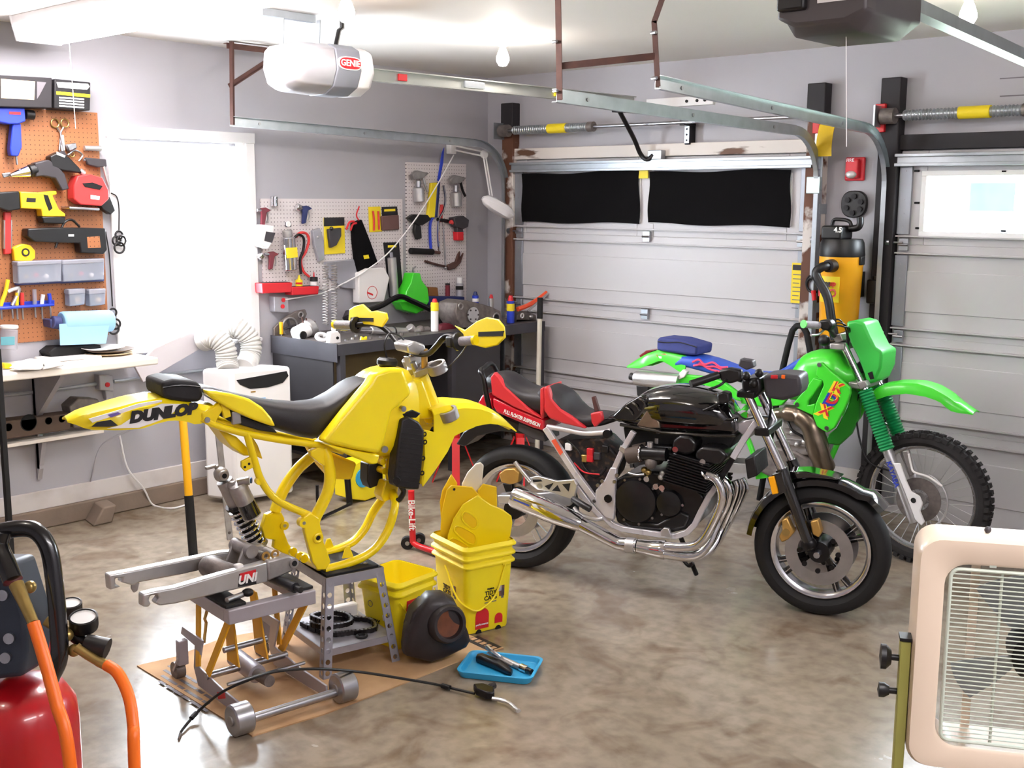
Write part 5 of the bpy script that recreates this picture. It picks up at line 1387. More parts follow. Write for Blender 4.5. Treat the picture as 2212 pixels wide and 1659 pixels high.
# red tail
tc_ = slab(F, [(1063, 858), (1110, 880), (1174, 906), (1176, 932), (1150, 925), (1072, 892), (1064, 878)], -.115, .115).build('tail_cowl', mat('red_gloss', (196, 20, 40), .2, var=.04, coat=.6), bk, bevel=.012, seg=3)
slab(F, [(1030, 872), (1042, 852), (1060, 858), (1064, 885), (1036, 880)], -.1, .1).build('tail_light', 'red_gloss', bk, bevel=.01)
q, q2 = U(1090, 889, -.118), U(1165, 919, -.118)
text('FULL FLOATER SUSPENSION', .026, (q + q2) / 2, q2 - q, (0, 0, 1), 'label_white', tc_, bold=.0006, sx=.62)
MB().tube(spline(F.us([(1058, 885, -.1), (1050, 850, -.11), (1044, 815, -.11), (1038, 803, -.1), (1043, 797, -.06)]) + [V((U(1043, 797, -.06).x, .06, U(1043, 797, -.06).z)), V((U(1058, 885, -.1).x, .1, U(1058, 885, -.1).z))], 5), .013, 10).build('grab_rail', 'black_metal', bk)
slab(F, [(984, 960), (1000, 934), (1040, 905), (1070, 895), (1120, 915), (1176, 936), (1180, 950), (1130, 938), (1080, 932), (1030, 942), (1002, 965)], -.08, .08).build('rear_mudguard', 'black_plastic', bk, bevel=.008)
slab(F, [(1120, 913), (1176, 934), (1178, 955), (1150, 948), (1118, 930)], -.09, .09).build('undertray', 'grey_plastic', bk, bevel=.006)
slab(F, [(1277, 858), (1284, 856), (1294, 888), (1284, 890)], -.01, .015).build('brown_strap', mat('brown', (84, 50, 46), .7), bk, bevel=.003)
# frame
def bar(pts, w, h, name, m='silver_frame', off=None):
    P = F.us(pts); mb_ = MB()
    for a, b in zip(P[:-1], P[1:]): mb_.beam(a - (b - a).normalized() * w * .2, b + (b - a).normalized() * w * .2, w, h, up=(0, 1, 0))
    return mb_.build(name, m, bk, bevel=.003)
sf = bar([(1180, 926, -.13), (1246, 1026, -.13), (1318, 1122, -.13)], .03, .026, 'subframe_strut')
slab(F, [(1191, 952), (1199, 948), (1216, 977), (1210, 984)], -.1475, -.143).build('orange_sticker', mat('sticker_orange', (226, 92, 62), .5), sf)
bar([(1243, 1047, -.135), (1275, 1090, -.135), (1302, 1119, -.135)], .026, .02, 'peg_hanger')
tb([(1182, 922, -.12), (1220, 928, -.12), (1262, 936, -.12), (1304, 934, -.12), (1318, 931, -.11)], .013, 'silver_frame', 'upper_rail')
MB().cyl(U(1310, 938, -.135), U(1310, 938, -.135) + V((0, .03, 0)), .02, n=14).build('rail_end', 'black_metal', bk)
bar([(1368, 934, -.14), (1346, 972, -.14), (1327, 1014, -.14)], .026, .026, 'mid_strut')
slab(F, [(1332, 1010), (1318, 1010), (1306, 1036), (1286, 1060), (1284, 1090), (1306, 1118), (1325, 1124), (1328, 1085), (1328, 1050)], -.155, -.125).build('pivot_casting', 'silver_frame', bk, bevel=.006)
bolt(F, 1314, 1077, -.158, .02, 'black_metal', bk, 'pivot_cap')
for q in ((1292, 1048), (1301, 1039), (1328, 1040), (1333, 1026), (1284, 1082)): bolt(F, q[0], q[1], -.155, .009, 'steel', bk)
bar([(1308, 1117, -.13), (1324, 1133, -.13), (1345, 1142, -.13), (1390, 1149, -.13), (1432, 1155, -.13), (1460, 1158, -.13), (1484, 1150, -.13), (1501, 1133, -.13), (1515, 1104, -.13), (1532, 1072, -.13), (1546, 1052, -.13)], .026, .026, 'cradle_rail')
bar([(1634, 912, -.09), (1608, 948, -.1), (1584, 988, -.12)], .028, .024, 'front_downtube')
bar([(1584, 988, -.12), (1546, 1052, -.13)], .026, .022, 'downtube_clamp', 'black_metal')
slab(F, [(1590, 915), (1620, 905), (1640, 915), (1615, 950), (1592, 930)], -.06, .06).build('head_casting', 'silver_frame', bk, bevel=.006)
slab(F, [(1340, 962), (1353, 970), (1349, 982), (1336, 972)], -.165, -.15).build('tank_tab', 'alloy', bk, bevel=.003)
slab(F, [(1426, 1148), (1434, 1140), (1444, 1142), (1452, 1162), (1428, 1160)], -.15, -.13).build('engine_mount', 'alloy', bk, bevel=.003)
# swingarm, peg bracket truss
slab(F, [(1074, 1070), (1100, 1070), (1210, 1062), (1240, 1075), (1230, 1094), (1180, 1092), (1076, 1088)], -.115, -.08).build('swingarm', 'alloy', bk, bevel=.006)
tr_ = slab(F, [(1144, 1032), (1160, 1028), (1202, 1039), (1240, 1036), (1246, 1048), (1240, 1080), (1214, 1073), (1185, 1062), (1160, 1058), (1144, 1046)], -.165, -.145).build('peg_bracket', 'alloy', bk, bevel=.003)
for pxs in ([(1176, 1050), (1196, 1043), (1186, 1058)], [(1204, 1048), (1211, 1062), (1192, 1060)], [(1214, 1046), (1232, 1044), (1228, 1062)], [(1150, 1036), (1168, 1036), (1172, 1040), (1152, 1042)]):
    slab(F, pxs, -.1665, -.164).build('cutout', 'dark_slot', tr_)
bolt(F, 1166, 1050, -.166, .014, 'steel', tr_)
tb([(1112, 998, -.19), (1128, 1018, -.19), (1146, 1040, -.18)], .0105, 'alloy', 'passenger_peg')
tb([(1238, 1078, -.17), (1258, 1090, -.2), (1275, 1100, -.21)], .016, 'black_plastic', 'rider_peg')
tb([(1240, 1096, -.16), (1255, 1112, -.17), (1285, 1122, -.17), (1302, 1120, -.16)], .009, 'alloy', 'brake_pedal')
# rear caliper
slab(F, [(1077, 1024), (1090, 1014), (1110, 1012), (1122, 1022), (1120, 1042), (1100, 1048), (1082, 1042)], -.10, -.06).build('rear_caliper', 'gold', bk, bevel=.006)
slab(F, [(1085, 1044), (1105, 1046), (1108, 1062), (1092, 1064)], -.10, -.07).build('caliper_arm', 'black_metal', bk, bevel=.004)
# electrics behind the frame
mat('harness', (30, 27, 30), .6, rgb2=(96, 70, 56), scale=34, thr=(.52, .7), bump=.4, bscale=40)
slab(F, [(1200, 950), (1300, 948), (1335, 985), (1322, 1030), (1300, 1060), (1270, 1070), (1240, 1020)], -.09, .09).build('battery_tray', 'harness', bk, bevel=.012)
for i, (x, y, m_) in enumerate(((1262, 990, 'brass'), (1275, 976, 'label_red'), (1275, 990, 'label_red'), (1290, 985, 'grey_plastic'), (1228, 965, 'paper'), (1308, 970, 'black_plastic'))):
    p = U(x, y, -.1); MB().box(p.x - .016, p.x + .016, -.11, -.085, p.z - .018, p.z + .018).build('fuse_block', m_, bk, bevel=.004)
tb([(1225, 950, -.1), (1250, 975, -.11), (1262, 1010, -.1), (1290, 1030, -.1), (1310, 1010, -.1)], .006, 'black_plastic', 'wiring', seg=6)
tb([(1240, 1000, -.1), (1262, 1020, -.11), (1295, 1025, -.11)], .004, 'label_red', 'wiring')
# engine
eg = slab(F, [(1324, 1040), (1345, 1028), (1400, 1018), (1440, 1020), (1500, 1045), (1522, 1075), (1518, 1110), (1500, 1140), (1450, 1152), (1370, 1146), (1332, 1130), (1324, 1100)], -.12, .14).build('crankcase', 'engine_black', bk, bevel=.014, seg=3)
def cover(px, py, R_, off, m='engine_black', nm='engine_cover', nb=9):
    c = U(px, py, off); o = MB().lathe([(R_, .03), (R_, 0), (R_ * .92, -.014), (R_ * .5, -.022), (0, -.024)], c, (0, 1, 0), 32).build(nm, m, bk)
    for i in range(nb):
        a = 2 * PI * i / nb; q = c + V((math.cos(a) * R_ * 1.02, -.002, math.sin(a) * R_ * 1.02)); MB().cyl(q, q + V((0, -.008, 0)), .0065, n=8).build('cover_bolt', 'steel', o)
cover(1374, 1082, .108, -.13); cover(1446, 1087, .064, -.13, nb=3)
slab(F, [(1340, 1122), (1420, 1132), (1445, 1118), (1470, 1105), (1490, 1115), (1480, 1140), (1440, 1148), (1360, 1140)], -.135, -.1).build('sump_cover', 'engine_black', bk, bevel=.01)
# cylinder block with cooling fins
c0, c1 = U(1448, 978, -.17), U(1542, 1006, -.17); ax = (c1 - c0).normalized(); up_ = V((-ax.z, 0, ax.x)); up_ = up_ if up_.z > 0 else -up_
L_ = (c1 - c0).length; base_ = U(1440, 1040, -.17); hgt = (c0 - base_).dot(up_)
cyl_c = c0 + ax * L_ * .48 - up_ * hgt * .5
MB().obox((cyl_c.x, 0, cyl_c.z), ax * L_ * .42, V((0, .17, 0)), up_ * hgt * .52).build('cylinder_block', 'engine_black', bk, bevel=.004)
for i in range(11):
    c = cyl_c + up_ * hgt * (-.48 + .96 * i / 10)
    MB().obox((c.x, 0, c.z), ax * L_ * (.5 - .004 * i), V((0, .19, 0)), up_ * .0022).build('cooling_fin', 'engine_black', bk)
slab(F, [(1452, 952), (1468, 940), (1490, 942), (1505, 958), (1500, 978), (1480, 985), (1450, 976)], -.17, .17).build('cam_cover', 'engine_black', bk, bevel=.014, seg=3)
slab(F, [(1502, 975), (1515, 965), (1555, 968), (1572, 985), (1555, 1006), (1520, 1003), (1500, 990)], -.17, .17).build('cam_cover', 'engine_black', bk, bevel=.014, seg=3)
for q in ((1460, 970), (1519, 997), (1431, 1053), (1418, 1050), (1398, 1034)): bolt(F, q[0], q[1], -.175, .014, 'chrome', bk, 'acorn_nut', .012)
# carburettors
for y in (-.16, -.06, .06, .16):
    a, b = U(1356, 985, -.16), U(1385, 979, -.16); c = U(1440, 982, -.16)
    A, B, C_ = [V((q.x, y, q.z)) for q in (a, b, c)]
    o = MB().cyl(B, C_, .032, n=14).build('carburettor', 'engine_black', bk)
    MB().cyl(A, B, .038, n=16).build('intake_duct', mat('duct_brown', (74, 62, 54), .7, var=.15), o)
    MB().torus(B, (1, 0, 0), .039, .004, 20, 6).build('clamp_ring', 'chrome', o)
    MB().sphere(B.lerp(C_, .4) + V((0, 0, -.04)), .03, 1, 1, 1.1).build('float_bowl', 'dirty_cast', o)
    MB().cyl(B.lerp(C_, .35) + V((0, 0, .03)), B.lerp(C_, .35) + V((0, 0, .055)), .014, n=10).build('cap', 'alloy', o)
tb([(1358, 1022, -.17), (1375, 1026, -.18), (1392, 1025, -.18)], .006, 'steel', 'choke_lever')
for q in ((1392, 1015), (1400, 1020), (1432, 1022), (1428, 1030)):
    p = U(q[0], q[1], -.14); MB().sphere(p, .016).build('fitting', 'brass' if q[0] < 1410 else 'alloy', bk)
# exhaust
hd = [[(1526, 1026), (1545, 1034), (1558, 1057), (1560, 1081), (1552, 1105), (1537, 1136), (1519, 1165), (1500, 1179), (1470, 1182), (1436, 1180)],
      [(1560, 1035), (1570, 1045), (1576, 1062), (1571, 1089), (1556, 1121), (1543, 1149), (1531, 1175), (1511, 1196), (1482, 1203), (1434, 1196)],
      [(1588, 1038), (1592, 1050), (1590, 1068), (1577, 1102), (1560, 1140), (1547, 1170), (1526, 1196), (1494, 1206), (1460, 1200), (1434, 1190)],
      [(1600, 1035), (1607, 1050), (1606, 1064), (1590, 1098), (1570, 1132), (1552, 1165), (1530, 1190), (1500, 1200), (1465, 1196), (1434, 1184)]]
for h, (o0, o1) in zip(hd, ((-.18, -.17), (-.06, -.17), (.06, -.12), (.18, -.12))):
    n_h = len(h); pts = []
    for i, (x, y) in enumerate(h):
        k = max(0, (i - 4) / (n_h - 5)); pts.append((x, y, o0 + (o1 - o0) * k))
    tb(pts, .0215, 'chrome', 'header_pipe', 14)
MB().torus(U(1526, 1026, -.18), (.6, 0, .8), .024, .007, 20, 8).build('header_flange', 'chrome', bk)
tb([(1436, 1188, -.16), (1405, 1184, -.17), (1376, 1179, -.18)], [.046, .046, .044, .042, .040, .038, .037, .036, .035, .034, .033], 'chrome', 'collector', 18)
tb([(1376, 1179, -.18), (1356, 1176, -.18), (1338, 1174, -.18), (1322, 1167, -.18)], .032, 'chrome', 'mid_pipe', 18)
a, b = U(1372, 1179, -.18), U(1354, 1177, -.18); MB().cyl(a, b, .037, n=18).build('pipe_clamp', 'alloy', bk)
P0, P1, P2 = U(1324, 1168, -.18), U(1256, 1132, -.19), U(1108, 1071, -.22)
MB().cyl(P0, P1, .032, .034, n=20).build('link_pipe', 'chrome', bk)
mf = MB().tube([P1, P1.lerp(P2, .06), P1.lerp(P2, .35), P1.lerp(P2, .96), P2], [.036, .042, .054, .056, .050], 26, cap=True).build('muffler', 'chrome', bk)
MB().cyl(P2 + (P2 - P1).normalized() * -.004, P2 + (P2 - P1).normalized() * .003, .032, n=18).build('muffler_outlet', 'dark_slot', mf)
d_ = (P1 - P2).normalized(); c = P2.lerp(P1, .2)
MB().obox(c + V((0, -.0555, .012)), d_ * .05, V((0, .0015, 0)), V((d_.z * -1, 0, d_.x)) * .012).build('maker_plate', 'steel', mf)
MB().obox(c + V((0, -.0575, .008)), d_ * .042, V((0, .001, 0)), V((d_.z * -1, 0, d_.x)) * .004).build('plate_print', 'blue', mf)
# stand
tb([(1462, 1180, -.05), (1475, 1208, -.08), (1488, 1222, -.1), (1497, 1216, -.1)], .009, 'black_metal', 'stand_tang')
MB().cyl(U(1470, 1160, .12), V((U(1470, 1160, .12).x + .05, .24, .012)), .012, n=10).build('side_stand', 'black_metal', bk)
# cockpit
tb([(1492, 830, -.27), (1520, 821, -.23), (1552, 810, -.19)], .018, 'black_plastic', 'grip')
tb([(1552, 810, -.19), (1580, 812, -.12), (1600, 820, -.05), (1625, 822, .05), (1660, 815, .16), (1680, 818, .3)], .0125, 'black_metal', 'handlebar')
slab(F, [(1552, 800), (1575, 795), (1600, 800), (1600, 822), (1575, 830), (1555, 822)], -.2, -.15).build('switch_housing', 'black_plastic', bk, bevel=.01)
slab(F, [(1594, 790), (1598, 775), (1625, 780), (1628, 794), (1612, 800)], -.2, -.14).build('brake_reservoir', 'grey_plastic', bk, bevel=.006)
tb([(1575, 815, -.17), (1555, 832, -.26), (1530, 842, -.3)], .006, 'black_metal', 'brake_lever')
slab(F, [(1548, 852), (1560, 846), (1574, 850), (1576, 868), (1562, 874), (1550, 868)], -.21, -.15).build('horn', 'black_plastic', bk, bevel=.008)
tb([(1560, 866, -.2), (1540, 878, -.21), (1519, 887, -.21)], .006, 'black_metal', 'clutch_lever')
slab(F, [(1600, 820), (1640, 815), (1645, 845), (1630, 862), (1604, 858)], -.1, .1).build('bar_clamp', 'black_metal', bk, bevel=.012)
for q in ((1612, 812), (1628, 828), (1640, 806)):
    p = U(q[0], q[1], -.1); MB().sphere(p, .02).build('cable_elbow', 'black_plastic', bk)
hl = slab(F, [(1646, 812), (1690, 808), (1728, 812), (1731, 838), (1726, 856), (1690, 866), (1652, 860)], -.09, .09).build('instrument_pod', 'grey_plastic', bk, bevel=.016, seg=3)
for x, m_ in ((1669, 'label_red'), (1676, 'label_red'), (1692, 'orange')):
    p = U(x, 814, -.092); MB().box(p.x - .008, p.x + .008, -.096, -.085, p.z - .008, p.z + .008).build('warning_lamp', m_, hl, bevel=.002)
for y in (-.05, .05):
    tb([(1660, 850, y), (1665, 880, y), (1660, 910, y * .5), (1650, 930, y)], .006, 'black_plastic', 'cable', seg=5)
tb([(1590, 890, -.08), (1610, 905, -.09), (1640, 900, -.08), (1662, 900, -.02)], .004, 'black_plastic', 'cable')
# oil cooler
slab(F, [(1608, 992), (1630, 984), (1636, 1028), (1614, 1036)], -.11, .11).build('oil_cooler', 'rad_black', bk, bevel=.006)
# ================================================================== green enduro bike
_h = math.radians(3)
GO = (3.9 - 1.46 * math.cos(_h), -.8 - 1.46 * math.sin(_h), 0)
GF = Frame(GO, _h); F = GF
gb = thing('enduro_motorcycle', 'lime green enduro motorcycle with blue seat by garage door', 'motorcycle', frame=GF)
U = lambda *p: F.uv(*p)
def tg_(pts, r, m, name, n=10, seg=5, parent=gb): return MB().tube(spline(F.us(pts), seg), r, n).build(name, m, parent)
mat('knob_rubber', (32, 29, 29), .85, var=.2, scale=30)
def spoked(c, R, rr_, w, name):
    wroot = thing(name, None, None); wroot.parent = gb
    tyre(wroot, c, R - .012, w, rr_, 'knob_rubber', p=3)
    kb = MB()
    for i in range(56):
        a = 2 * PI * i / 56
        for j, y in enumerate((-.42, -.16, .16, .42) if i % 2 else (-.48, 0, .48)):
            er = V((math.cos(a), 0, math.sin(a))); et = V((-math.sin(a), 0, math.cos(a)))
            kb.obox(c + er * (R - .008 - abs(y) * .02) + V((0, y * w, 0)), er * .011, et * .011, V((0, .010, 0)))
    kb.build('tread_knobs', 'knob_rubber', wroot, kind='stuff', flat=True)
    rim(wroot, c, rr_ + .004, .05, 'rim_bright', .016)
    hub = MB().cyl(c + V((0, -.05, 0)), c + V((0, .05, 0)), .036, n=18).build('hub', 'cast', wroot)
    sp = MB()
    for i in range(32):
        a = 2 * PI * i / 32; s_ = 1 if i % 2 else -1; k = .35 if (i // 2) % 2 else -.35
        sp.cyl(c + V((math.cos(a + k) * .036, s_ * .04, math.sin(a + k) * .036)), c + V((math.cos(a) * (rr_ - .012), 0, math.sin(a) * (rr_ - .012))), .0022, n=5)
    sp.build('spokes', 'alloy', wroot, kind='stuff')
    return wroot
cf = V((1.46, 0, .345)); cr = V((.02, 0, .325))
fwh = spoked(cf, .348, .27, .085, 'front_wheel'); spoked(cr, .328, .235, .11, 'rear_wheel')
dc = disc(fwh, cf, .055, .115, -.06, 'dirty_cast')
arcp = [cf + V((math.cos(a) * .15, -.07, math.sin(a) * .15)) for a in [math.radians(-60 + 190 * i / 16) for i in range(17)]]
MB().tube(arcp[:12], .006, 8).build('disc_guard', 'alloy', fwh)
tg_([(1963, 980, -.08), (1968, 1005, -.08), (1975, 1020, -.09), (2005, 1030, -.09), (2035, 1050, -.09)], .006, 'paper', 'brake_hose')
slab(F, [(1948, 975), (1962, 972), (1974, 1025), (1964, 1030)], -.08, -.055).build('brake_caliper', 'cast', gb, bevel=.006)
# fork
f0, f1, f2, f3 = U(1822, 744, -.1), U(1868, 842, -.1), U(1917, 972, -.1), U(1976, 1128, -.1)
for sg in (-1, 1):
    A, B, C_, D_ = [V((q.x, sg * .1, q.z)) for q in (f0, f1, f2, f3)]
    MB().cyl(A, B, .020, n=16).build('fork_tube', 'chrome', gb)
    n_ = 21; pts = [B.lerp(C_, i / (n_ * 2)) for i in range(n_ * 2 + 1)]
    MB().tube(pts, [.040 if i % 2 else .033 for i in range(n_ * 2 + 1)], 18).build('fork_gaiter', 'green_dark', gb, ang=20)
    MB().cyl(C_, D_, .027, .026, n=16).build('fork_slider', 'alloy', gb)
gd_ = slab(F, [(1929, 1001), (1944, 1001), (1957, 1038), (1968, 1062), (1986, 1072), (1993, 1088), (1987, 1104), (1997, 1128), (1990, 1136), (1976, 1122), (1955, 1065)], -.14, -.127).build('fork_guard', 'white_plastic', gb, bevel=.004)
bolt(F, 1973, 1081, -.141, .014, 'dark_slot', gd_, 'axle_hole', .001)
q, q2 = U(1930, 1000, -.13), U(1948, 1052, -.13)
text('KAYABA', .036, (q + q2) / 2 + V((-.024, -.003, 0)), q2 - q, V((1, 0, 0)), 'blue', gb, bold=.001)
for (x, y) in ((1817, 748), (1858, 832)):
    c = U(x, y, -.1); MB().box(c.x - .05, c.x + .03, -.135, .135, c.z - .016, c.z + .016).build('triple_clamp', 'cast', gb, bevel=.006)
slab(F, [(1850, 826), (1868, 822), (1874, 834), (1858, 842)], -.15, -.1).build('clamp_ear', 'cast', gb, bevel=.004)
# front fender
fender(F, [(1886, 842), (1905, 833), (1940, 827), (1980, 829), (2010, 838), (2040, 855), (2065, 875), (2097, 895)], [(1886, 866), (1920, 854), (1960, 850), (2000, 857), (2030, 868), (2050, 888), (2070, 894), (2097, 897)], [(0, .07), (.3, .09), (.7, .08), (1, .05)], n=20, off=-.08).build('front_fender', 'green', gb)
# headlight mask
mk = slab(F, [(1827, 695), (1848, 692), (1866, 697), (1878, 725), (1890, 750), (1906, 760), (1903, 795), (1890, 824), (1872, 832), (1866, 808), (1852, 772), (1838, 745), (1831, 725)], -.10, .10).build('headlight_mask', mat('mask_green', (56, 186, 70), .4, var=.04), gb, bevel=.014, seg=3)
slab(F, [(1888, 768), (1906, 762), (1904, 792), (1890, 798)], -.07, .07).build('headlight', 'lens_white', mk, bevel=.008)
slab(F, [(1874, 806), (1884, 802), (1888, 818), (1880, 820)], -.102, -.098).build('mask_slot', 'dark_slot', mk)
for q in ((1826, 790, ), (1841, 783)): pass
slab(F, [(1845, 788), (1862, 776), (1868, 800), (1858, 808)], -.06, .06).build('lamp_bracket', 'black_plastic', gb, bevel=.006)
# tank
body_px(F, [(1716, 800, 0), (1730, 775, 0), (1748, 760, 0), (1780, 752, 0), (1808, 752, 0), (1826, 764, 0), (1842, 790, 0)], [(1700, 870), (1750, 870), (1800, 850), (1842, 830)], [(0, .08), (.3, .12), (.7, .13), (1, .07)], n=16, p=2.6, ob=-.12).build('tank', 'green', gb)
c = U(1790, 748, 0); MB().cyl(c + V((0, 0, -.01)), c + V((0, 0, .03)), .035, n=18).build('tank_cap', 'black_plastic', gb)
sp_ = [(1764, 786), (1775, 783), (1792, 800), (1812, 817), (1836, 838), (1837, 850), (1826, 880), (1802, 925), (1786, 935), (1764, 922), (1755, 897), (1722, 882), (1712, 872), (1735, 846), (1757, 818)]
# shroud plate with a real opening: two plates either side of the slot
sh1 = slab(F, [(1764, 786), (1775, 783), (1792, 800), (1812, 817), (1836, 838), (1837, 850), (1826, 880), (1802, 925), (1786, 935), (1764, 922), (1755, 897), (1762, 870), (1779, 832), (1776, 822), (1762, 812)], -.19, -.165).build('radiator_shroud', 'green', gb, bevel=.006)
slab(F, [(1757, 816), (1775, 822), (1772, 830), (1745, 866), (1744, 876), (1760, 872), (1756, 898), (1722, 882), (1712, 872), (1735, 846)], -.19, -.165).build('radiator_shroud', 'green', gb, bevel=.005)
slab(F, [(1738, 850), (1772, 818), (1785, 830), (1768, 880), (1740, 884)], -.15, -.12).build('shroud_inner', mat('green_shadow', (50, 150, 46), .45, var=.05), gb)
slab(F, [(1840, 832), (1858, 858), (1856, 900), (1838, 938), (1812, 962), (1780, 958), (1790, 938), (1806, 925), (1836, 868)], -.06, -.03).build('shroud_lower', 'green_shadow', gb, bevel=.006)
mshp = [V((q.x, .16, q.z)) for q in F.us(sp_, -.17)]
MB().prism(mshp, (0, .02, 0)).build('radiator_shroud', 'green', gb, bevel=.006)
for q in ((1770, 788), (1722, 874), (1786, 925)): bolt(F, q[0], q[1], -.191, .012, 'steel', gb, d=.004)
tilt = V((.97, 0, -.25)); upt = V((.25, 0, .97))
for ch_, x, y, sz, m_, m2 in (('K', 1808, 837, .082, 'label_red', 'label_yellow'), ('D', 1797, 862, .088, 'label_red', 'blue'), ('X', 1782, 886, .082, 'label_red', 'label_yellow')):
    p = U(x, y, -.192)
    text(ch_, sz, p + V((-.012, .0006, -.008)), tilt, upt, m2, sh1, bold=.007, name='graphic', shear=.2)
    text(ch_, sz * .9, p + V((0, -.001, 0)), tilt, upt, m_, sh1, bold=.003, name='graphic', shear=.2)
    text(ch_, sz * .7, p + V((.006, -.002, .01)), tilt, upt, 'label_yellow', sh1, bold=-.001, name='graphic', shear=.2)
# seat, tail, panels
mat('seat_blue', (44, 84, 190), .5, var=.05)
body_px(F, [(1476, 776, 0), (1486, 763, 0), (1512, 765, 0), (1545, 774, 0), (1585, 790, 0), (1622, 801, 0), (1660, 804, 0), (1692, 798, 0), (1716, 783, 0), (1737, 768, 0)], [(1474, 796), (1520, 808), (1560, 817), (1610, 832), (1660, 832), (1700, 815), (1737, 790)], [(0, .09), (.4, .11), (.8, .09), (1, .06)], n=20, p=3, ob=-.1).build('seat', 'seat_blue', gb)
mat('pink_print', (226, 70, 110), .6)
for pts in ([(1496, 782), (1510, 777), (1522, 787), (1540, 783), (1556, 793), (1572, 793)], [(1498, 790), (1515, 788), (1532, 797), (1555, 803), (1570, 802)], [(1510, 784), (1525, 792), (1545, 792), (1560, 799)]):
    tg_([(x, y, -.112) for x, y in pts], .006, 'pink_print', 'seat_print', n=6)
tl = fender(F, [(1348, 791), (1372, 777), (1395, 764), (1420, 757), (1450, 761), (1482, 770)], [(1348, 795), (1380, 796), (1408, 786), (1428, 778), (1450, 790), (1470, 804), (1482, 806)], [(0, .05), (.3, .08), (1, .09)], n=16, off=-.08).build('rear_fender', 'green', gb)
slab(F, [(1380, 768), (1395, 757), (1412, 757), (1398, 764), (1384, 774)], -.05, .05).build('tail_light', mat('tail_red', (120, 20, 34), .3), gb, bevel=.004)
slab(F, [(1418, 766), (1436, 764), (1460, 777), (1458, 781), (1420, 775)], -.0835, -.079).build('decal_rim', 'label_red', tl)
slab(F, [(1422, 769), (1438, 771), (1455, 778), (1424, 774)], -.0845, -.079).build('decal', 'label_white', tl)
mat('bag_blue', (46, 56, 120), .7, var=.12, scale=14, bump=.5, bscale=16)
bg_ = slab(F, [(1418, 733), (1424, 729), (1462, 733), (1507, 746), (1504, 768), (1488, 767), (1450, 762), (1418, 757)], -.10, .08).build('tail_bag', 'bag_blue', gb, bevel=.014, seg=3)
tg_([(1421, 738, -.102), (1440, 740, -.102), (1470, 740, -.103), (1505, 750, -.102)], .003, 'black_plastic', 'zip', parent=bg_)
slab(F, [(1453, 834), (1470, 808), (1520, 813), (1560, 823), (1590, 845), (1600, 868), (1562, 858), (1500, 842), (1456, 840)], -.13, -.1).build('side_panel', 'green', gb, bevel=.008)
slab(F, [(1600, 850), (1660, 850), (1700, 862), (1688, 876), (1650, 880), (1600, 872)], -.1, -.07).build('side_panel', 'green', gb, bevel=.006)
a, b = U(1373, 816, -.15), U(1468, 826, -.13)
mf = MB().tube([a, a.lerp(b, .05), b], [.040, .046, .046], 24).build('silencer', 'alloy', gb)
MB().cyl(a + V((-.035, 0, .006)), a, .022, n=16).build('silencer_tip', 'black_plastic', mf)
slab(F, [(1467, 806), (1475, 798), (1484, 803), (1478, 815), (1466, 820)], -.14, -.11).build('silencer_mount', 'paper', gb, bevel=.004)
slab(F, [(1374, 832), (1400, 836), (1400, 860), (1376, 855)], -.05, .05).build('mud_flap', 'black_plastic', gb, bevel=.004)
# engine and pipe
mat('pipe_brown', (150, 138, 120), .28, .9, rgb2=(94, 76, 62), scale=5)
tg_([(1648, 912, -.06), (1672, 895, -.1), (1700, 892, -.13), (1730, 898, -.14), (1752, 918, -.15), (1762, 950, -.15), (1772, 985, -.14), (1784, 1015, -.1), (1780, 1035, -.05)], [.02] * 5 + [.03] * 5 + [.045] * 5 + [.058] * 10 + [.06] * 5 + [.054] * 5 + [.04] * 6, 'pipe_brown', 'expansion_chamber', 18)
slab(F, [(1690, 905), (1735, 905), (1752, 950), (1750, 985), (1700, 985), (1682, 945)], -.09, .09).build('cylinder', 'cast', gb, bevel=.01)
for i in range(5):
    c0, c1 = U(1692 + i * 2, 912 + i * 12, -.1), U(1736 + i * 3, 914 + i * 13, -.1); MB().beam((c0.x, 0, c0.z), (c1.x, 0, c1.z), .2, .004).build('cylinder_fin', 'cast', gb)
slab(F, [(1650, 960), (1720, 975), (1760, 1000), (1755, 1035), (1690, 1045), (1640, 1020)], -.1, .1).build('crankcase', 'dirty_cast', gb, bevel=.014)
for q in ((1712, 935), (1722, 960), (1738, 955), (1700, 960)): 
    p = U(q[0], q[1], -.1); MB().sphere(p, .016).build('fitting', 'alloy', gb)
tg_([(1700, 905, -.1), (1712, 930, -.12), (1735, 945, -.11), (1745, 975, -.1)], .007, 'black_plastic', 'hose')
tg_([(1640, 1012, -.06), (1690, 1040, -.06), (1760, 1040, -.06), (1810, 955, -.03), (1845, 845, 0)], .016, 'green', 'frame_tube')
tg_([(1640, 1012, -.06), (1620, 960, -.06), (1600, 900, -.05), (1660, 850, 0), (1840, 790, 0)], .016, 'green', 'frame_tube')
slab(F, [(1628, 1000), (1655, 1000), (1660, 1032), (1632, 1036)], -.08, -.05).build('frame_bracket', 'green', gb, bevel=.004)
MB().beam(cr + V((0, -.09, 0)), U(1640, 1015, -.09), .03, .05).build('swingarm', 'alloy', gb)
MB().beam(cr + V((0, .09, 0)), V((U(1640, 1015, -.09).x, .09, U(1640, 1015, -.09).z)), .03, .05).build('swingarm', 'alloy', gb)
# stand leg: bike rests on its side stand
MB().cyl(U(1660, 1030, .1), V((U(1660, 1030, .1).x, .32, .01)), .012, n=10).build('side_stand', 'steel', gb)
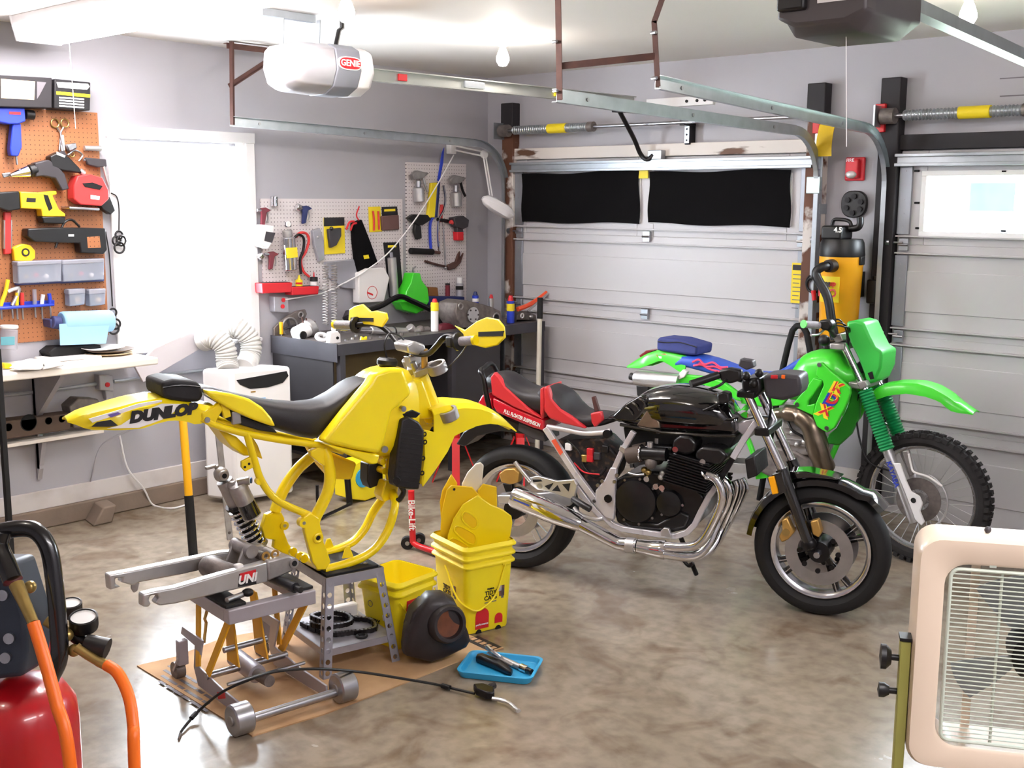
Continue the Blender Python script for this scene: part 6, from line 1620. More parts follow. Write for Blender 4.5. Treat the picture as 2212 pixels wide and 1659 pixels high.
# bars
g0, g1 = U(1737, 700, -.40), U(1768, 703, -.30)
MB().cyl(g0, g1, .019, n=14).build('grip', 'grip_grey', gb)
MB().cyl(g0 + (g0 - g1).normalized() * .006, g0, .021, n=14).build('grip_end', 'green', gb)
tg_([(1768, 703, -.30), (1785, 706, -.24), (1796, 716, -.16), (1803, 726, -.06), (1812, 726, .06), (1840, 715, .18), (1868, 712, .3), (1885, 712, .4)], .0125, 'black_metal', 'handlebar')
slab(F, [(1768, 692), (1790, 690), (1798, 702), (1790, 716), (1772, 712)], -.30, -.24).build('throttle_housing', 'black_plastic', gb, bevel=.01)
tg_([(1780, 712, -.26), (1768, 722, -.34), (1752, 724, -.42)], .006, 'alloy', 'brake_lever')
slab(F, [(1795, 725), (1815, 720), (1822, 736), (1805, 742)], -.08, .08).build('bar_clamp', 'cast', gb, bevel=.006)
for i in range(3):
    tg_([(1788, 700, -.2), (1812 + i * 6, 690 + i * 8, -.16), (1828 + i * 4, 715, -.1), (1830, 760 + i * 6, -.06), (1836 + i * 3, 800, -.04)], .004, 'black_plastic', 'cable')
p = U(1780, 735, -.12); MB().sphere(p, .03).build('choke_knob', 'black_plastic', gb)
tg_([(1856, 845, -.06), (1850, 900, -.05), (1860, 960, -.06), (1880, 1000, -.06), (1930, 1020, -.04)], .005, 'black_plastic', 'speedo_cable')

# ------------------------------------------------------------------ black tubular hand truck behind the bike
ht_ = thing('hand_truck', 'black tubular hand truck behind the green motorcycle', 'hand truck', (PY(1800, 1000, -.36).x, -.36, 0))
Y_ = -.30
pl_ = [PY(1690, 800, Y_), PY(1703, 745, Y_), PY(1712, 714, Y_), PY(1722, 704, Y_), PY(1734, 706, Y_), PY(1743, 720, Y_)]
lo = V((pl_[0].x - .12, Y_, .01))
MB().tube([lo] + pl_[:2] + spline(pl_[2:], 4) + [PY(1752, 770, Y_), V((pl_[-1].x + .04, Y_, .01))], .019, 10).build('frame_tube', 'black_matte', ht_)
q0 = PY(1835, 930, -.38); q1 = PZ(1866, 1070, .0)
MB().cyl(V((q1.x, q1.y, .01)), V((q0.x, q1.y, q0.z + .25)), .02, n=10).build('rear_leg', 'black_matte', ht_)
MB().beam(lo + V((0, 0, .2)), V((q1.x, q1.y, .2)), .03, .02).build('cross_bar', 'black_matte', ht_)
# ================================================================== things on the garage door wall
# hanging shop vacuum
vy = -.16
vc = PY(1815, 620, vy); 
sc_ = (PY(1859, 620, vy).x - PY(1772, 620, vy).x) / 2
mat('vac_yellow', (240, 168, 20), .4, var=.03)
vt = thing('shop_vacuum', 'yellow shop vacuum with black head hung on grey wall', 'vacuum', (vc.x, vy, PY(1815, 700, vy).z))
zt, zb = PY(1815, 552, vy).z, PY(1815, 725, vy).z
tank = MB().lathe([(0, zb), (sc_ * .8, zb), (sc_ * .86, zb + .02), (sc_ * .97, zt - .06), (sc_, zt - .05), (sc_, zt), (0, zt)], (vc.x, vy, 0), (0, 0, 1), 32).build('tank', 'vac_yellow', vt)
zl0, zl1 = zt - .004, PY(1815, 516, vy).z
MB().lathe([(0, zl0), (sc_ * 1.02, zl0), (sc_ * 1.04, zl0 + .01), (sc_ * .98, zl1 - .02), (sc_ * .9, zl1), (0, zl1)], (vc.x, vy, 0), (0, 0, 1), 32).build('lid', 'black_plastic', vt)
a, b = PY(1784, 513, vy - .02), PY(1850, 490, vy - .02)
hd_ = MB().box(a.x, PY(1833, 500, vy).x, vy - .09, vy + .06, zl1 - .005, PY(1810, 487, vy).z).build('motor_head', 'black_plastic', vt, bevel=.015, seg=3)
text('4.5', .042, (PY(1810, 497, vy - .092).x, vy - .0915, PY(1810, 497, vy - .092).z), (1, 0, 0), (0, 0, 1), 'label_white', hd_, bold=.001)
h0, h1, h2 = PY(1797, 487, vy), PY(1802, 476, vy), PY(1836, 478, vy)
MB().tube(spline([(h0.x, vy, h0.z - .01), (h0.x + .01, vy, h1.z), (h1.x + .03, vy, h1.z + .006), (h2.x - .005, vy, h2.z), (PY(1840, 492, vy).x, vy, h0.z - .015)], 5), .011, 10).build('carry_handle', 'black_plastic', vt)
e0 = PY(1797, 574, vy - sc_)
MB().cyl((e0.x, vy - sc_ * .8, e0.z), (e0.x, vy - sc_ - .05, e0.z), .04, .036, n=18).build('inlet_collar', 'black_plastic', vt)
hs = [V((e0.x, vy - sc_ - .03, e0.z)), V((e0.x - .02, vy - sc_ - .08, e0.z - .005)), V((e0.x - .045, vy - sc_ - .1, e0.z - .05)), PY(1787, 640, vy - sc_ - .1), PY(1796, 690, vy - sc_ - .1), PY(1804, 735, vy - sc_ - .1)]
MB().tube(spline(hs, 5), .026, 14).build('hose', 'black_plastic', vt)
# round print on the tank
lz = PY(1802, 626, vy - sc_).z
lb = MB(); n = 10
g = []
for i in range(2):
    row = []
    for k in range(n + 1):
        an = math.radians(-90 - 38 + 62 * k / n); row.append(V((vc.x + math.cos(an) * (sc_ * .95 + .002), vy + math.sin(an) * (sc_ * .95 + .002), lz - .075 + .15 * i)))
    g.append(row)
MB().sheet(g, (0, .002, 0)).build('label', 'label_yellow', tank)
for s_, sz, dz, m_ in (('Hang', .04, .035, 'ink'), ('up', .04, .035, 'label_red'), ('PRO', .065, -.022, 'label_red')):
    an = math.radians(-90 - (18 if s_ == 'Hang' else -6 if s_ == 'up' else 8)); r_ = sc_ * .95 + .006
    text(s_, sz, (vc.x + math.cos(an) * r_, vy + math.sin(an) * r_, lz + dz), (-math.sin(an), math.cos(an), 0), (0, 0, 1), m_, tank, bold=.0016)
MB().box(vc.x + sc_ * .9, vc.x + sc_ * 1.08, vy - .03, vy + .02, zt - .05, zt - .0).build('latch', 'black_plastic', vt, bevel=.004)
MB().box(vc.x - .05, vc.x + .05, vy + sc_ * .7, WB, zt - .25, zt - .1).build('wall_bracket', 'black_metal', vt)
# exhaust elbow beside the head
MB().tube(spline([PY(1836, 494, vy), PY(1852, 492, vy), PY(1858, 484, vy), PY(1858, 470, vy)], 5), .02, 12).build('exhaust_elbow', 'black_plastic', vt)
# accessory holder disc
pc = PY(1843, 441, .02)
ah = thing('accessory_plate', 'round black plastic accessory plate above the vacuum', 'plastic plate', (pc.x, .04, pc.z - .08))
n = 32; hw_, hh_ = (PY(1871, 441, .02).x - PY(1816, 441, .02).x) / 2, (PY(1843, 412, .02).z - PY(1843, 471, .02).z) / 2
MB().prism([V((pc.x + hw_ * math.copysign(abs(math.cos(a)) ** .8, math.cos(a)), WB - .002, pc.z + hh_ * math.copysign(abs(math.sin(a)) ** .8, math.sin(a)))) for a in [2 * PI * i / n for i in range(n)]], (0, -.03, 0)).build('plate', 'black_plastic', ah, bevel=.006)
for q in ((1846, 424), (1832, 432), (1860, 436), (1829, 449), (1858, 452), (1842, 460)):
    p = PY(q[0], q[1], .024); MB().cyl((p.x, .022, p.z), (p.x, .012, p.z), .016, n=14).build('peg', 'black_metal', ah)
# fire alarm strobe
pc = PY(1845, 365, .03); hw_ = (PY(1866, 365, .03).x - PY(1824, 365, .03).x) / 2; hh_ = (PY(1845, 339, .03).z - PY(1845, 390, .03).z) / 2
mat('alarm_red', (206, 40, 52), .35, var=.03)
fa_ = thing('fire_alarm', 'red wall fire alarm with clear strobe and white lettering', 'fire alarm', (pc.x, .04, pc.z - hh_))
MB().box(pc.x - hw_, pc.x + hw_, .035, WB, pc.z - hh_, pc.z + hh_).build('back_plate', 'alarm_red', fa_, bevel=.008, seg=3)
MB().box(pc.x - hw_ * .72, pc.x + hw_ * .6, .0, .04, pc.z - hh_ * .82, pc.z + hh_ * .85).build('housing', 'alarm_red', fa_, bevel=.012, seg=3)
text('FIRE', .028, (pc.x - hw_ * .2, -.001, pc.z + hh_ * .72), (1, 0, 0), (0, 0, 1), 'label_white', fa_)
MB().sphere((pc.x - .004, .004, pc.z - hh_ * .48), .031, 1.15, .8, .72).build('strobe', 'strobe' if 'strobe' in MATS else mat('strobe', (220, 216, 216), .15, .3, var=.1, scale=60), fa_)
# black wall sensor box
pc = PY(1893, 628, -.02)
sb = thing('wall_box', 'small black box fixed left of the right door track', 'electrical box', (pc.x, .0, PY(1893, 660, 0).z))
MB().box(PY(1880, 628, 0).x, PY(1903, 628, 0).x, -.06, WB, PY(1893, 655, 0).z, PY(1893, 603, 0).z).build('case', 'black_plastic', sb, bevel=.01)
MB().cyl((pc.x, -.03, PY(1893, 657, 0).z), (pc.x + .01, -.01, 1.0), .005, n=8).build('cable', 'black_plastic', sb)
MB().cyl((pc.x, -.03, PY(1893, 604, 0).z - .01), (pc.x, -.03, PY(1893, 596, 0).z), .02, n=12).build('gland', 'black_plastic', sb)
# coiled jumper lead left of the vacuum
p = PY(1758, 612, -.05)
jl = thing('coiled_lead', 'black and red coiled lead hung on jamb by vacuum', 'cable', (p.x, -.06, p.z))
MB().torus((p.x, -.06, p.z), (.2, 1, 0), .05, .008, 24, 8).torus((p.x + .01, -.075, p.z - .01), (.1, 1, .1), .045, .008, 24, 8).build('coil', 'black_plastic', jl)
MB().cyl((p.x + .02, -.09, p.z - .04), (p.x + .03, -.09, p.z - .10), .014, n=10).build('clamp', 'label_red', jl)
MB().cyl((p.x, -.02, p.z + .05), (p.x, -.09, p.z + .052), .005, n=8).build('hook', 'steel', jl)
# scratches: two pencil lines are left on the wall, built as thin battens
for y_ in (170, 208):
    a = PY(2160, y_, WB - .002); MB().box(a.x, a.x + .35, WB - .004, WB, a.z - .003, a.z + .003).build('wall_batten', 'ink_grey', label='upper thin dark line on wall above right shaft' if y_ == 170 else 'lower thin dark line on wall above right shaft', cat='line')
# ================================================================== compact builder for hung and standing tools
def item(name, label, cat, parts, x=0.0, base=None, zb=None, group=None):
    """parts are given in planes parallel to the window wall, x metres out from it (plus each part's own depth)"""
    if base is not None:
        x = PZ(base[0], base[1], zb).x
    P = lambda q, dx=0.0: PX(q[0], q[1], x + dx)
    pts = []
    for s in parts:
        if s[0] in ('s', 't'): pts += [P(q) for q in s[-1]]
        elif s[0] == 'c': pts += [P(s[-2]), P(s[-1])]
        else: pts.append(P(s[-1]))
    zmin = min(p.z for p in pts); yc = sum(p.y for p in pts) / len(pts)
    t_ = thing(name, label, cat, (x, yc, zmin), group)
    for s in parts:
        k, pn, m = s[:3]
        if k == 's':
            d0, d1 = s[3], s[4]; bv = min(.006, abs(d1 - d0) * .3)
            MB().prism([P(q, d1) for q in s[-1]], (d0 - d1, 0, 0)).build(pn, m, t_, bevel=bv)
        elif k == 't':
            MB().tube(spline([P(q[:2], q[2] if len(q) > 2 else s[3]) for q in s[-1]], 5), s[4], 8).build(pn, m, t_)
        elif k == 'c':
            a, b = P(s[-2], s[3]), P(s[-1], s[3]); r = s[4]
            r0, r1 = r if isinstance(r, tuple) else (r, r)
            MB().cyl(a, b, r0, r1, n=16).build(pn, m, t_, bevel=min(r0, r1) * .15)
        elif k == 'o':
            MB().torus(P(s[-1], s[3]), s[5] if len(s) > 6 else (1, 0, 0), s[4][0], s[4][1], 22, 8).build(pn, m, t_)
        elif k == 'b':
            c = P(s[-1], s[3]); MB().sphere(c, s[4]).build(pn, m, t_)
        elif k == 'd':
            c = P(s[-1], s[3]); MB().cyl(c - V((.004, 0, 0)), c + V((.004, 0, 0)), s[4], n=18).build(pn, m, t_)
    return t_
# ---- boards
struct(MB().box(0, .008, PX(-60, 240).y, PX(222, 500).y, 1.06, PX(100, 237).z), 'trim_15', 'peg_brown', flat=True)
pegs = [(PX(561, 430).y, PX(867, 500).y, PX(565, 634).z, PX(560, 429).z), (PX(876, 500).y, PX(1004, 500).y, 1.02, PX(875, 350).z)]
for i, (a, b, c, d) in enumerate(pegs):
    MB().box(.002, .015, a, b, c, d).build('pegboard', 'peg_white', label=('wide white pegboard between window and corner', 'tall narrow white pegboard nearest the corner')[i], cat='pegboard', flat=True, group='white pegboards')
mat('maroon', (110, 30, 44), .4); mat('navy', (34, 44, 96), .45); mat('clear_grey', (176, 176, 186), .25, var=.1, alpha=.55)
mat('tool_blue', (40, 64, 190), .4, var=.06); mat('tool_red', (206, 56, 56), .4, var=.06); mat('tool_yellow', (244, 196, 30), .4, var=.05); mat('tan', (206, 180, 144), .6)
mat('dark_grey', (56, 52, 56), .5, var=.1)
# ---- brown board, top to bottom
item('picture_carton', 'dark cardboard carton with tan window above brown pegboard', 'box', [('s', 'carton', 'jamb_black', .008, .12, [(-40, 160), (113, 168), (113, 234), (-40, 230)]), ('s', 'window_print', 'tan', .12, .122, [(2, 170), (76, 176), (74, 216), (2, 212)]), ('s', 'side_print', 'ink_grey', .12, .1215, [(80, 176), (100, 178), (86, 205), (80, 214)])])
item('tool_carton', 'black carton with yellow stripe at end of brown pegboard', 'box', [('s', 'carton', 'ink', .008, .11, [(118, 170), (196, 178), (195, 239), (117, 234)]), ('s', 'white_print', 'label_white', .11, .112, [(122, 177), (190, 181), (194, 187), (188, 194), (126, 189)]), ('s', 'yellow_stripe', 'label_yellow', .11, .112, [(122, 197), (195, 204), (195, 211), (122, 204)])] + [('s', 'print_line', 'label_white', .11, .1115, [(128, 209 + i * 6), (182, 213 + i * 6), (182, 216 + i * 6), (128, 212 + i * 6)]) for i in range(4)])
item('power_drill', 'blue corded power drill hanging at top of brown pegboard', 'power tool', [('s', 'body', 'tool_blue', .02, .09, [(-8, 232), (54, 233), (56, 262), (40, 268), (20, 268), (-8, 262)]), ('c', 'chuck', 'black_plastic', .055, .026, (54, 247), (73, 249)), ('s', 'handle', 'tool_blue', .03, .075, [(28, 266), (46, 267), (48, 318), (40, 338), (24, 336), (22, 320)]), ('c', 'bit', 'steel', .05, .006, (35, 338), (37, 356)), ('s', 'badge', 'label_red', .09, .092, [(20, 241), (45, 242), (45, 248), (20, 247)])])
item('scissors', 'pair of scissors with ring handles on brown pegboard', 'scissors', [('o', 'ring_handle', 'brass', .02, (.022, .004), (119, 266)), ('o', 'ring_handle', 'brass', .025, (.022, .004), (140, 266)), ('t', 'blade', 'steel', .02, .005, [(123, 275), (130, 290), (128, 325)]), ('t', 'blade', 'steel', .026, .005, [(137, 275), (131, 290), (136, 325)])])
item('wire_brush', 'white handled tool below scissors on brown pegboard', 'tool', [('s', 'handle', 'white_plastic', .015, .03, [(131, 292), (138, 291), (142, 325), (134, 327)]), ('s', 'head', 'dark_grey', .012, .03, [(118, 330), (140, 325), (150, 345), (130, 352)])])
item('lever_tool', 'small chrome lever tool beside silver tube on pegboard', 'tool', [('s', 'jaw', 'steel', .02, .05, [(144, 312), (165, 308), (168, 320), (150, 328)]), ('t', 'lever', 'steel', .03, .006, [(146, 335), (162, 325), (178, 335), (170, 348)]), ('o', 'ring', 'brass', .03, (.012, .004), (156, 334))])
item('tube_clamp', 'silver tube clamp with grey handle at edge of brown pegboard', 'tool', [('c', 'barrel', 'alloy', .04, .015, (182, 320), (218, 321)), ('c', 'rod', 'steel', .04, .008, (180, 346), (222, 347)), ('s', 'handle', 'dark_grey', .03, .055, [(185, 340), (230, 344), (232, 360), (212, 362), (190, 356)]), ('t', 'trigger', 'alloy', .045, .01, [(222, 352), (228, 375), (235, 400)])])
item('hot_air_tool', 'grey grinder style tool with silver funnel nozzle on pegboard', 'power tool', [('c', 'nozzle', 'chrome', .06, (.010, .034), (22, 379), (60, 370)), ('c', 'collar', 'black_plastic', .06, .034, (62, 370), (78, 366)), ('s', 'body', 'dark_grey', .03, .09, [(76, 352), (105, 345), (118, 352), (140, 375), (150, 408), (135, 412), (120, 385), (95, 380), (78, 382)]), ('s', 'spout', 'steel', .04, .05, [(4, 375), (22, 372), (30, 380), (8, 384)])])
item('heat_gun', 'dark heat gun angled above the red jigsaw', 'power tool', [('s', 'body', 'black_plastic', .03, .09, [(108, 338), (128, 328), (150, 340), (172, 362), (178, 374), (160, 372), (135, 368), (112, 360)]), ('c', 'tip', 'alloy', .06, .016, (172, 368), (182, 376)), ('s', 'grey_stripe', 'alloy', .09, .093, [(122, 327), (142, 336), (140, 341), (122, 334)])])
item('jigsaw', 'red jigsaw with silver shoe hanging by the window', 'power tool', [('s', 'body', 'tool_red', .02, .10, [(160, 400), (168, 380), (195, 376), (222, 384), (235, 410), (236, 430), (220, 445), (175, 442), (160, 430)]), ('s', 'handle_slot', 'dark_slot', .10, .103, [(178, 396), (200, 394), (222, 402), (216, 410), (184, 404)]), ('s', 'shoe', 'steel', .01, .11, [(150, 446), (216, 449), (216, 455), (150, 452)]), ('s', 'badge', 'label_white', .10, .103, [(196, 421), (216, 424), (215, 432), (196, 430)]), ('s', 'heel', 'black_plastic', .03, .08, [(215, 440), (238, 425), (250, 455), (240, 464), (222, 452)])])
item('reciprocating_saw', 'yellow cordless reciprocating saw on the brown pegboard', 'power tool', [('s', 'nose', 'black_plastic', .02, .09, [(-10, 416), (42, 413), (45, 452), (20, 456), (-10, 446)]), ('s', 'body', 'tool_yellow', .02, .09, [(44, 414), (90, 416), (122, 412), (124, 420), (114, 422), (128, 452), (142, 462), (142, 468), (92, 468), (90, 452), (46, 450)]), ('s', 'grip_slot', 'dark_slot', .09, .092, [(94, 420), (104, 422), (114, 450), (106, 456), (98, 436)]), ('s', 'battery', 'black_plastic', .02, .09, [(90, 468), (143, 468), (140, 484), (95, 482)]), ('s', 'badge', 'ink', .09, .092, [(58, 427), (78, 428), (77, 437), (57, 436)])])
item('reciprocating_saw', 'long black reciprocating saw above the clear drawers', 'power tool', [('s', 'body', 'black_plastic', .02, .09, [(60, 494), (120, 492), (180, 492), (228, 493), (232, 540), (225, 549), (175, 546), (172, 525), (120, 524), (75, 522), (60, 510)]), ('s', 'grip_slot', 'peg_brown', .09, .091, [(188, 512), (215, 510), (218, 535), (190, 536)]), ('t', 'cord', 'black_plastic', .07, .007, [(172, 490), (155, 475), (138, 482), (128, 510), (120, 535)]), ('s', 'badge', 'label_white', .09, .092, [(148, 506), (160, 506), (160, 511), (148, 511)])])
item('spirit_level', 'short red spirit level hung upright on brown pegboard', 'level', [('s', 'beam', 'tool_red', .01, .035, [(10, 458), (25, 458), (26, 548), (10, 550)]), ('s', 'rail', 'alloy', .012, .037, [(9, 475), (12, 475), (12, 538), (9, 538)]), ('s', 'rail', 'alloy', .012, .037, [(24, 475), (27, 475), (27, 538), (24, 538)])])
item('tape_measure', 'yellow tape measure hanging beside red spirit level', 'tape measure', [('s', 'case', 'tool_yellow', .02, .055, [(29, 536), (40, 530), (50, 527), (66, 529), (77, 542), (77, 558), (68, 565), (32, 564)]), ('d', 'dial', 'ink', .055, .022, (55, 545)), ('d', 'dial_centre', 'tool_yellow', .058, .013, (55, 545))])
mat('bin_blue', (60, 66, 110), .4)
for j, (x0, x1) in enumerate(((38, 134), (135, 226))):
    item('tilt_bin', ('left', 'right')[j] + ' half of long clear tilt-out drawer row', 'drawer', [('s', 'back', 'bin_blue', .008, .03, [(x0 - 6, 566 - j * 3), (x1, 562 - j * 3), (x1, 612 - j * 4), (x0 - 4, 617 - j * 4)]), ('s', 'front', 'clear_plastic', .03, .10, [(x0, 566 - j * 3), (x1, 562 - j * 3), (x1 - 1, 608 - j * 4), (x0 + 2, 613 - j * 4)]), ('s', 'lip', 'clear_grey', .03, .105, [(x0, 565 - j * 3), (x1, 561 - j * 3), (x1, 570 - j * 3), (x0, 575 - j * 3)])] + [('b', 'hardware', mm, .06, .014, (x0 + 18 + 22 * q, 597 - j * 3 - 3 * (q % 2))) for q, mm in enumerate(('brass', 'tool_red', 'paper', 'steel'))], group='clear drawers on pegboard')
for j, x0 in enumerate((149, 193)):
    item('tilt_bin', ('left', 'right')[j] + ' small clear bin above the blue paper towel', 'drawer', [('s', 'back', 'bin_blue', .008, .03, [(x0 - 7, 628), (x0 + 34, 624), (x0 + 34, 656), (x0 - 5, 660)]), ('s', 'front', 'clear_plastic', .03, .09, [(x0, 626), (x0 + 36, 624), (x0 + 35, 658), (x0 + 2, 662)]), ('s', 'lip', 'clear_grey', .03, .094, [(x0, 625), (x0 + 36, 623), (x0 + 36, 634), (x0, 637)]), ('b', 'hardware', 'tan', .055, .018, (x0 + 18, 648))], group='clear drawers on pegboard')
item('tool_rack', 'blue plastic screwdriver rack low on brown pegboard', 'rack', [('s', 'shelf', 'tool_blue', .008, .075, [(-20, 664), (118, 656), (118, 661), (-20, 671)]), ('s', 'back', 'tool_blue', .008, .014, [(-20, 655), (118, 648), (118, 661), (-20, 670)])])
for nm, lb, mm, pts in (('pliers', 'yellow and black pliers in blue rack', 'tool_yellow', [(17, 604), (12, 630), (4, 652), (2, 662)]), ('pliers', 'silver bent pliers in blue rack', 'alloy', [(16, 630), (40, 622), (36, 640), (26, 660)]), ('screwdriver', 'yellow handled screwdriver in blue rack', 'tool_yellow', [(37, 632), (36, 645), (36, 662)]), ('screwdriver', 'red handled screwdriver in blue rack', 'tool_red', [(47, 632), (48, 648), (48, 662)]), ('screwdriver', 'white handled screwdriver in blue rack', 'white_plastic', [(93, 636), (91, 650), (90, 662)]), ('hex_wrench', 'blue T-handle wrench in blue rack', 'tool_blue', [(106, 634), (108, 648), (108, 660)]), ('screwdriver', 'clear handled screwdriver in blue rack', 'clear_grey', [(74, 625), (75, 645), (75, 658)])):
    item(nm, lb, 'hand tool', [('t', 'handle', mm, .045, .011, pts), ('c', 'shank', 'steel', .045, .005, pts[-1], (pts[-1][0] + 2, pts[-1][1] + 28))], group='hand tools in the blue rack')
item('jar', 'clear jar with teal label below the blue rack', 'jar', [('c', 'glass', 'clear_grey', .08, .045, (18, 755), (20, 710)), ('c', 'lid', 'white_plastic', .08, .046, (20, 710), (20, 702)), ('s', 'label', mat('teal', (90, 150, 160), .5), .122, .126, [(2, 728), (32, 727), (32, 745), (2, 746)])])
rt_ = item('paper_towel', 'roll of blue paper towel on a black holder', 'paper towel', [('c', 'roll', mat('towel_blue', (146, 190, 226), .85, var=.03, bump=.1), .10, .062, (132, 697), (240, 693)), ('c', 'holder_end', 'bin_blue', .10, .035, (112, 696), (130, 697)), ('s', 'sheet', 'towel_blue', .155, .158, [(128, 700), (238, 694), (229, 742), (130, 746)]), ('s', 'bracket', 'bin_blue', .008, .1, [(108, 690), (132, 690), (130, 712), (110, 708)])])
for lb, pts, lp in (('upper black cord bundle hanging at the window edge', [(240, 417), (252, 425), (257, 450), (257, 497)], [(257, 508), (252, 520), (262, 520), (258, 535)]), ('lower black cord bundle hanging beside the blue towel', [(228, 500), (236, 550), (240, 610), (243, 662)], [(244, 675), (238, 690), (250, 700), (246, 710)])):
    item('coiled_tool_cord', lb, 'cord', [('t', 'lead', 'black_plastic', .03, .004, pts)] + [('o', 'loop', 'black_plastic', .035 + .008 * i, (.022 + .003 * i, .006), q) for i, q in enumerate(lp)], group='coiled tool cords')
# ---- grey wiring box by the bench and lower left
for nm, px_, zz in (('upper', (592, 640, 625, 676), 0), ('lower', (214, 810, 246, 845), 1)):
    a, b, c, d = px_
    item('outlet_box', 'grey outlet box with red dots ' + ('below the wide white pegboard' if not zz else 'under the white desk'), 'electrical box', [('s', 'box', 'silver_paint', .0, .06, [(a, b), (c - 2, b + 2), (c, d), (a + 2, d - 2)]), ('d', 'red_plug', 'label_red', .062, .014, ((a + c) / 2 + 2, d - 14))] + ([] if zz else [('d', 'red_plug', 'label_red', .062, .014, (612, 648))]), group='wall outlet boxes')
item('conduit', 'thin metal conduit running along wall under the desk', 'pipe', [('t', 'pipe', 'galv', .02, .011, [(-20, 856), (120, 842), (214, 828)]), ('t', 'pipe', 'galv', .02, .011, [(246, 824), (340, 812), (440, 800)]), ('s', 'lower_box', 'silver_paint', 0, .04, [(226, 840), (246, 838), (246, 862), (230, 864)])])
# ---- lamp on swing arm
lm = thing('swing_arm_lamp', 'white swing arm work lamp fixed above narrow pegboard', 'lamp', PX(985, 330, .0))
L0 = PX(976, 318, .03); L1 = PX(1046, 333, .22); L2 = PX(1063, 438, .30)
MB().box(.0, .05, L0.y - .03, L0.y + .03, L0.z - .05, L0.z + .05).build('wall_mount', 'white_plastic', lm, bevel=.006)
for a, b in ((L0, L1), (L1, L2)):
    o_ = V((0, .012, 0)) if abs(a.z - b.z) > .15 else V((0, 0, .016))
    for s_ in (-1, 1): MB().cyl(a + o_ * s_, b + o_ * s_, .006, n=8).build('arm_rod', 'white_plastic', lm)
MB().cyl(L1 - V((.012, 0, 0)), L1 + V((.012, 0, 0)), .03, n=18).build('elbow', 'white_plastic', lm)
H0, H1 = PX(1050, 432, .34), PX(1100, 462, .42)
d = (H1 - H0).normalized(); 
MB().tube([H0 - d * .03, H0, H0.lerp(H1, .3), H0.lerp(H1, .8), H1, H1 + d * .03], [.02, .05, .066, .066, .055, .03], 8, flat=.8).build('lamp_head', 'lens_white', lm)
MB().tube(spline([PX(613, 648, .06), PX(660, 640, .06), PX(700, 632, .05), PX(740, 613, .06), PX(785, 588, .1), PX(840, 545, .12), PX(900, 470, .12), PX(950, 390, .1), PX(980, 335, .06)], 6), .005, 6).build('lamp_cord', 'white_plastic', lm)
# ---- white pegboards
def spraygun(lb, mcol, hx, hy, cup):
    item('spray_gun', lb, 'spray gun', [('s', 'body', mcol, .03, .05, [(hx, hy), (hx + 12, hy - 2), (hx + 24, hy + 4), (hx + 14, hy + 10), (hx + 10, hy + 36), (hx + 2, hy + 38), (hx + 3, hy + 14)]), ('c', 'nozzle', 'steel', .04, .010, (hx - 8, hy + 4), (hx + 2, hy + 4)), ('c', 'cup', 'chrome', .04, .024, cup[0], cup[1]), ('t', 'trigger', 'steel', .045, .004, [(hx + 14, hy + 8), (hx + 16, hy + 22), (hx + 13, hy + 30)])])
spraygun('maroon spray gun with chrome cup at pegboard corner', 'maroon', 563, 450, ((592, 424), (592, 446)))
spraygun('maroon spray gun without label low on wide pegboard', 'maroon', 580, 545, ((560, 550), (566, 556)))
spraygun('navy blue spray gun at top of wide pegboard', 'navy', 652, 446, ((640, 446), (648, 450)))
item('plastic_jug', 'white plastic jug with dark label on wide pegboard', 'jug', [('s', 'body', 'white_plastic', .02, .09, [(566, 485), (592, 488), (590, 522), (580, 538), (563, 532), (560, 512)]), ('s', 'label', 'dark_grey', .09, .092, [(575, 500), (595, 503), (588, 525), (571, 520)])])
item('air_canister', 'chrome air canister with gauge and yellow label', 'canister', [('c', 'body', 'chrome', .07, .046, (627, 584), (622, 512)), ('c', 'cap', 'cast', .07, .032, (622, 512), (620, 497)), ('c', 'gauge', 'dark_grey', .09, .02, (622, 480), (623, 490)), ('d', 'gauge_face', 'label_white', .112, .017, (623, 484)), ('s', 'label', 'label_yellow', .114, .118, [(618, 536), (642, 534), (644, 556), (620, 558)])])
item('air_hose', 'looped red and black hose beside chrome canister', 'hose', [('t', 'red_hose', 'tool_red', .05, .009, [(640, 512), (648, 503), (662, 505), (667, 520), (660, 545), (650, 562), (655, 585), (668, 598)]), ('t', 'black_hose', 'black_plastic', .06, .009, [(634, 515), (645, 507), (656, 515), (655, 540), (648, 562), (650, 592)])])
item('clear_scoop', 'clear plastic bag of fittings beside yellow blister pack', 'plastic bag', [('s', 'bag', 'clear_grey', .02, .05, [(676, 498), (692, 492), (700, 520), (702, 560), (690, 566), (680, 530)]), ('b', 'fitting', 'alloy', .04, .014, (685, 512)), ('b', 'fitting', 'green', .04, .009, (695, 556))])
item('blister_pack', 'yellow blister pack of paint tools on wide pegboard', 'package', [('s', 'card', 'label_yellow', .016, .022, [(700, 470), (744, 469), (746, 547), (701, 550)]), ('s', 'header', 'ink', .022, .024, [(700, 470), (744, 469), (744, 487), (700, 489)]), ('s', 'tool', 'dark_grey', .022, .05, [(710, 495), (738, 492), (738, 510), (728, 530), (715, 536), (712, 515)]), ('b', 'lens', 'black_gloss', .05, .014, (716, 494))])
item('tool_pouch', 'black cloth pouch with red cord hanging on pegboard', 'pouch', [('s', 'pouch', 'cloth_black', .02, .06, [(764, 482), (782, 474), (800, 520), (818, 570), (774, 590), (770, 560), (766, 520)]), ('s', 'label', 'label_yellow', .06, .062, [(785, 552), (796, 550), (798, 558), (787, 560)]), ('t', 'cord', 'label_red', .05, .005, [(776, 446), (770, 465), (778, 480)]), ('t', 'clip', 'label_red', .065, .007, [(748, 496), (755, 480), (765, 478)]), ('t', 'clip', 'label_red', .065, .007, [(757, 498), (762, 485), (770, 482)])])
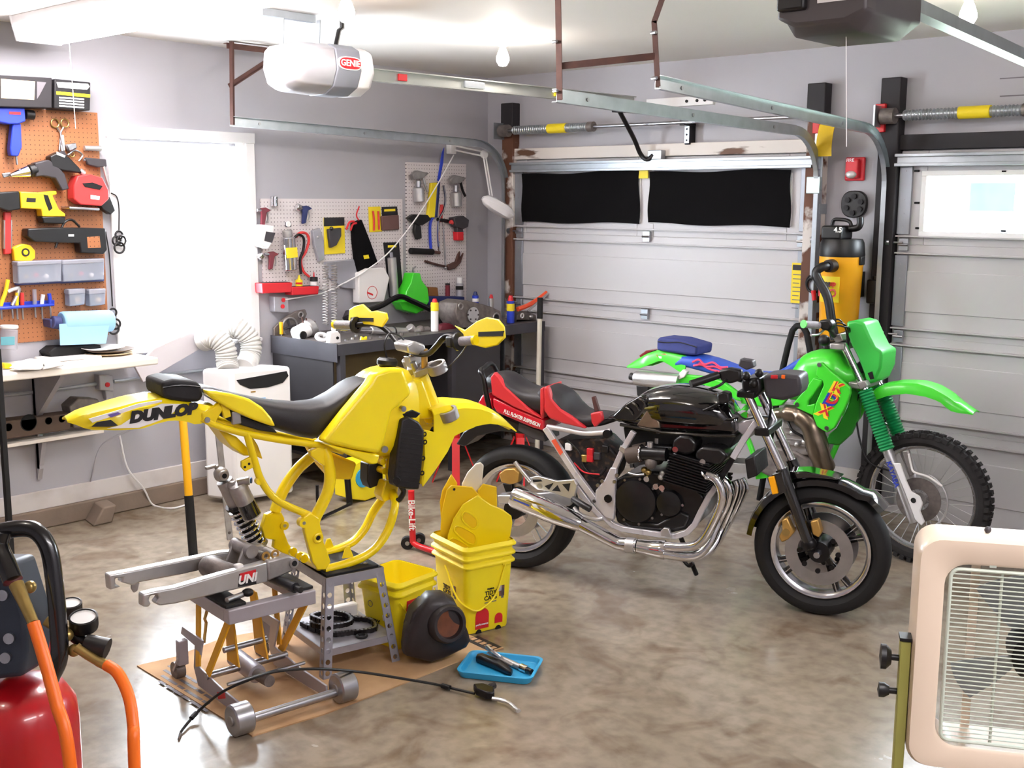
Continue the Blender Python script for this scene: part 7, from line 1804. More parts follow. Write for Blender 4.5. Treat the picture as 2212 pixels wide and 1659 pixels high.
item('blister_pack', 'yellow card with two red handled files on pegboard', 'package', [('s', 'card', 'label_yellow', .016, .02, [(796, 447), (822, 446), (826, 500), (798, 502)]), ('t', 'file', 'tool_red', .028, .007, [(806, 456), (808, 475), (808, 498)]), ('t', 'file', 'tool_red', .028, .007, [(817, 456), (818, 475), (819, 496)])])
item('sanding_pack', 'brown sandpaper pack at the pegboard top right', 'package', [('s', 'card', 'ink', .016, .022, [(825, 447), (858, 446), (860, 466), (826, 467)]), ('s', 'pad', mat('sand_brown', (100, 70, 66), .8), .018, .04, [(825, 467), (862, 464), (863, 496), (827, 498)]), ('s', 'print', 'label_yellow', .022, .023, [(830, 452), (854, 451), (854, 456), (830, 457)])])
item('parts_bag', 'large clear bag of dark parts behind hanging springs', 'plastic bag', [('s', 'bag', 'clear_grey', .016, .05, [(704, 566), (765, 560), (775, 600), (770, 625), (740, 622), (712, 600)]), ('s', 'contents', 'dark_grey', .018, .04, [(712, 566), (762, 564), (764, 578), (745, 585), (715, 582)]), ('d', 'contents_dot', 'label_red', .042, .006, (733, 580))])
item('paper_sack', 'white paper sack with red circle print leaning on bench', 'paper bag', [('s', 'sack', 'paper', .02, .09, [(775, 590), (795, 580), (830, 578), (842, 600), (830, 652), (776, 655)]), ('o', 'print_ring', 'tool_red', .091, (.045, .002), (804, 632)), ('s', 'print', 'label_red', .09, .092, [(794, 630), (806, 635), (806, 639), (794, 634)])])
item('foil_pack', 'silver bottle in black and clear pack on pegboard', 'package', [('s', 'card', 'ink', .016, .02, [(828, 524), (862, 523), (872, 640), (842, 645)]), ('c', 'bottle', 'alloy', .05, .032, (852, 640), (846, 556)), ('c', 'neck', 'clear_grey', .05, .012, (846, 556), (845, 545)), ('s', 'print', 'label_yellow', .02, .022, [(838, 530), (856, 529), (856, 534), (838, 535)])])
for j, (pl_, lb) in enumerate((([(566, 612), (632, 610), (630, 632), (568, 634)], 'left red plastic bin at the bottom of pegboard'), ([(630, 620), (690, 618), (688, 636), (632, 638)], 'right red plastic bin holding two small bottles'))):
    item('red_bin', lb, 'bin', [('s', 'bin', 'label_red', .016, .10, pl_), ('s', 'inside', 'dark_slot', .03, .09, [(pl_[0][0] + 4, pl_[0][1] - 1), (pl_[1][0] - 4, pl_[1][1] - 1), (pl_[1][0] - 5, pl_[1][1] + 2), (pl_[0][0] + 5, pl_[0][1] + 2)])], group='red pegboard bins')
item('oil_bottle', 'small yellow oil bottle in right red bin', 'bottle', [('c', 'bottle', 'label_yellow', .06, .024, (646, 622), (646, 604)), ('c', 'spout', 'label_yellow', .06, (.012, .004), (646, 604), (646, 594)), ('s', 'print', 'label_red', .085, .087, [(639, 610), (653, 610), (653, 614), (639, 614)])])
item('oil_bottle', 'white and black bottle with red nozzle in right bin', 'bottle', [('c', 'bottle', 'white_plastic', .06, .026, (678, 620), (678, 608)), ('c', 'top', 'ink', .06, .026, (678, 608), (678, 598)), ('c', 'nozzle', 'label_red', .06, (.006, .003), (678, 598), (678, 588))])
# tall narrow pegboard
for j, (cx, cy, lb) in enumerate(((906, 400, 'left silver siphon spray gun at the top of narrow pegboard'), (987, 410, 'right silver siphon spray gun at the top of narrow pegboard'))):
    item('siphon_gun', lb, 'spray gun', [('c', 'cup', 'alloy', .06, .040, (cx, cy + 36), (cx - 2, cy + 5)), ('c', 'neck', 'steel', .06, .02, (cx - 2, cy + 5), (cx - 2, cy - 10)), ('s', 'head', 'cast', .04, .08, [(cx - 14, cy - 22), (cx - 4, cy - 32), (cx + 22, cy - 26), (cx + 8, cy - 14), (cx - 10, cy - 12)]), ('t', 'handle', 'alloy' if j == 0 else 'black_metal', .06, .010, [(cx + 8, cy - 16), (cx + 12, cy), (cx + 18, cy + 14)])], group='siphon spray guns')
item('pruning_saw', 'yellow and blue hand saw on narrow pegboard', 'saw', [('s', 'blade', 'tool_blue', .02, .026, [(945, 390), (955, 330), (960, 318), (958, 350), (950, 392)]), ('s', 'grip', 'label_yellow', .02, .045, [(932, 395), (946, 394), (940, 470), (924, 470)]), ('s', 'spine', 'navy', .02, .05, [(946, 394), (952, 392), (946, 470), (940, 470)])])
item('hot_glue_gun', 'black glue gun on the narrow pegboard', 'power tool', [('s', 'body', 'black_plastic', .03, .07, [(882, 471), (895, 463), (925, 464), (932, 475), (915, 486), (905, 488), (890, 478)]), ('s', 'handle', 'black_plastic', .035, .065, [(898, 484), (910, 488), (912, 515), (902, 518), (896, 500)])])
item('pry_bar', 'blue painted pry bar on narrow pegboard', 'bar', [('t', 'bar', 'tool_blue', .03, .011, [(938, 465), (930, 480), (929, 510), (932, 550)])])
item('pry_bar', 'bent chrome pry bar on narrow pegboard', 'bar', [('t', 'bar', 'chrome', .035, .009, [(958, 400), (962, 430), (958, 455), (948, 475), (946, 510), (949, 545)]), ('s', 'grip', 'tool_red', .02, .03, [(952, 442), (958, 442), (956, 480), (950, 480)])])
item('pry_bar', 'thin straight steel rod with ball end on pegboard', 'bar', [('c', 'rod', 'steel', .03, .006, (957, 475), (962, 575)), ('b', 'ball', 'steel', .03, .012, (962, 578)), ('c', 'handle', 'black_plastic', .03, .014, (945, 474), (968, 478))])
item('wire_brush', 'black bristle brush lying across narrow pegboard', 'brush', [('c', 'bristles', 'black_matte', .04, .022, (886, 542), (935, 544)), ('c', 'handle', 'sand_brown', .04, .012, (935, 544), (950, 546))])
item('power_drill', 'grey drill with red nose on narrow pegboard', 'power tool', [('s', 'body', 'dark_grey', .03, .09, [(980, 470), (1002, 466), (1014, 475), (1012, 490), (1000, 496), (985, 490)]), ('c', 'nose', 'tool_red', .06, (.012, .03), (972, 480), (986, 479)), ('s', 'battery', 'label_red', .03, .08, [(988, 500), (1002, 500), (1002, 520), (989, 520)]), ('s', 'handle', 'dark_grey', .04, .08, [(988, 490), (1000, 492), (1002, 502), (988, 502)])])
item('chain_wrench', 'rusty claw shaped wrench on narrow pegboard', 'tool', [('t', 'handle', 'rust', .03, .009, [(918, 564), (945, 572), (972, 578)]), ('s', 'claw', 'rust', .02, .04, [(968, 572), (985, 565), (990, 550), (995, 542), (994, 560), (1003, 545), (996, 568), (985, 580), (970, 584)])])
item('green_jug', 'bright green plastic jug hung on narrow pegboard', 'jug', [('s', 'jug', 'green', .02, .12, [(893, 590), (908, 590), (912, 606), (924, 622), (928, 650), (915, 672), (890, 676), (876, 660), (878, 630), (888, 612)]), ('s', 'bowl', 'green', .05, .14, [(862, 652), (925, 650), (920, 668), (900, 678), (872, 670)]), ('t', 'hook', 'steel', .05, .005, [(893, 592), (892, 582), (898, 576)])])
item('blue_shelf_bin', 'blue metal bin at the foot of narrow pegboard', 'bin', [('s', 'bin', 'navy', .014, .12, [(926, 640), (1004, 641), (1004, 660), (926, 660)])])
item('small_block', 'brown cork block standing in blue bin', 'block', [('s', 'block', mat('cork', (130, 84, 40), .7), .03, .08, [(928, 620), (946, 621), (948, 640), (926, 640)])])
item('small_can', 'small red and black can in blue bin', 'can', [('c', 'can', 'maroon', .06, .018, (967, 640), (967, 616)), ('c', 'cap', 'ink', .06, .018, (967, 616), (967, 612))])
item('spray_can', 'grey spray can with white cap in blue bin', 'spray can', [('c', 'can', 'silver_paint', .06, .028, (993, 640), (993, 612)), ('c', 'cap', 'white_plastic', .06, .022, (993, 612), (993, 599)), ('s', 'label', 'ink', .086, .09, [(985, 618), (1001, 618), (1001, 626), (985, 626)])])
# ================================================================== white desk and what is on and under it
mat('desk_white', (232, 224, 214), .4, var=.02)
DZ = .965; fx = PZ(342, 772, DZ).x; dy1 = PZ(342, 772, DZ).y
dk = thing('white_desk', 'white topped wall desk under the brown pegboard', 'desk', (fx / 2, -3.5, 0))
MB().box(.02, fx, -4.6, dy1, DZ - .04, DZ).build('desk_top', 'desk_white', dk, bevel=.008, seg=3)
for y in (-3.62, -4.4):
    MB().prism([(.02, y, DZ - .04), (fx * .8, y, DZ - .04), (fx * .8, y, DZ - .06), (.05, y, DZ - .32), (.02, y, DZ - .32)], (0, .03, 0)).build('bracket', 'silver_paint', dk)
MB().box(.02, .05, -3.62, -3.59, .35, DZ - .04).build('wall_rail', 'silver_paint', dk)
sz = .535; sx = PZ(100, 947, sz).x
MB().box(.02, sx, -4.6, PZ(430, 905, sz).y - .55, sz - .02, sz).build('lower_shelf', 'desk_white', dk, bevel=.003)
MB().prism([(.02, -3.62, sz - .02), (sx * .8, -3.62, sz - .02), (.02, -3.62, sz - .25)], (0, .025, 0)).build('bracket', 'silver_paint', dk)
mat('old_wood', (92, 74, 62), .75, var=.2, scale=10, stretch=(1, .2, 1))
bm_ = thing('wooden_beam', 'dark wooden beam with round holes on lower shelf', 'wooden block', (sx - .1, -3.6, sz))
P = lambda a, b: PX(a, b, sx - .02)
MB().prism([P(-40, 958), P(152, 928), P(155, 893), P(-40, 916)], (-.12, 0, 0)).build('beam', 'old_wood', bm_, bevel=.006)
for a, b, r in ((62, 913, .042), (18, 923, .02), (105, 909, .019), (134, 905, .018)):
    MB().lathe([(r * 1.12, .001), (r, .003), (r, .0), (0, 0)], P(a, b), (1, 0, 0), 22).build('hole', 'dark_slot', bm_)
item('bench_grinder', 'dark bench grinder beside wooden beam on lower shelf', 'grinder', [('c', 'wheel', 'black_metal', -.06, .05, (185, 890), (205, 886)), ('s', 'guard', 'dirty_cast', -.14, -.03, [(150, 878), (170, 860), (212, 862), (235, 905), (200, 925), (160, 925)])], x=sx)
D = lambda nm, lb, ct, parts, b: item(nm, lb, ct, parts, base=b, zb=DZ)
D('black_tray', 'shallow black tray on the white desk below towel', 'tray', [('s', 'tray', 'black_matte', -.15, .05, [(104, 762), (120, 750), (218, 745), (222, 766), (112, 774)])], (112, 774))
pt = PZ(262, 770, DZ)
for i, (r, z, m_, lb) in enumerate(((.14, .0, 'tan', 'lower tan plate of stack at the desk end'), (.135, .016, 'old_wood', 'brown middle plate of stack at the desk end'), (.12, .032, 'paper', 'top white plate of stack at the desk end'))):
    MB().lathe([(0, z), (r * .7, z), (r, z + .013), (r, z + .016), (r * .68, z + .005), (0, z + .005)], (pt.x - .13, pt.y + .0 - .04 * (i == 2), DZ), (0, 0, 1), 30).build('plate', m_, label=lb, cat='plate', group='plates on the desk')
D('open_book', 'open white book lying on the front of desk', 'book', [('s', 'left_page', 'paper', -.12, 0, [(40, 800), (62, 785), (90, 778), (100, 790), (88, 800)]), ('s', 'right_page', 'paper', -.12, 0, [(90, 780), (128, 778), (140, 790), (92, 800)])], (88, 801))
D('paper_stack', 'loose white papers at the middle of desk', 'paper', [('s', 'sheets', 'paper', -.2, 0, [(110, 778), (220, 768), (222, 773), (110, 783)])], (112, 784))
D('small_yellow_cube', 'small yellow cube on the desk by black post', 'block', [('s', 'cube', 'label_yellow', -.04, 0, [(8, 784), (26, 786), (28, 797), (10, 797)])], (20, 798))
D('white_machine', 'white rounded machine with cord at back of desk', 'appliance', [('s', 'body', 'white_plastic', -.12, .0, [(30, 766), (35, 740), (60, 728), (110, 722), (128, 745), (100, 768)]), ('d', 'knob', 'dark_grey', .004, .025, (56, 758)), ('s', 'black_box', 'black_plastic', -.1, .02, [(66, 725), (98, 722), (98, 735), (68, 738)]), ('t', 'cord', 'black_plastic', .02, .005, [(100, 730), (95, 750), (80, 755), (72, 745), (88, 740)])], (62, 770))
ps = V((.62, PX(2, 1000, .62).y, 0))
MB().prism([ps, ps + V((.03, 0, 0)), ps + V((.03, .026, 0)), ps + V((0, .026, 0))], (-.0, -.0, PX(3, 752, ps.x).z)).build('black_post', 'black_matte', label='thin black upright post at the left picture edge', cat='post', bevel=.003)

# ================================================================== portable air conditioner with its hoses
n_, r_, l_ = PZ(503, 1088), PZ(629, 1070), PZ(440, 1080)
n_, r_, l_ = [V((q.x + .06, q.y - .02, 0)) for q in (n_, r_, l_)]
zt = PX(503, 800, n_.x).z
ac = thing('air_conditioner', 'white portable air conditioner beside the yellow bike seat', 'air conditioner', ((n_ + r_) / 2))
f_ = r_ + l_ - n_
MB().prism([n_ + V((0, 0, .03)), r_ + V((0, 0, .03)), f_ + V((0, 0, .03)), l_ + V((0, 0, .03))], (0, 0, zt - .03)).build('case', 'white_plastic', ac, bevel=.02, seg=3)
nn = V(((r_ - n_).y, -(r_ - n_).x, 0)).normalized()
def on_face(u, v, o=.001): return n_.lerp(r_, u) + V((0, 0, v)) + nn * o
for u in (.12, .88):
    c = on_face(u, .02, -.06); MB().cyl(c - V((0, 0, .02)), c + V((0, 0, .02)), .02, n=10).build('caster', 'black_plastic', ac)
MB().prism([on_face(a, b, .0) for a, b in ((.08, zt - .06), (.92, zt - .03), (.95, zt - .06), (.85, zt - .10), (.6, zt - .12), (.3, zt - .12), (.14, zt - .09))], nn * .004).build('air_outlet', 'dark_slot', ac)
for u, v, w_, h_, m_ in ((.42, zt - .2, .10, .04, 'towel_blue'), (.62, zt - .21, .03, .03, 'tool_blue'), (.40, zt - .225, .08, .012, 'label_white'), (.35, zt - .14, .03, .008, 'gold')):
    c = on_face(u, v, .001); MB().obox(c, (r_ - n_).normalized() * w_ / 2, nn * .001, V((0, 0, h_ / 2))).build('label', m_, ac)
mat('panel_white', (206, 200, 204), .5, var=.02); mat('hose_white', (206, 204, 200), .5, var=.03)
wp = thing('vent_panel', 'long white vent panel leaning across the lower window', 'panel', PX(300, 820, .06))
MB().prism([PX(*q, .10) for q in ((292, 793), (335, 752), (515, 672), (524, 700), (310, 826))], (-.02, 0, 0)).build('board', 'panel_white', wp, bevel=.003)
def hose(lb, pts):
    h = thing('exhaust_hose', lb, 'hose', pts[-1], 'exhaust hoses')
    sp = spline(pts, 14); n = len(sp)
    MB().tube(sp, [.066 if (i % 3) else .058 for i in range(n)], 20).build('ribbed_tube', 'hose_white', h, ang=15)
    MB().lathe([(.07, 0), (.07, .05), (.06, .05)], sp[0], sp[2] - sp[0], 20).build('collar', 'hose_white', h)
topc = lambda u, v: n_ + (r_ - n_) * u + (l_ - n_) * v + V((0, 0, zt - .01))
hose('front white ribbed hose from panel to air conditioner', [PX(440, 735, .13), PX(462, 728, .22), PX(485, 750, .27), PX(490, 780, .28), topc(.22, .55)])
hose('rear white ribbed hose nearest the white window casing', [PX(492, 710, .13), PX(515, 708, .2), PX(540, 735, .24), PX(540, 770, .26), topc(.55, .7)])
# yellow and black pole, thin cords on the floor
pp = PZ(418, 1205); tp = PX(395, 905, pp.x - .1)
pl = thing('long_pole', 'yellow pole with black foam lower half standing upright', 'pole', pp)
pm = pp.lerp(tp, .45)
MB().cyl(pp, pm, .024, n=14).build('foam_sleeve', 'black_matte', pl); MB().cyl(pm, tp, .021, n=14).build('shaft', mat('pole_yellow', (244, 178, 20), .4), pl)
MB().tube(spline([PX(290, 925, .1), PX(222, 960, .06), PX(200, 1020, .05), PZ(185, 1100, .01)], 6), .005, 6).build('grey_cord', 'silver_paint', label='grey cord drooping from behind rear fender to curb', cat='cord')
MB().tube(spline([PX(258, 940, .05), PX(275, 1010, .05), PX(310, 1055, .06), PZ(330, 1090, .008), PZ(370, 1098, .006), PZ(405, 1090, .006)], 6), .006, 6).build('extension_cable', 'white_plastic', label='white cord along the baseboard behind yellow pole', cat='cord')

# ================================================================== black metal workbench
BZ = .964; bx = .716; by0, by1 = -2.03, -.09
mat('bench_steel', (70, 68, 74), .45, .4, var=.12, scale=8); mat('bench_top', (108, 102, 100), .5, .3, rgb2=(70, 62, 58), scale=10)
bn = thing('workbench', 'black steel workbench full of engine parts by wall', 'workbench', (bx / 2, -1.1, 0))
MB().box(.04, bx, by0, by1, BZ - .03, BZ).build('top', 'bench_top', bn, bevel=.004)
MB().box(.04, bx, by0 - .006, by0, BZ - .11, BZ + .004).build('apron', 'bench_steel', bn); MB().box(bx, bx + .006, by0, by1, BZ - .07, BZ).build('apron', 'bench_steel', bn)
for x in (.08, bx - .04):
    for y in (by0 + .02, -1.05, by1 - .04): MB().box(x, x + .04, y, y + .04, 0, BZ - .03).build('leg', 'bench_steel', bn)
MB().box(.04, .05, by0 + .02, by1, .25, BZ - .05).build('shade_sheet', 'jamb_black', bn)  # dark sheet standing in for the shaded wall below the bench
MB().box(.05, bx - .05, by0, by0 + .01, .3, BZ - .1).build('end_shade_sheet', 'jamb_black', bn)  # black sheet added to stand in for the darkness under the bench end
MB().box(.06, bx - .05, by0 + .04, by1 - .05, .20, .22).build('lower_shelf', 'jamb_black', bn)
MB().box(.12, .5, by0 + .1, -1.15, .5, .86).build('ochre_drawer', mat('ochre', (84, 66, 26), .6, var=.2), bn, bevel=.006)
MB().box(.1, bx - .06, -.98, -.5, .24, .9).build('grey_cabinet', mat('cab_grey', (56, 54, 58), .5), bn, bevel=.006)
B = lambda nm, lb, ct, parts, b, g=None: item(nm, lb, ct, parts, base=b, zb=BZ, group=g)
B('clutch_cover', 'dirty oval engine cover leaning at bench left end', 'engine part', [('s', 'plate', 'dirty_cast', -.03, -.01, [(592, 728), (592, 708), (610, 690), (640, 672), (660, 668), (664, 678), (655, 700), (630, 725), (605, 734)]), ('o', 'rim', 'cast', 0, (.06, .007), (626, 706)), ('o', 'boss', 'cast', 0, (.018, .005), (650, 680)), ('s', 'spoke', 'dark_grey', -.008, .002, [(606, 712), (645, 698), (646, 702), (607, 716)]), ('s', 'spoke', 'dark_grey', -.008, .002, [(620, 690), (630, 722), (634, 720), (624, 689)])], (605, 724))
B('chisel', 'chisel with orange wooden handle standing on bench', 'hand tool', [('c', 'handle', 'pole_yellow', 0, .012, (608, 722), (607, 696)), ('c', 'shank', 'steel', 0, .006, (608, 732), (608, 722))], (608, 725))
B('cylinder_barrel', 'white cylinder barrel with studs tipped on bench', 'engine part', [('c', 'barrel', 'white_plastic', -.02, .05, (638, 724), (668, 708)), ('c', 'flange', 'cast', -.02, .06, (664, 712), (676, 704)), ('d', 'bore', 'dark_slot', .03, .026, (655, 724))] + [('c', 'stud', 'rust', -.02, .005, (655 + 9 * i, 698 + i * 2), (652 + 9 * i, 684 + i * 3)) for i in range(4)], (650, 731))
B('brake_ring', 'white flat ring lying at bench front edge', 'engine part', [('o', 'ring', 'white_plastic', 0, (.034, .011), (.5, -.2, .85), (695, 728)), ('o', 'inner', 'cast', 0.002, (.018, .008), (.5, -.2, .85), (695, 728))], (695, 737))
B('caliper_body', 'pale alloy caliper body at bench front corner', 'engine part', [('s', 'body', 'paper', -.04, .0, [(712, 743), (714, 718), (730, 715), (736, 722), (737, 744)]), ('d', 'bore', 'dark_slot', .002, .009, (729, 730))], (722, 741))
B('motorcycle_fork', 'long chrome fork leg lying along the bench', 'fork tube', [('c', 'tube', 'chrome', -.05, .022, (720, 711), (800, 714)), ('c', 'slider', 'alloy', -.05, .027, (800, 714), (885, 717)), ('o', 'seal', 'rubber', -.05, (.028, .006), (0, 1, 0), (850, 716)), ('c', 'axle_lug', 'cast', -.03, .03, (884, 706), (890, 713))], (805, 728))
B('motorcycle_fork', 'short dirty fork end behind yellow hand guard', 'fork tube', [('c', 'tube', 'cast', -.05, .024, (890, 716), (925, 712)), ('b', 'lug', 'dirty_cast', -.05, .03, (908, 712))], (905, 718))
for j, x in enumerate((703, 722)):
    p0, p1 = PX(x, 702, .3), PX(x, 572, .18)
    u_ = (p1 - p0); n_t = 22 * 10; pts = []
    for i in range(n_t + 1):
        a = 2 * PI * i / 10; k = i / n_t; pts.append(p0 + u_ * k + V((math.cos(a) * .018, math.sin(a) * .018, 0)))
    MB().tube(pts, .0035, 5).build('fork_spring', 'cast', label=('left', 'right')[j] + ' of two tall fork springs leaning on pegboard', cat='spring', group='fork springs')
def can(nm, lb, ct, x, yb, yt, r, body, cap, band=None, ch=8):
    pr = [('c', 'can', body, 0, r, (x, yb), (x, yt + ch)), ('c', 'cap', cap, 0, (r * .8, r * .45), (x, yt + ch), (x, yt))]
    if band: pr.insert(1, ('c', 'band', band[0], 0, r + .001, (x, band[1]), (x, band[2])))
    B(nm, lb, ct, pr, (x, yb))
can('spray_can', 'white spray can with yellow top in front of bench', 'spray can', 939, 716, 645, .026, 'white_plastic', 'label_red', ('label_yellow', 672, 653))
can('oil_bottle', 'blue bottle with dark cap behind the engine case', 'bottle', 1027, 690, 630, .024, 'tool_blue', 'navy', ('label_white', 652, 644))
can('spray_can', 'small silver can with red top behind engine case', 'spray can', 1061, 690, 636, .02, 'alloy', 'label_red')
can('spray_can', 'blue and yellow spray can with red cap at bench end', 'spray can', 1103, 698, 638, .028, 'tool_blue', 'label_red', ('label_yellow', 672, 655), 12)
B('engine_case', 'alloy engine case with round silver cover on bench', 'engine', [('s', 'case', 'dirty_cast', -.18, .0, [(985, 672), (988, 655), (1005, 648), (1035, 655), (1060, 662), (1082, 672), (1086, 695), (1070, 708), (1000, 708), (988, 690)]), ('d', 'cover', 'alloy', .014, .054, (1022, 680)), ('d', 'bore', 'dark_slot', .002, .022, (1072, 686)), ('o', 'boss', 'cast', .0, (.03, .006), (1072, 686)), ('o', 'boss', 'cast', .0, (.02, .006), (995, 662))] + [('d', 'bolt', 'dark_grey',   .018, .006, (1022 + 11 * math.cos(a), 680 + 11 * math.sin(a))) for a in (0, 1.05, 2.1, 3.14, 4.19, 5.24)], (1030, 709))
B('engine_case', 'dark crankcase half behind white spray can', 'engine', [('s', 'case', 'black_metal', -.1, 0, [(950, 690), (960, 672), (985, 665), (990, 690), (980, 705), (952, 705)]), ('d', 'bore', 'dark_slot', .002, .02, (970, 686))], (966, 698))
B('parts_heap', 'jumble of small steel parts at right bench end', 'engine parts', [('s', 'base', 'dirty_cast', -.12, 0, [(1115, 691), (1118, 680), (1135, 672), (1158, 680), (1160, 692)]), ('o', 'ring', 'white_plastic', .004, (.016, .005), (1128, 682)), ('b', 'nut', 'steel', .0, .02, (1146, 684))], (1135, 694))
B('rag', 'crumpled dark red rag on front of bench', 'rag', [('s', 'rag', 'maroon', -.06, 0, [(950, 716), (955, 702), (970, 698), (985, 704), (986, 718)])], (966, 712))
B('drag_handlebar', 'black spare handlebar and box standing at the bench back', 'handlebar', [('t', 'bar', 'black_metal', 0, .02, [(745, 690), (770, 678), (820, 662), (850, 645), (868, 641), (890, 650), (930, 668)]), ('s', 'clamp', 'dark_grey', -.05, .02, [(752, 690), (760, 672), (800, 666), (805, 690)]), ('s', 'foot', 'dark_grey', -.05, .02, [(760, 712), (760, 688), (800, 688), (800, 712)])], (780, 712))
B('yellow_clip', 'tiny yellow plastic clip at bench front edge', 'clip', [('s', 'clip', 'yellow', -.02, 0, [(780, 738), (782, 726), (788, 730), (794, 726), (794, 737)])], (787, 734))
B('grip_tool', 'orange handled bar tool angled up at bench end', 'tool', [('t', 'handle', mat('tool_orange', (244, 90, 50), .45), 0, .018, [(1118, 668), (1140, 660), (1165, 645), (1188, 627)]), ('c', 'bar', 'alloy', .02, .009, (1140, 672), (1186, 632)), ('s', 'stand', 'dark_grey', -.03, 0, [(1108, 694), (1110, 670), (1116, 666), (1117, 695)])], (1120, 696))
q = PZ(1160, 990)
MB().cyl(q, PX(1166, 685, q.x), .0175, n=14).build('white_pole', mat('pvc', (214, 208, 194), .5), label='white plastic pole with black tip behind red seat', cat='pole')
pt_ = bpy.data.objects['white_pole']; pt_.name = 'white_tube'; t_ = thing('white_pole', 'white plastic pole with black taped tip behind red seat', 'pole', q); pt_.parent = t_; pt_.location = pt_.location - q
for k in ('label', 'category'): del pt_[k]
MB().cyl(PX(1166, 688, q.x), PX(1167, 643, q.x), .021, n=14).build('taped_tip', 'black_matte', t_)
for i, (x, y) in enumerate(((748, 736), (762, 733), (800, 732), (822, 729), (842, 727), (868, 724), (905, 722), (770, 727), (835, 721), (1000, 708))):
    c = PZ(x, y, BZ); MB().lathe([(.004, 0), (.012, 0), (.012, .008 + .004 * (i % 3)), (.004, .008 + .004 * (i % 3))], c, (0, 0, 1), 6 if i % 2 else 14, closed=True).build('loose_nut', ('steel', 'cast', 'dirty_cast')[i % 3], label='small loose steel nut lying near the bench front edge', cat='nut', group='loose nuts on the bench')
# under the bench
G = lambda nm, lb, ct, parts, b, g=None: item(nm, lb, ct, parts, base=b, zb=0.0, group=g)
G('black_bag', 'rounded black bag under the bench beside conditioner', 'bag', [('b', 'shell', 'black_matte', -.1, .2, (665, 850)), ('s', 'base', 'black_matte', -.2, .0, [(630, 960), (705, 960), (700, 880), (635, 880)])], (668, 962))
G('garden_machine', 'dark green and red machine between conditioner and bench', 'power tool', [('s', 'body', 'label_red', -.12, 0, [(670, 860), (700, 845), (740, 850), (745, 875), (675, 880)]), ('s', 'cover', 'black_plastic', -.12, .02, [(630, 822), (680, 830), (700, 850), (670, 862), (628, 850)]), ('c', 'handle', mat('dark_teal', (96, 130, 124), .4, .3), .02, .012, (632, 812), (700, 835)), ('c', 'knob', 'black_plastic', .02, .016, (618, 828), (634, 828)), ('s', 'stand', 'black_matte', -.1, 0, [(640, 990), (648, 860), (735, 870), (735, 990)])], (690, 992))
G('oil_jug', 'grey motor oil bottle with round logo under bench', 'bottle', [('s', 'bottle', mat('oil_grey', (120, 118, 120), .4, .2), -.1, 0, [(995, 905), (996, 838), (1003, 818), (1008, 806), (1018, 806), (1022, 830), (1020, 905)]), ('d', 'logo_disc', 'label_white', .003, .022, (1008, 846)), ('s', 'logo_v', 'tool_red', .006, .009, [(1004, 842), (1008, 851), (1012, 842), (1008, 846)]), ('s', 'logo_v2', 'tool_blue', .006, .0085, [(1000, 841), (1004, 841), (1008, 851)])], (1008, 906))
G('coolant_jug', 'white coolant bottle with dark label behind yellow bike neck', 'bottle', [('s', 'bottle', 'white_plastic', -.12, 0, [(920, 935), (918, 845), (925, 830), (945, 828), (950, 845), (950, 935)]), ('s', 'label', 'navy', 0, .002, [(932, 860), (949, 858), (950, 885), (934, 884)])], (935, 937))
G('litter_box', 'yellow litter carton with blue round label under bench', 'box', [('s', 'carton', 'bucket_yellow', -.15, 0, [(757, 1078), (755, 1010), (775, 998), (842, 985), (840, 1062), (790, 1082)]), ('d', 'blue_label', 'tray_blue', .004, .06, (785, 1032)), ('s', 'print', 'ink', .001, .003, [(780, 1012), (796, 1010), (796, 1014), (780, 1016)])], (790, 1083))
# red jack stand and paddock stand
def stand():
    c = PZ(985, 1040); t_ = thing('jack_stand', 'red steel jack stand behind yellow front fender', 'jack stand', c)
    top = c + V((0, 0, .3))
    for dx, dy in ((-.11, -.11), (.11, -.11), (.11, .11), (-.11, .11)):
        MB().beam(c + V((dx, dy, 0)), top + V((dx * .25, dy * .25, 0)), .05, .006, up=(dx, dy, 0)).build('leg', 'red', t_)
    MB().cyl(top + V((0, 0, -.06)), top + V((0, 0, .06)), .03, n=14).build('post', 'red', t_)
    MB().box(top.x - .05, top.x + .05, top.y - .02, top.y + .02, top.z + .06, top.z + .08).build('saddle', 'steel', t_, bevel=.003)
    c = c + V((.3, .3, 0)); u = copy_tree(t_); u.location = c; u['label'] = 'second red jack stand farther behind the black motorcycle tyre'; u['group'] = t_['group'] = 'red jack stands'
stand()
ps = thing('paddock_stand', 'red tubular paddock stand with small wheels behind bucket', 'paddock stand', PZ(890, 1190))
a = PZ(892, 1172, .04); b = PX(888, 1060, a.x)
MB().tube([a, a.lerp(b, .5), b], .017, 12).build('handle_tube', 'red', ps)
q, q2 = a.lerp(b, .3), b
text('Bike-Lift', .05, a.lerp(b, .55) + V((.013, -.014, 0)), (a - b), V((.74, .67, 0)), 'label_white', ps, bold=.001)
e = PZ(960, 1195, .035); MB().tube(spline([a, PZ(905, 1180, .03), PZ(935, 1190, .03), e], 5), .016, 12).build('foot_tube', 'red', ps)
MB().cyl(PZ(936, 1189, .03), PZ(944, 1190, .03), .018, n=12).build('green_band', 'green_dark', ps)
for x, y in ((880, 1172), (905, 1165)):
    c = PZ(x, y, .035); o = MB().cyl(c - V((.012, -.012, 0)), c + V((.012, -.012, 0)), .034, n=20).build('wheel', 'rubber', ps); MB().cyl(c - V((.014, -.014, 0)), c + V((.014, -.014, 0)), .012, n=10).build('hub', 'steel', o)
mt = thing('floor_jack', 'black metal stand legs beneath yellow bike tank', 'stand', PZ(755, 1090))
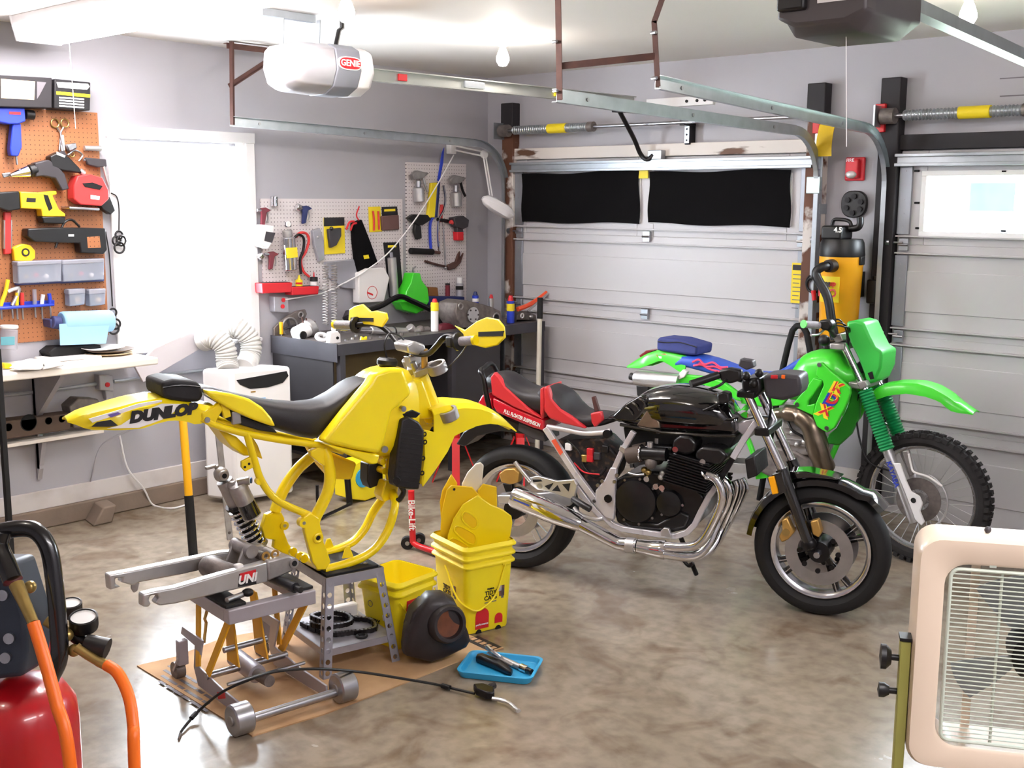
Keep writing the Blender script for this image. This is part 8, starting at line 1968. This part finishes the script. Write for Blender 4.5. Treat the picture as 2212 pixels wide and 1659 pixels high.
MB().cyl(PZ(755, 1088, .01), PX(750, 1030, PZ(755, 1088, .01).x), .02, n=10).build('post', 'black_metal', mt); MB().cyl(PZ(695, 1118, .012), PZ(758, 1088, .03), .01, n=8).build('foot', 'black_metal', mt)
c = PZ(690, 1118, .018); MB().cyl(c - V((.01, 0, 0)), c + V((.01, 0, 0)), .018, n=14).build('castor', 'rubber', mt); MB().cyl(PX(685, 1048, c.x), PX(686, 1085, c.x), .01, n=8).build('arm', 'black_metal', mt)
# ================================================================== red air compressor in the left foreground
def along(px, py, depth):
    r = CAMROT @ V((px - CX, -(py - CY), -FPX)); return CAMPOS + r * (depth / FPX)
DC = 2.75
A = lambda x, y, d=0: along(x, y, DC + d)
mat('comp_red', (186, 22, 32), .28, var=.05, coat=.4); mat('comp_black', (14, 13, 16), .25, coat=.4); mat('comp_blue', (44, 52, 66), .5, var=.08); mat('hose_orange', (255, 116, 24), .42, var=.03)
tc = A(35, 1660, .3)
R = .165
ground = V((tc.x, tc.y, 0)); topz = A(60, 1475, .25).z
cp = thing('air_compressor', 'red upright air compressor with black handle, lower left corner', 'compressor', (tc.x, tc.y, 0))
MB().lathe([(0, .06), (R * .6, .07), (R * .95, .12), (R, .17), (R, topz - .12), (R * .97, topz - .07), (R * .8, topz - .025), (R * .45, topz), (0, topz + .005)], ground, (0, 0, 1), 40).build('tank', 'comp_red', cp)
for i in range(4):
    a = PI / 4 + i * PI / 2; c = ground + V((math.cos(a) * R * .8, math.sin(a) * R * .8, 0)); MB().cyl(c, c + V((0, 0, .14)), .018, n=10).build('foot', 'black_plastic', cp)
MB().prism([A(-30, 1470, .2), A(-30, 1408, .2), A(65, 1398, .2), A(66, 1440, .2)], CAMROT @ V((0, 0, -.16))).build('saddle', 'comp_red', cp, bevel=.006)
hd = MB().prism([A(-60, 1215, .15), A(20, 1215, .15), A(55, 1330, .15), A(58, 1405, .15), A(50, 1462, .15), A(-60, 1475, .15)], CAMROT @ V((0, 0, -.16))).build('motor_cover', 'comp_blue', cp, bevel=.014, seg=3)
for x, y in ((22, 1378), (8, 1285), (14, 1420)):
    c = A(x, y, .149); d_ = CAMROT @ V((0, 0, .01)); MB().cyl(c, c + d_, .014, n=14).build('screw', 'steel', hd)
MB().tube(spline([A(-45, 1215, .1), A(-20, 1160, .1), A(30, 1143, .1), A(75, 1146, .1), A(105, 1185, .1), A(118, 1260, .1), A(126, 1350, .1), A(128, 1420, .1), A(110, 1465, .12)], 6), .0215, 16).build('handle', 'comp_black', cp)
MB().tube(spline([A(4, 1148, .08), A(-2, 1180, .08), A(12, 1215, .06), A(28, 1255, .04)], 6), .024, 14).build('handle_post', 'comp_black', cp)
def gauge(x, y, dp, r, tilt):
    c = A(x, y, dp); ax = tilt.normalized()
    o = MB().lathe([(0, -.03), (r, -.03), (r * 1.05, -.02), (r * 1.05, .004), (r * .92, .006), (r * .9, .001), (0, .001)], c, ax, 26).build('gauge', 'black_plastic', cp); MB().lathe([(0, .0), (r * .9, 0)], c + ax * .002, ax, 26).build('gauge_face', 'label_white', o)
gauge(180, 1335, .15, .034, V((.25, -.15, 1))); gauge(152, 1305, .25, .028, V((.2, -.1, 1)))
MB().tube([A(150, 1365, .15), A(175, 1385, .15), A(205, 1392, .15)], .016, 12).build('regulator_body', 'black_metal', cp)
k0, k1 = A(185, 1388, .12), A(232, 1402, .12); MB().cyl(k0, k1, .022, .027, n=18).build('regulator_knob', 'black_plastic', cp)
MB().tube([A(165, 1398, .1), A(190, 1415, .1), A(212, 1428, .1)], .012, 12).build('coupler', 'brass', cp); MB().cyl(A(100, 1340, .15), A(150, 1370, .15), .014, n=12).build('manifold', 'brass', cp)
for x, y in ((145, 1372), (160, 1405), (65, 1268)):
    MB().sphere(A(x, y, .12), .016).build('fitting', 'brass', cp)
hs = thing('air_hose', 'orange air hose curving down from compressor regulator', 'hose', A(290, 1700, 0))
MB().tube(spline([A(230, 1436, .1), A(255, 1455, .08), A(278, 1505, .05), A(288, 1570, .02), A(290, 1640, 0), V((A(290, 1720, 0).x, A(290, 1720, 0).y, .02))], 7), .0145, 14).build('hose', 'hose_orange', hs)
MB().cyl(A(212, 1428, .1), A(236, 1440, .1), .013, n=12).build('ferrule', 'brass', hs)
h2 = thing('air_hose', 'straight orange air hose hanging across the red tank', 'hose', A(150, 1700, -.2))
e_ = A(170, 1760, -.05)
MB().tube(spline([A(72, 1345, .0), A(95, 1420, -.02), A(122, 1520, -.04), A(150, 1640, -.06), V((e_.x, e_.y, .05))], 7), .0155, 14).build('hose', 'hose_orange', h2)
MB().tube([A(35, 1262, .04), A(52, 1300, .02), A(72, 1345, 0)], [.018, .015, .013], 12).build('brass_coupler', 'brass', h2)

# ================================================================== box fan on stand, right foreground
FD = 2.75
mat('fan_cream', (226, 206, 184), .38, var=.03, scale=4, coat=.2); mat('fan_grille', (206, 214, 200), .35, .2, var=.04); mat('olive', (150, 146, 74), .5, var=.06); mat('blade', (150, 156, 162), .4, .3)
O = along(1978, 1390, FD)
FA = math.radians(28)
FF = Frame((O.x, O.y, 0), FA); F = FF
S = FPX / FD
fn = thing('box_fan', 'cream metal box fan with wire grille in right foreground', 'fan', frame=FF)
zt = F.uv(1980, 1148, 0).z; zb = F.uv(1962, 1640, 0).z; w_ = zt - zb; zc = (zt + zb) / 2; xc = w_ / 2 - .01
def ring(h, y, r=.05): return [V((xc + p.x, y, zc + p.y)) for p in rr(h, h, r, 0, 6)]
hh = w_ / 2
MB().loft([ring(hh - .02, .10, .04), ring(hh, .08), ring(hh, -.02), ring(hh - .006, -.035), ring(hh - .055, -.035, .05), ring(hh - .062, -.03, .05), ring(hh - .062, .0, .05), ring(hh - .062, .10, .04)], closed=True).build('housing', 'fan_cream', fn, ang=35)
gi = hh - .075
MB().tube(ring(gi, -.028, .02) , .0045, 8, closed=True).build('grille_rim', 'fan_grille', fn)
for i in range(38):
    z = zc - gi + .012 + (2 * gi - .024) * i / 37; MB().cyl((xc - gi, -.028, z), (xc + gi, -.028, z), .0017, n=6).build('grille_wire', 'fan_grille', fn)
for dx in (-.1, .1): MB().cyl((xc + dx, -.024, zc - gi), (xc + dx, -.024, zc + gi), .0035, n=8).build('grille_stay', 'fan_grille', fn)
mot = MB().lathe([(0, -.012), (.05, -.012), (.062, .0), (.062, .09), (0, .09)], (xc, .0, zc), (0, 1, 0), 26).build('motor', 'black_metal', fn)
for i in range(4):
    a = PI / 2 * i + .5; g = []
    for j in range(7):
        rad = .06 + (gi - .075) * j / 6; row = []
        for k in range(5):
            t = (k / 4 - .5) * (.85 - .25 * j / 6) ; row.append(V((xc + math.cos(a + t) * rad, .045 + .045 * math.sin(t * 1.7), zc + math.sin(a + t) * rad)))
        g.append(row)
    MB().sheet(g, (0, .003, 0)).build('fan_blade', 'blade', fn)
for x in (xc - .14, xc + .14):
    MB().beam((x, .095, zc - hh + .02), (x, .095, zc + hh - .02), .02, .006, up=(0, 1, 0)).build('rear_stay', 'fan_cream', fn)
MB().box(xc - .13, xc - .115, -.032, -.02, zt - .065, zt - .045).build('clip', 'fan_grille', fn); MB().sphere((xc - .13, .03, zt + .008), .008).build('top_screw', 'dark_grey', fn)
MB().tube(spline([(xc + .04, .03, zt - .01), (xc + .06, .03, zt + .04), (xc + .12, .03, zt + .05), (xc + .2, .03, zt + .05), (xc + .24, .03, zt - .01)], 5), .014, 10).build('carry_handle', 'white_plastic', fn)
# stand: olive uprights with tightening knobs
for sx, x in ((-1, xc - hh - .014), (1, xc + hh + .014)):
    up = MB().box(x - .012, x + .012, -.02, .02, .03, zc + .02).build('upright', 'olive', fn, bevel=.003)
    MB().box(x - .014, x + .014, -.022, .022, zc + .02, zc + .028).build('cap', 'black_plastic', up)
    for dz, r in ((-.03, .03), (-.115, .018)):
        MB().cyl((x + sx * .012, 0, zc + dz), (x + sx * .035, 0, zc + dz), .008, n=10).build('knob_stem', 'black_plastic', fn); MB().lathe([(0, 0), (r * .6, .0), (r, .012), (r, .024), (0, .028)], (x + sx * .03, 0, zc + dz), (sx, 0, 0), 16).build('knob', 'black_plastic', fn)
    MB().box(x - .012, x + .012, -.22, .22, .0, .03).build('foot', 'olive', fn, bevel=.003)
MB().box(xc - hh, xc + hh, -.012, .012, .06, .085).build('cross_bar', 'olive', fn)
